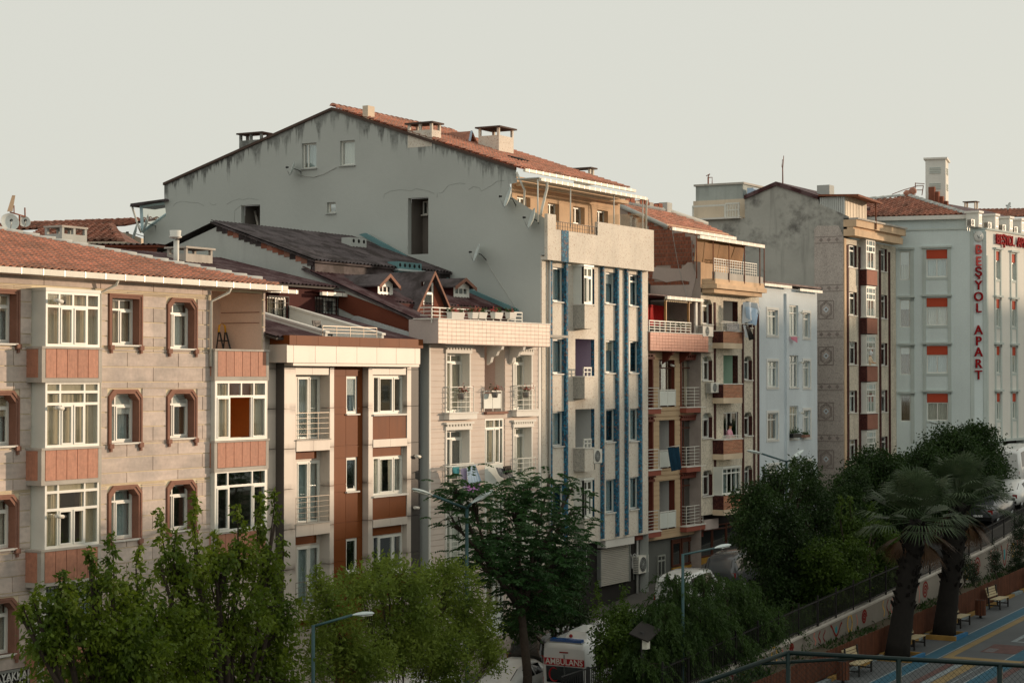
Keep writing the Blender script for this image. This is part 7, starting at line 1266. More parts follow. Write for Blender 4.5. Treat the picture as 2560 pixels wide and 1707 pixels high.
tree('olive_willow_shrub', 'bright feathery many-stemmed shrub tree in front of the panel building', 'tree', gnd(1000, 31.8), [(900,1470,75,50), (940,1425,30,22), (1010,1455,90,50), (1110,1460,80,55), (830,1530,75,60), (1000,1540,110,70), (1160,1530,75,65), (1200,1590,45,60), (870,1610,90,55), (1080,1600,110,60), (900,1665,120,50), (1100,1670,110,50), (1000,1610,110,50), (1230,1640,30,50), (800,1640,40,60), (800,1470,30,30), (1130,1425,25,22), (970,1410,16,20), (790,1440,14,26)], 31.8, m['lf_shrub'], .15, .36, 1.55, droop=.0, seed=13, trunk=.08, stems=8, per=22, sig=.17)
tree('ailanthus_tree', 'tall tree with long pinnate leaves and bare trunk before the beige siding building', 'tree', gnd(1310, 32.2), [(1180,1255,70,45), (1130,1300,35,30), (1320,1225,70,45), (1290,1275,90,45), (1420,1300,45,55), (1245,1340,95,60), (1350,1360,90,70), (1190,1400,55,45), (1270,1420,90,60), (1370,1460,75,60), (1375,1185,10,35), (1430,1220,25,25), (1140,1225,40,25), (1330,1520,75,40), (1410,1390,60,60), (1300,1470,70,50)], 32.2, m['lf_ail'], .18, .36, .45, 'frond', seed=14, trunk=.17, per=3, sig=.2, fork=.62)
tree('laurel_bush', 'leafy bush with upright shoots beside the ambulance', 'bush', gnd(1530, 29.5), [(1530,1600,50,70), (1590,1610,65,70), (1492,1500,9,45), (1562,1500,8,35), (1550,1540,40,40), (1620,1570,40,45), (1570,1690,90,70), (1510,1560,22,40), (1500,1640,18,60)], 29.5, m['lf_mid'], .12, .5, 1.6, seed=15, trunk=.07, stems=5, sig=.12, group='bushes')
tree('mimosa_tree', 'feathery drooping mimosa behind the green lamp post, lower centre', 'tree', gnd(1760, 28.4), [(1740,1540,90,60), (1860,1560,100,70), (1670,1600,80,70), (1830,1470,70,35), (1940,1600,70,70), (1600,1650,60,60), (1780,1640,130,70), (1900,1670,90,60), (1700,1690,110,50), (1980,1550,40,50), (1760,1450,50,25), (1700,1500,70,40), (1640,1545,60,50), (1680,1450,35,20)], 28.4, m['lf_fine'], .15, .26, 2.1, 'strand', seed=16, trunk=.13, per=34, droop=.8)
tree('dark_ash_tree', 'dark loose-crowned tree in front of the pale blue building', 'tree', gnd(1985, 31), [(1890,1245,60,40), (1950,1205,45,45), (2010,1205,45,60), (1930,1290,95,55), (2030,1290,60,60), (1870,1320,50,50), (1905,1200,14,32), (1985,1180,12,34), (2035,1190,12,34), (1960,1370,95,70), (1900,1380,50,50), (2000,1450,90,60), (1930,1470,70,50), (2040,1230,20,25), (1990,1540,100,55), (1900,1540,60,50)], 31, m['lf_dark'], .14, .45, 1.5, seed=17, trunk=.2, sig=.17)
tree('young_maple_tree', 'yellowish-green young tree with upright shoots between the dark tree and the palms', 'tree', gnd(2130, 29.0), [(2100,1270,9,28), (2125,1268,8,26), (2180,1290,9,32), (2130,1320,40,40), (2195,1330,30,36), (2110,1400,70,60), (2200,1400,60,60), (2080,1470,90,70), (2180,1490,80,70), (2230,1450,45,50), (2245,1530,50,60), (2050,1400,50,50), (2235,1370,35,40), (2120,1560,120,60), (2060,1590,80,55), (2190,1580,60,60)], 29.0, m['lf_mid'], .15, .5, 1.7, seed=18, trunk=.16, droop=.6, sig=.15)
tree('linden_tree', 'dense dark tree in front of the sandy terrazzo building', 'tree', gnd(2200, 34), [(2190,1180,80,60), (2130,1205,50,40), (2100,1250,55,45), (2110,1320,60,60), (2310,1320,50,60), (2260,1180,60,50), (2200,1260,100,60), (2290,1250,50,60), (2250,1320,80,60), (2150,1310,60,50)], 34, m['lf_dark'], .16, .55, 1.3, seed=19, trunk=.22, sig=.2)
tree('linden_tree', 'dense rounded dark tree in front of the ice-blue corner building', 'tree', gnd(2400, 32), [(2370,1110,70,45), (2440,1110,65,45), (2320,1160,60,50), (2400,1170,100,60), (2480,1170,45,60), (2360,1230,90,60), (2450,1240,75,60), (2500,1240,25,35), (2440,1075,30,20), (2400,1300,90,50)], 32, m['lf_dark'], .16, .55, 1.3, seed=20, trunk=.22, sig=.2)
tree('linden_tree', 'dark street tree beside the ailanthus, in front of the dark shop wall', 'tree', gnd(1400, 34.2), [(1410,1440,60,60), (1370,1520,60,50), (1330,1470,55,60), (1440,1520,30,40), (1300,1560,45,40)], 34.2, m['lf_dark'], .15, .5, 1.5, seed=21, trunk=.14, sig=.18)
# palms
def palm(label, base, crown, seed, nl=68, R=1.4):
    rng = np.random.default_rng(seed); t = thing('fan_palm', label, 'palm', base, 'fan palms'); b, c = Vector(base), Vector(crown); h = (c-b).length
    mb = MB(); mb.tube([b-Vector((0,0,.2)), b+(c-b)*.08, b+(c-b)*.4, b+(c-b)*.75, c], [.5, .46, .4, .42, .3], 14); tr = add('trunk', mb, m['palmbark'], t)
    mb = MB()
    for k in range(130): a = rng.uniform(0, 6.28); f = rng.uniform(.35, .98); p = b+(c-b)*f; o = Vector((math.cos(a), math.sin(a), 0)); q = p+o*.38; mb.hexa([q+Vector((-.05,-.05,0)), q+Vector((.05,-.05,0)), q+Vector((.05,.05,0)), q+Vector((-.05,.05,0)), q+o*.12+Vector((-.03,-.03,.2)), q+o*.12+Vector((.03,-.03,.2)), q+o*.12+Vector((.03,.03,.2)), q+o*.12+Vector((-.03,.03,.2))])
    o_ = add('leaf_base', mb, m['palmbark'], tr); o_['kind'] = 'stuff'
    for k in range(nl):
        dead = k >= nl-12; el = rng.uniform(-.25, 1.45) if not dead else rng.uniform(-1.25, -.6); az = k*2.4+rng.uniform(-.3, .3); d = Vector((math.cos(az)*math.cos(el), math.sin(az)*math.cos(el), math.sin(el))); s = d.cross(Vector((0,0,1))).normalized(); n = s.cross(d); pl = rng.uniform(.75, 1.1)*R*(.6 if dead else 1); tip = c+d*pl; mb = MB(); mb.tube([c, c+d*pl*.5+Vector((0,0,.04)), tip], [.03, .022, .018], 4, False)
        nb = 19
        for j in range(nb):
            a = (j/(nb-1)-.5)*2.5*(.55 if dead else 1); e = (d*math.cos(a)+s*math.sin(a)+n*.12).normalized(); L = R*rng.uniform(.8, 1.05)*(1-.25*abs(a)/1.25); w = n.cross(e).normalized()*.032; p1 = tip+e*L*.55; p2 = tip+e*L-Vector((0,0,.32*L if not dead else .1*L)); mb.poly([tip, p1+w, p2, p1-w])
        add('frond', mb, m['lf_dead'] if dead else m['lf_palm'], t)
palm('fan palm with thick dark trunk nearest the green court fence', (70.7, 24.15, zp(70.7)), onY('S', 2290, 1305, 24.5), 31); palm('fan palm behind the first one, between two benches', (76.2, 24.05, zp(76.2)), onY('S', 2398, 1262, 24.4), 32)
# little clipped trees on the bank
for k, (px, py0, py1, py2, lb) in enumerate(((2487, 1352, 1425, 1465, 'small clipped conifer on the bank beside the spiral mural'), (2548, 1290, 1440, 1475, 'taller clipped conifer at the right edge of the bank'), (2432, 1400, 1455, 1490, 'small round-headed tree on the bank behind the second palm'), (2412, 1385, 1440, 1495, 'thin young tree on the bank left of the round-headed one'))):
    b = onY('S', px, py2, 26.2); r = 18 if k != 1 else 32; n = 3; lb3 = [(px, py1-(py1-py0)*(j+.5)/n, r*(1-.22*j), (py1-py0)/n*.75) for j in range(n)]
    tree('clipped_tree', lb, 'tree', (b.x, 26.2, zp(b.x)+.25), lb3, 26.2, m['lf_con'], .07, .4, 3.0, seed=40+k, trunk=.045, group='small trees on the bank', sig=.07, per=30)
# ---------------------------------------------------------------- park square
m['sq'] = mat('square_paving', '4d5052', .9, .14, .5, .08, 20, stretch=(1, 1, 1)); m['bluep'] = mat('blue_paint_on_paving', '264f61', .85, .14, 1.5, .12, 9); m['tanp'] = mat('yellow_tactile_tile', '6f5f40', .85, .14, 2, .12, 14); m['redp'] = mat('faded_red_paving', '553e3b', .9, .25, 2, .2, 9); m['palep'] = mat('faded_white_paint', '666e70', .9, .2, 2)
m['slatw'] = mat('varnished_bench_slat', '857a5f', .6, .12, 4, rnd=.08, stretch=(1, 8, 8)); m['picket'] = mat('brown_picket', '573322', .8, .2, 3, rnd=.2); m['yellowk'] = mat('yellow_painted_kerb', '7a5f30', .85, .2, 2); m['bluek'] = mat('blue_painted_kerb', '245a7d', .8, .1, 2); m['greenp'] = mat('dark_green_paint', '0b2120', .45, .1, 3)
strip('square', 30, 118, -6, 25.0, zp, m['sq'], 0, 12, brk=(78,))
def paint(x0, x1, y0, y1, mt, dz, name='painted_band'): return strip(name, x0, x1, y0, y1, zp, mt, dz, 4)
mj = mat('paving_joint', '55585a', .95)
SQ = [o for o in bpy.data.objects if o.name == 'square'][0]
for k in range(46): y = 23.38+.033*k; strip('joint', 62, 100, y, y+.008, zp, mj, .004, 6, parent=SQ) if k % 5 == 0 else None
paint(55, 110, 22.72, 23.3, m['bluep'], .005); paint(55, 110, 23.3, 23.36, m['palep'], .007); paint(55, 110, 22.66, 22.72, m['palep'], .007); paint(71.6, 110, 22.3, 22.62, m['tanp'], .006)
for k in range(300):                                       # tactile slabs
    x = 71.7+k*.095; 
for x0, x1, y0, y1, mt in ((55, 70.2, 21.75, 22.05, 'redp'), (55, 70.6, 21.45, 21.7, 'palep'), (55, 70.3, 20.95, 21.4, 'tanp'), (55, 71, 20.7, 20.75, 'palep'), (55, 76, 19.7, 20.3, 'bluep'), (55, 76, 20.3, 20.36, 'palep'), (55, 76, 19.3, 19.6, 'redp')): paint(x0, x1, y0, y1, m[mt], .006)
strip('painted_band', 71.4, 71.9, 19.6, 22.6, zp, m['tanp'], .0075, 2); strip('painted_band', 73.3, 75.3, 20.3, 21.7, zp, m['redp'], .006, 2); strip('painted_band', 76.1, 79, 19.6, 21.28, zp, m['palep'], .006, 2); strip('painted_band', 76.3, 78.8, 19.8, 21.08, zp, m['sq'], .009, 2)
for k in range(7): strip('painted_band', 73.45+k*.12, 73.5+k*.12, 21.2, 21.6, zp, m['palep'], .01, 1)
def bench(x, label):
    z = zp(x+.75)+.004; t = thing('park_bench', label, 'bench', (x+.75, 24.2, z), 'park benches along the picket fence'); y0 = 23.97
    for k in range(4): bx('seat_slat', t, IDF, x, x+1.5, y0+.03+k*.115, y0+.03+k*.115+.095, z+.42, z+.455, m['slatw'])
    for k in range(4): add('back_slat', MB().hexa([(x,y0+.53+k*.035,z+.52+k*.105),(x+1.5,y0+.53+k*.035,z+.52+k*.105),(x+1.5,y0+.56+k*.035,z+.52+k*.105),(x,y0+.56+k*.035,z+.52+k*.105),(x,y0+.555+k*.035,z+.6+k*.105),(x+1.5,y0+.555+k*.035,z+.6+k*.105),(x+1.5,y0+.585+k*.035,z+.6+k*.105),(x,y0+.585+k*.035,z+.6+k*.105)]), m['slatw'], t)
    for xx in (x+.08, x+1.36):
        add('leg', MB().box(xx, xx+.06, y0+.02, y0+.08, z, z+.42), m['iron'], t); add('leg', MB().hexa([(xx,y0+.48,z),(xx+.06,y0+.48,z),(xx+.06,y0+.54,z),(xx,y0+.54,z),(xx,y0+.58,z+.98),(xx+.06,y0+.58,z+.98),(xx+.06,y0+.63,z+.98),(xx,y0+.63,z+.98)]), m['iron'], t); add('side_rail', MB().box(xx+.005, xx+.055, y0+.08, y0+.5, z+.15, z+.2), m['iron'], t)
for x, lb in ((66.1, 'slatted park bench nearest the camera, beside the brown bin'), (72.3, 'slatted park bench between the two palms'), (78.3, 'slatted park bench just right of the second palm, beside the litter bin'), (84.1, 'slatted park bench farthest up the square that shows whole'), (91.0, 'slatted park bench at the right edge of the photo')): bench(x, lb)
def bin_(x, label):
    z = zp(x)+.004; t = thing('litter_bin', label, 'litter bin', (x, 24.15, z), 'park litter bins')
    for k in range(12): a = k*math.pi/6; bx('slat', t, Matrix.Translation((x, 24.15, z)) @ Matrix.Rotation(a, 4, 'Z'), .2, .225, -.045, .045, .12, .78, m['picket'])
    add('liner', MB().lathe([(0, .13), (.19, .13), (.19, .76), (.17, .76), (.17, .2), (0, .2)], 14, Matrix.Translation((x, 24.15, z))), m['iron'], t); add('foot', MB().tube([(x, 24.15, z), (x, 24.15, z+.14)], .06, 8), m['iron'], t)
bin_(81.7, 'brown slatted litter bin between the two right benches'); bin_(64.9, 'brown slatted litter bin beside the nearest bench')
for k, xx in enumerate((70.66, 76.17)):
    t = thing('tree_pit', f'tree pit with yellow and blue kerb around the {["first", "second"][k]} palm', 'planter', (xx, 24, zp(xx)), 'palm pits'); z = zp(xx); x0, x1, y0, y1 = xx-.85, xx+.85, 23.28, 24.8
    for a in ((x0, x0+.12, y0, y1, 'yellowk'), (x0+.12, x1, y0, y0+.12, 'bluek'), (x1-.12, x1, y0+.12, y1, 'yellowk')): bx('kerb_stone', t, IDF, a[0], a[1], a[2], a[3], z-.1, z+.16, m[a[4]])
    bx('soil', t, IDF, x0+.12, x1-.12, y0+.12, y1, z-.1, z+.05, m['soil'])
# picket fence, yellow/white kerb, bank, mural wall with iron railing
t = thing('picket_fence', 'brown wooden picket fence along the planted bank', 'fence', (80, 24.85, zp(80))); pk = cube(m['picket']); n = 0
xs_ = [58+k*.13 for k in range(int(48/.13))]; xs_.sort(key=lambda x: abs(x-75)); near = xs_[:300]; mb = MB()
for x in xs_:
    h = .92+random.uniform(-.015, .015); z = zp(x)+.1
    if x in set(near): link('picket', pk, t, Matrix.Translation((x, 24.9, z+h/2)) @ Matrix.Rotation(random.uniform(-.012, .012), 4, 'Y') @ Matrix.Diagonal((.085, .025, h, 1)))
    else: mb.box(x-.042, x+.042, 24.888, 24.912, z, z+h)
o = add('picket', mb, m['picket'], t); o['kind'] = 'stuff'
for dz in (.3, .75): add('fence_rail', MB().hexa([(58,24.915,zp(58)+dz),(106,24.915,zp(106)+dz),(106,24.955,zp(106)+dz),(58,24.955,zp(58)+dz),(58,24.915,zp(58)+dz+.07),(106,24.915,zp(106)+dz+.07),(106,24.955,zp(106)+dz+.07),(58,24.955,zp(58)+dz+.07)]), m['picket'], t)
kt = thing('painted_kerb', 'low yellow and white kerb in front of the picket fence', 'kerb', (80, 24.75, zp(80)))
for k in range(34): x = 58+k*1.4; bx('kerb_stone', kt, IDF, x, x+1.39, 24.62, 24.8, zp(x)-.15, zp(x+.7)+.12, m['yellowk'] if k % 2 else m['palep'])
mb = MB()
for k in range(24): x = 58+k*2; x2 = x+2; mb.poly([(x,24.95,zp(x)+.1),(x2,24.95,zp(x2)+.1),(x2,27.3,zp(x2)+.22),(x,27.3,zp(x)+.22)])
o = add('planted_bank', mb, m['soil']); o['kind'] = 'structure'
rng = np.random.default_rng(5); n = 5200; gx_ = rng.uniform(58, 106, n); gy_ = rng.uniform(25.0, 27.25, n); keep = np.sin(gx_*1.7)+np.sin(gx_*.6+2)+rng.normal(size=n)*.6 > -.1; gx_, gy_ = gx_[keep], gy_[keep]; gz = 1.6+.03*(gx_-78)+.1+(gy_-24.95)*.05; o = leaves('ground_cover', np.stack([gx_, gy_, gz], 1), np.stack([rng.normal(size=len(gx_))*.6, rng.normal(size=len(gx_))*.6, np.full(len(gx_), .8)], 1), rng.uniform(.1, .3, len(gx_)), .35, m['lf_dark'], None, rng); tag(o, 'low green weeds and ground cover on the planted bank', 'ground cover', None, 'stuff')
def zw(x): return max(zs(x)+.3, 2.3+.058*(x-72))
m['muralw'] = mat('off_white_mural_wall', '77726a', .9, .14, .5, .06, 12, streak=.25)
mt_ = thing('mural_wall', 'off-white retaining wall painted with red spirals and coloured motifs', 'wall', (80, 27.4, zp(80))); mb = MB(); X = [57+2*k for k in range(27)]
for a, b in zip(X, X[1:]): mb.hexa([(a,27.35,zp(a)-.2),(b,27.35,zp(b)-.2),(b,27.6,zp(b)-.2),(a,27.6,zp(a)-.2),(a,27.35,zw(a)),(b,27.35,zw(b)),(b,27.6,zw(b)),(a,27.6,zw(a))])
add('wall', mb, m['muralw'], mt_)
for a, b in zip(X, X[1:]): add('coping', MB().hexa([(a,27.3,zw(a)+.002),(b-.01,27.3,zw(b)+.002),(b-.01,27.65,zw(b)+.002),(a,27.65,zw(a)+.002),(a,27.3,zw(a)+.08),(b-.01,27.3,zw(b)+.08),(b-.01,27.65,zw(b)+.08),(a,27.65,zw(a)+.08)]), m['conc'], mt_)
cols_ = ['mu_red', 'mu_red', 'mu_teal', 'mu_yel', 'mu_red', 'mu_pink']
for kk, c in (('mu_red', '7a2420'), ('mu_teal', '2f7d86'), ('mu_yel', 'b08a3a'), ('mu_pink', 'a8685c')): m[kk] = mat('mural_'+kk, c, .85, .15, 3)
def ribbon(pts, w, mt):                                     # painted stroke, laid a hair proud of the wall
    mb = MB(); P = [Vector((p[0], 0, p[1])) for p in pts]; L = []
    for i, p in enumerate(P): tt = (P[min(i+1, len(P)-1)]-P[max(i-1, 0)]).normalized(); nn = Vector((-tt.z, 0, tt.x))*w/2; L.append((p+nn, p-nn))
    for (a, b), (c, d) in zip(L, L[1:]): mb.poly([(a.x,27.342,a.z),(b.x,27.342,b.z),(d.x,27.342,d.z),(c.x,27.342,c.z)])
    add('painted_stroke', mb, mt, mt_)
r_ = random.Random(3); x = 60.0; k = 0
while x < 107:
    zc_ = (zp(x)+.25+zw(x))/2; h = (zw(x)-zp(x)-.3)/2*.88; kind = k % 4
    if kind == 0: ribbon([(x+h*1.25*(1-a/16)*math.cos(a)*.8, zc_+h*(1-a/16)*math.sin(a)) for a in [q*.45 for q in range(34)]], .1, m['mu_red']); x += 2.4
    elif kind == 1:
        for j in range(3): ribbon([(x+j*.5+.12*math.sin(q*.9+j), zc_-h+2*h*q/7) for q in range(8)], .07, m[cols_[(k+j) % 6]])
        x += 1.9
    elif kind == 2: ribbon([(x-.2+1.3*q/12, zc_+h*math.cos(q*.52)*.9) for q in range(13)], .1, m['mu_red']); ribbon([(x+.4, zc_-h*.4), (x+.45, zc_+h*.1), (x+.4, zc_+h*.5)], .22, m['mu_teal']); x += 2.0
    else: ribbon([(x+.3*math.cos(a)*.9, zc_+.35*math.sin(a)) for a in [q*.5 for q in range(14)]], .09, m['mu_yel']); ribbon([(x+.8, zc_-h), (x+.9, zc_), (x+.75, zc_+h)], .08, m['mu_pink']); x += 1.7
    k += 1
ir = thing('iron_railing', 'black iron railing on top of the mural wall', 'railing', (80, 27.45, zw(80))); mb = MB(); x = 57.0
while x < 109: mb.box(x-.009, x+.009, 27.44, 27.458, zw(x)+.08, zw(x)+1.15); x += .14
add('bars', mb, m['iron'], ir)
for a, b in zip(X, X[1:]):
    add('post', MB().box(a-.025, a+.025, 27.42, 27.48, zw(a)+.08, zw(a)+1.3), m['iron'], ir)
    for dz in (.2, 1.05): add('rail', MB().hexa([(a,27.43,zw(a)+dz),(b,27.43,zw(b)+dz),(b,27.47,zw(b)+dz),(a,27.47,zw(a)+dz),(a,27.43,zw(a)+dz+.04),(b,27.43,zw(b)+dz+.04),(b,27.47,zw(b)+dz+.04),(a,27.47,zw(a)+dz+.04)]), m['iron'], ir)
# slanting black railing by the ambulance
ir = thing('iron_railing', 'black picket railing sloping down in front of the ambulance', 'railing', onY('U', 1600, 820, 29.6)); mb = MB(); q0, q1, q2 = onY('U', 1450, 755, 29.6), onY('U', 1835, 630, 29.6), onY('U', 2020, 600, 29.6)
for a, b in ((q0, q1), (q1, q2)):
    mb.bar(a, b, .04); n = int((b-a).length/.12)
    for k in range(n+1): p = a+(b-a)*k/max(1, n); mb.bar(p, p-Vector((0,0,1.3)), .02)
add('bars', mb, m['iron'], ir); add('post', MB().bar(q1+Vector((0,0,.05)), q1-Vector((0,0,1.6)), .09), m['iron'], ir)
# green court fence in the foreground
cf = thing('court_fence', 'dark green chain-link court fence with top rail in the foreground', 'fence', (25, 9, zp(25))); A = Vector((24.42, 9.87, 8.29)); Bv = Vector((26.6, 6.1, 8.05)); Cv = A+(Vector((23.84, 10.9, 7.87))-A)*2.2
rail2 = (Vector((24.25, 10.18, 8.14)), Vector((25.0, 8.9, 8.22)))
add('top_rail', MB().tube([A, Bv], .032, 8), m['greenp'], cf); add('top_rail', MB().tube([A, Cv], .032, 8), m['greenp'], cf); add('brace', MB().tube([rail2[0], rail2[1]], .024, 7), m['greenp'], cf)
for f in (.0, .345, .66, 1.0): p = A+(Bv-A)*f; add('post', MB().tube([Vector((p.x, p.y, zp(p.x))), p], .04 if f else .035, 8), m['greenp'], cf)
p = Cv; add('post', MB().tube([Vector((p.x, p.y, zp(p.x))), p], .04, 8), m['greenp'], cf)
def chain(a, b, h, s=.075):
    mb = MB(); L = Vector((b.x-a.x, b.y-a.y, 0)); n = L.length; e = L/n; k = -h/ s
    tot = int((n+h)/s)
    for j in range(tot):
        for sg in (1, -1):
            u0 = j*s-h; p0, p1 = (max(u0, 0), (max(u0, 0)-u0)), (min(u0+h, n), (min(u0+h, n)-u0))
            if p1[0] <= p0[0]: continue
            def W_(u, v): w = v if sg == 1 else v; uu = u if sg == 1 else n-u; f = uu/n; zt_ = a.z+(b.z-a.z)*f; q = a+e*uu; return Vector((q.x, q.y, zt_-h+w))
            mb.tube([W_(*p0), W_(*p1)], .002, 3, False)
    return mb
add('chain_link_mesh', chain(A+(Bv-A)*.345, Bv, 1.2), m['greenp'], cf); add('chain_link_mesh', chain(A, A+(Bv-A)*.345, 1.2), m['greenp'], cf); add('chain_link_mesh', chain(Cv, A, 1.2), m['greenp'], cf)
# street lamps
m['lampg'] = mat('blue_green_lamp_paint', '3b575a', .5, .1, 2); m['lamph'] = mat('pale_lamp_housing', 'a3adac', .4, .08)
def head(t, p, d, L=.75):
    d = Vector(d).normalized(); s = d.cross(Vector((0,0,1))).normalized(); u = s.cross(d); mb = MB(); N_ = 9; pr = [(0, .03), (.12, .07), (.3, .12), (.55, .15), (.8, .13), (.95, .07), (1, .02)]; b = len(mb.v)
    for f, r in pr:
        for k in range(N_): a = 6.283*k/N_; mb.v.append(tuple(p+d*L*f+s*r*math.cos(a)+u*r*.5*(math.sin(a) if math.sin(a) > 0 else .45*math.sin(a))))
    for i in range(len(pr)-1):
        for k in range(N_): k2 = (k+1) % N_; mb.f.append((b+i*N_+k, b+i*N_+k2, b+(i+1)*N_+k2, b+(i+1)*N_+k)); mb.sm.append(True)
    add('lamp_head', mb, m['lamph'], t); mb2 = MB().hexa([p+d*L*.35-s*.09-u*.05, p+d*L*.85-s*.08-u*.05, p+d*L*.85+s*.08-u*.05, p+d*L*.35+s*.09-u*.05, p+d*L*.35-s*.09-u*.02, p+d*L*.85-s*.08-u*.02, p+d*L*.85+s*.08-u*.02, p+d*L*.35+s*.09-u*.02]); add('lamp_glass', mb2, m['frost'], t)
def lamp(label, px, Y, pyt, arms, r=.055, zf=zs):
    top = onY('S', px, pyt, Y); t = thing('street_lamp', label, 'street lamp', (top.x, top.y, zf(top.x)), 'street lamps'); add('pole', MB().tube([(top.x, top.y, zf(top.x)), (top.x, top.y, (top.z+zf(top.x))/2), top], [r*1.3, r*1.1, r], 10), m['lampg'], t); add('base', MB().lathe([(.16, 0), (.16, .04), (.1, .08), (.1, .5), (r*1.3, .55)], 10, Matrix.Translation((top.x, top.y, zf(top.x)))), m['lampg'], t)
    for (ax, ay, hx, hy, dy) in arms:                       # arm end and head tip as seen in the photo, dy = reach across the street
        a = onY('S', ax, ay, Y+dy); h = onY('S', hx, hy, Y+dy*1.35); add('arm', MB().tube([top-Vector((0,0,.03)), a], r*.75, 7), m['lampg'], t); head(t, a, h-a, (h-a).length)
lamp('double-armed street lamp in front of the beige siding building', 1167, 31.9, 1268, [(1082, 1238, 1030, 1222, .3), (1178, 1258, 1232, 1224, -.2)])
lamp('blue-green street lamp with one arm to the right, lower centre', 1707, 27.85, 1384, [(1785, 1370, 1826, 1361, -.5)], .05); lamp('blue-green street lamp half hidden in the bright shrub, lower left', 783, 31.4, 1562, [(880, 1537, 935, 1532, -.6)], .05)
lamp('street lamp with a long left arm in front of the pale blue building', 1966, 33, 1152, [(1905, 1134, 1868, 1126, .4), (1975, 1150, 2008, 1124, -.3)]); lamp('street lamp whose pale head shows above the rounded dark tree', 2370, 33.5, 1078, [(2352, 1062, 2325, 1054, .3)])
# ---------------------------------------------------------------- vehicles
SED = [(0,.68,.42,.70,.60,.72),(.07,.82,.30,.92,.70,.96),(.75,.88,.22,.97,.68,1.02),(1.55,.9,.2,.95,.60,1.38),(2.2,.9,.2,.94,.62,1.46),(2.8,.9,.2,.93,.60,1.42),(3.55,.88,.2,.92,.72,.97),(4.3,.82,.24,.78,.66,.83),(4.55,.62,.35,.60,.5,.62)]
SUV = [(0,.72,.45,.90,.6,.95),(.08,.86,.32,1.02,.66,1.1),(.35,.9,.28,1.04,.66,1.6),(1.2,.92,.26,1.04,.68,1.72),(2.2,.92,.26,1.03,.68,1.72),(2.75,.92,.26,1.02,.66,1.62),(3.45,.9,.26,1.02,.76,1.08),(4.1,.85,.28,.92,.7,.98),(4.35,.66,.38,.7,.52,.72)]
VAN = [(0,.88,.42,1.25,.80,2.30),(.06,.95,.34,1.28,.82,2.46),(.6,.97,.3,1.28,.84,2.52),(2.2,.97,.3,1.28,.84,2.54),(3.6,.97,.3,1.26,.82,2.48),(4.1,.96,.3,1.24,.78,2.25),(4.75,.94,.3,1.2,.78,1.3),(5.3,.88,.32,.98,.7,1.04),(5.5,.68,.4,.75,.55,.8)]
MINI = [(0,.76,.4,1.0,.66,1.55),(.06,.86,.32,1.02,.68,1.74),(.5,.88,.28,1.02,.7,1.82),(1.8,.88,.28,1.02,.7,1.84),(2.7,.88,.28,1.0,.68,1.74),(3.4,.87,.28,1.0,.74,1.08),(4.0,.82,.3,.86,.66,.92),(4.25,.64,.38,.66,.5,.7)]
for k_, c_ in (('car_white', 'd6d8d6'), ('car_black', '0d0d0e'), ('car_grey', '4a4d50'), ('car_dark', '24221f')):
    m[k_] = mat(k_+'_paint', c_, .22, .03, 2, 0, spec=.6); m[k_].node_tree.nodes['Principled BSDF'].inputs['Coat Weight'].default_value = .6
m['cglass'] = plain('car_glass', '10191b', .06, 0, .8); m['tyre'] = plain('tyre_rubber', '121212', .9); m['rim'] = plain('alloy_rim', '9fa3a5', .3, .8); m['tail'] = plain('red_tail_light', '8c1414', .15, 0, .6); m['plate'] = plain('number_plate', 'd8d8d8', .5); m['redband'] = plain('ambulance_red', 'a01a22', .4); m['bluel'] = plain('blue_beacon', '24508f', .15, 0, .7)
def ring(s):
    x, hw, zb, zsd, hr, zr = s; return [(x,-hw*.9,zb),(x,-hw,zb+.18),(x,-hw*1.01,(zb+zsd)/2),(x,-hw*.98,zsd),(x,-hr,zr-.03),(x,-hr*.8,zr+.01),(x,0,zr+.03),(x,hr*.8,zr+.01),(x,hr,zr-.03),(x,hw*.98,zsd),(x,hw*1.01,(zb+zsd)/2),(x,hw,zb+.18),(x,hw*.9,zb)]
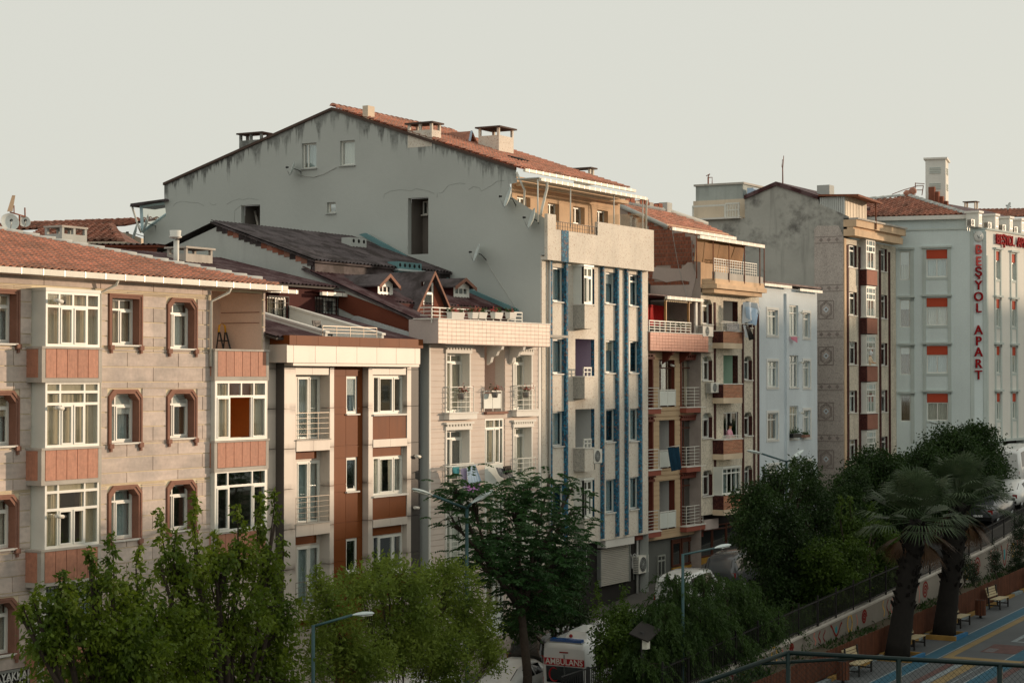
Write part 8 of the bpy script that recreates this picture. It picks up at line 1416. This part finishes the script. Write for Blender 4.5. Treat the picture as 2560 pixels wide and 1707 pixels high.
def vehicle(name, label, cat, x, y, st, paint, cab, heading=0, scale=1, zf=zs, wheels=None, group='cars on the street', rear_win=True):
    """cab = (first, last) station with roof; windscreen runs to last+1, rear window from first-1"""
    L = st[-1][0]; z = zf(x); sl = math.atan(.09)*math.cos(heading); M = Matrix.Translation((x, y, z)) @ Matrix.Rotation(heading, 4, 'Z') @ Matrix.Rotation(-sl, 4, 'Y'); t = tag(link(name, None, None, M), label, cat, group)
    mb = MB(); R_ = [ring(s) for s in st]; n = len(R_[0])
    for r in R_: mb.v += r
    for i in range(len(R_)-1):
        for k in range(n-1): mb.f.append((i*n+k, i*n+k+1, (i+1)*n+k+1, (i+1)*n+k)); mb.sm.append(True)
        mb.f.append((i*n+n-1, i*n, (i+1)*n, (i+1)*n+n-1)); mb.sm.append(False)
    mb.f += [tuple(range(n)), tuple((len(R_)-1)*n+k for k in range(n))]; mb.sm += [False, False]; body = add('body', mb, m[paint], t, M)
    def lerp(a, b, f): return tuple(p+(q-p)*f for p, q in zip(a, b))
    def sidepts(i, f, s, o=.012): r = R_[i]; a, b = (r[3], r[4]) if s < 0 else (r[9], r[8]); p = lerp(a, b, f); return (p[0], p[1]+s*o, p[2])
    for s in (-1, 1):
        for i in range(cab[0], cab[1]):
            a, b = sidepts(i, .12, s), sidepts(i+1, .12, s); c, d = sidepts(i+1, .86, s), sidepts(i, .86, s); g = .04; q = [(a[0]+g, a[1], a[2]), (b[0]-g, b[1], b[2]), (c[0]-g, c[1], c[2]), (d[0]+g, d[1], d[2])]; w = MB(); w.poly(q); add('side_window', w, m['cglass'], t, M)
    def cross(i, j, f0, f1, o): 
        a, b = R_[i], R_[j]; pts = []
        for f, k in ((f0, 4), (f0, 8), (f1, 8), (f1, 4)): p = lerp(a[k], b[k], f); pts.append((p[0], p[1]*.9, p[2]+o))
        w = MB(); w.poly(pts); return w
    add('windscreen', cross(cab[1], cab[1]+1, .1, .92, .03), m['cglass'], t, M)
    if rear_win and cab[0] > 0: add('rear_window', cross(cab[0], cab[0]-1, .1, .88, .03), m['cglass'], t, M)
    for wx in (wheels or (.85, L-.95)):
        for s in (-1, 1):
            hw = .9*max(q[1] for q in st); Mw = M @ Matrix.Translation((wx, s*(hw+.02), .32)) @ Matrix.Rotation(-s*math.pi/2, 4, 'X'); wl = add('wheel', MB().lathe([(.2, -.2), (.29, -.2), (.32, -.16), (.32, -.02), (.29, .03), (.2, .03)], 18, Mw), m['tyre'], t)
            rm = MB().lathe([(0, .02), (.05, .03), (.06, 0)], 8, Mw).lathe([(.17, .0), (.2, .03), (.21, .0)], 16, Mw)
            for k in range(5): a = k*1.2566; rm.bar(Mw @ Vector((.04*math.cos(a), .04*math.sin(a), .015)), Mw @ Vector((.19*math.cos(a), .19*math.sin(a), .015)), .03)
            add('rim', rm, m['rim'], wl); add('arch', MB().lathe([(.36, .012), (.30, .018), (.3, .0)], 18, Mw), m['black'], t)
    s0, s1 = st[0], st[1]; zt = s1[3]
    for s in (-1, 1):
        yy = s*s1[1]*.82; add('tail_light', MB().box(s1[0]-.045, s1[0]+.16, min(yy-.13, yy+.13), max(yy-.13, yy+.13), zt-.24, zt-.03), m['tail'], t, M); f = st[-2]; yf = s*f[1]*.74; add('headlight', MB().box(f[0]-.05, f[0]+.14, yf-.14, yf+.14, f[3]-.2, f[3]-.04), m['rim'], t, M)
        cx = st[cab[1]+1][0]-.15; yy = s*(st[cab[1]][1]+.1); add('wing_mirror', MB().box(cx-.06, cx+.06, yy-.09, yy+.09, st[cab[1]][3]+.02, st[cab[1]][3]+.16), m[paint], t, M)
    add('number_plate', MB().box(-.03, .0, -.26, .26, .52, .63), m['plate'], t, M); add('bumper', MB().box(-.06, .12, -st[0][1]*1.12, st[0][1]*1.12, .38, .52), m['black'], t, M)
    return t, M
t, M = vehicle('ambulance', 'white ambulance van with red AMBULANS band seen from behind', 'ambulance', 59.7, 32.5, VAN, 'car_white', (2, 5), wheels=(1.1, 4.5), rear_win=False, group=None); RF = M @ Matrix.Rotation(-math.pi/2, 4, 'Z')       # rear frame: u to the right, d forward
FRr = Frame((0, 0), (1, 0)); FRr.M = RF
bx('red_band', t, RF, -.80, .80, -.045, -.02, 1.72, 1.97, m['redband']); letters(t, FRr, 'AMBULANS', 0, -.05, 1.845, .3, .004, m['letterw'], .98, 'lettering')
for s in (-1, 1): bx('rear_window', t, RF, *(sorted((s*.03, s*.74))), -.04, -.02, 1.1, 1.68, m['cglass']); bx('door_handle', t, RF, *(sorted((s*.05, s*.12))), -.07, -.03, .95, 1.0, m['black'])
bx('brake_light', t, RF, -.17, .17, -.05, -.01, 2.17, 2.215, m['tail']); bx('rear_door_gap', t, RF, -.008, .008, -.03, -.01, .45, 2.1, m['black'])
cr = MB(); pts = [(-.42+.19*math.cos(a), 1.38+.24*math.sin(a)) for a in [.9+k*.28 for k in range(17)]]
for i, (p, q) in enumerate(zip(pts, pts[1:])): w = .035*math.sin(math.pi*(i+.5)/16)+.012; cr.bar((p[0], -.045, p[1]), (q[0], -.045, q[1]), w)
add('red_crescent', cr, m['redband'], t, RF); bx('beacon_bar', t, RF, -.62, .62, .12, .36, 2.52, 2.62, m['bluel']); bx('beacon_base', t, RF, -.66, .66, .1, .4, 2.47, 2.525, m['grmetal'])
add('roof_fairing', MB().hexa([(-.35,.7,2.5),(.55,.7,2.5),(.6,2.2,2.5),(-.4,2.2,2.5),(-.2,.85,2.78),(.45,.85,2.78),(.5,2.1,2.74),(-.3,2.1,2.74)]), m['car_white'], t, RF); add('roof_lamp', MB().lathe([(0, .05), (.06, .04), (.07, 0)], 12, RF @ Matrix.Translation((-.1, .74, 2.62)) @ Matrix.Rotation(math.pi/2, 4, 'X')), m['tail'], t)
vehicle('parked_car', 'white saloon parked by the ailanthus trunk, seen from the side', 'car', 58.6, 35.2, SED, 'car_white', (3, 5)); vehicle('parked_car', 'dusty dark hatchback seen from behind, left of the ambulance', 'car', 63.6, 36.4, SUV, 'car_dark', (2, 5)); vehicle('parked_car', 'white car whose roof shows behind the ambulance', 'car', 66.5, 34.3, MINI, 'car_white', (2, 4))
vehicle('parked_van', 'white van behind the bright many-stemmed shrub', 'van', 51.3, 34.9, VAN, 'car_white', (2, 5), wheels=(1.1, 4.5)); vehicle('parked_car', 'white car under the mimosa beside the grey shop panel', 'car', 75.5, 35.9, MINI, 'car_white', (2, 4)); vehicle('parked_car', 'silver-grey car parked beyond the mimosa', 'car', 81.2, 36.2, SUV, 'car_grey', (2, 5)); vehicle('parked_car', 'black off-road car with red tail light beside the dark tree trunk', 'car', 87.2, 35.6, SUV, 'car_black', (2, 5))
vehicle('parked_van', 'white delivery van uphill at the right edge of the photo', 'van', 115.5, 32.6, VAN, 'car_white', (2, 5), wheels=(1.1, 4.5)); vehicle('parked_car', 'white car below the delivery van at the right edge', 'car', 108.4, 30.7, SED, 'car_white', (3, 5)); vehicle('parked_car', 'dark car behind the railing below the white car at the right edge', 'car', 102.5, 30.4, SED, 'car_grey', (3, 5))
# small things: camera post, yellow-framed sign
p = onY('O', 1090, 910, 28.2); t = thing('camera_post', 'grey post with a tilted solar panel and white box, left of the green lamp post', 'post', (p.x, p.y, zs(p.x))); add('post', MB().tube([(p.x, p.y, zs(p.x)), p+Vector((0,0,.35))], .07, 8), m['iron'], t); add('box', MB().box(p.x-.12, p.x+.12, p.y-.22, p.y-.05, p.z-.2, p.z+.12), m['acwhite'], t); c = onY('O', 1110, 815, 28.2); add('solar_panel', MB().hexa([c+Vector((-.45,-.35,-.28)), c+Vector((.5,-.35,.02)), c+Vector((.5,.35,.25)), c+Vector((-.45,.35,-.05)), c+Vector((-.45,-.35,-.24)), c+Vector((.5,-.35,.06)), c+Vector((.5,.35,.29)), c+Vector((-.45,.35,-.01))]), m['shopdark'], t)
a, b = onY('T', 2095, 185, 38.6), onY('T', 2235, 325, 38.6); t = thing('hanging_sign', 'square blue sign with bright yellow frame beside the dark tree', 'sign', (b.x, 38.6, b.z)); bx('sign_face', t, IDF, a.x, b.x, 38.6, 38.7, b.z, a.z, m['bluek']); f = .12
for q in ((a.x-f, a.x, b.z-f, a.z+f), (b.x, b.x+f, b.z-f, a.z+f), (a.x, b.x, a.z, a.z+f), (a.x, b.x, b.z-f, b.z)): bx('sign_frame', t, IDF, q[0], q[1], 38.57, 38.72, q[2], q[3], m['yelsign'])
bx('bracket', t, IDF, b.x-.3, b.x+.2, 38.72, 39.8, a.z+.0, a.z+.06, m['iron'])
# ---------------------------------------------------------------- two people at their windows
m['skin'] = mat('skin', 'b08566', .6, .05); m['hair'] = plain('dark_hair', '17120f', .7); m['pinktop'] = mat('pink_print_top', 'b98a96', .9, .3, 14); m['scarf'] = mat('white_headscarf', 'cfd2d2', .9, .05); m['creamtop'] = mat('cream_patterned_top', 'b7a48c', .9, .3, 12)
def person(label, F, u, d, zsill, top, hairmt, scarf=False, lean=.12):
    """upper body leaning on the sill: torso, neck, head and both arms as one skin, hair or scarf as a child"""
    t = thing('person', label, 'person', F.P(u, d, zsill-.9)); me = bpy.data.meshes.new('body'); V = [(0,0,-.5),(0,-.01,-.15),(0,-lean*.6,.15),(0,-lean,.36),(0,-lean*1.15,.46),(0,-lean*1.3,.55),(0,-lean*1.45,.66),(-.17,-lean,.33),(-.25,-lean*1.5,.1),(-.12,-lean*3.2,.03),(.17,-lean,.33),(.25,-lean*1.5,.1),(.12,-lean*3.2,.03),(0,-lean*2.1,.58),(-.05,-lean*3.9,.04),(.05,-lean*3.9,.04),(0,-lean*1.3,.74)]
    E = [(0,1),(1,2),(2,3),(3,4),(4,5),(5,6),(3,7),(7,8),(8,9),(3,10),(10,11),(11,12),(5,13),(9,14),(12,15),(6,16)]; rad = [.17,.16,.17,.12,.052,.088,.095,.07,.05,.038,.07,.05,.038,.018,.03,.03,.06]
    me.from_pydata([F.P(u+a, d+b, zsill+c)-F.P(0, 0, 0)+F.P(0, 0, 0) for a, b, c in V], E, []); me.materials.append(top); me.materials.append(m['skin']); o = link('body', me, t); sm = o.modifiers.new('skin', 'SKIN'); 
    for i, r in enumerate(rad): me.skin_vertices[0].data[i].radius = (r, r*.85)
    me.skin_vertices[0].data[0].use_root = True; o.modifiers.new('sub', 'SUBSURF').levels = 2; o.modifiers['sub'].render_levels = 2
    dg = bpy.context.evaluated_depsgraph_get(); me2 = bpy.data.meshes.new_from_object(o.evaluated_get(dg)); o.modifiers.clear(); o.data = me2; me2.materials.clear(); me2.materials.append(top); me2.materials.append(m['skin'])
    c = F.P(u, d-lean*1.4, zsill+.6)
    for p in me2.polygons:
        p.use_smooth = True
        if p.center.z > zsill+.44 or (p.center.z < zsill+.09 and (F.M.inverted() @ p.center).y < d-lean*2.6): p.material_index = 1
    hc = F.M @ Matrix.Translation((u, d-lean*1.2, zsill+.64)); r = .125 if not scarf else .14
    add('headscarf' if scarf else 'hair', MB().lathe([(r*.92, -.13 if scarf else -.02), (r, .02), (r*.86, .08), (r*.5, .125), (0, .14)], 14, hc @ Matrix.Rotation(.35, 4, 'X')), hairmt, t)
    for s in (-1, 1): add('eye', MB().lathe([(0, .012), (.012, .006), (.014, 0)], 8, F.M @ Matrix.Translation((u+s*.035, d-lean*1.45-.088, zsill+.62)) @ Matrix.Rotation(math.pi/2, 4, 'X')), m['hair'], t)
    add('mouth', MB().box(u-.025, u+.025, d-lean*1.4-.095, d-lean*1.4-.08, zsill+.535, zsill+.545), m['redgoods'], t, F.M)
    return t
pu, pz = F6.uz('S', 1824, 1088, -.1); person('person with dark hair and pink top leaning out at the brick balcony window', F6, pu, .02, pz-.12, m['pinktop'], m['hair'])
pu, pz = F8.uz('S', 2173, 905, -.35); person('person in a white headscarf and cream top at the white bay window', F8, pu, -.3, pz-.1, m['creamtop'], m['scarf'], True)
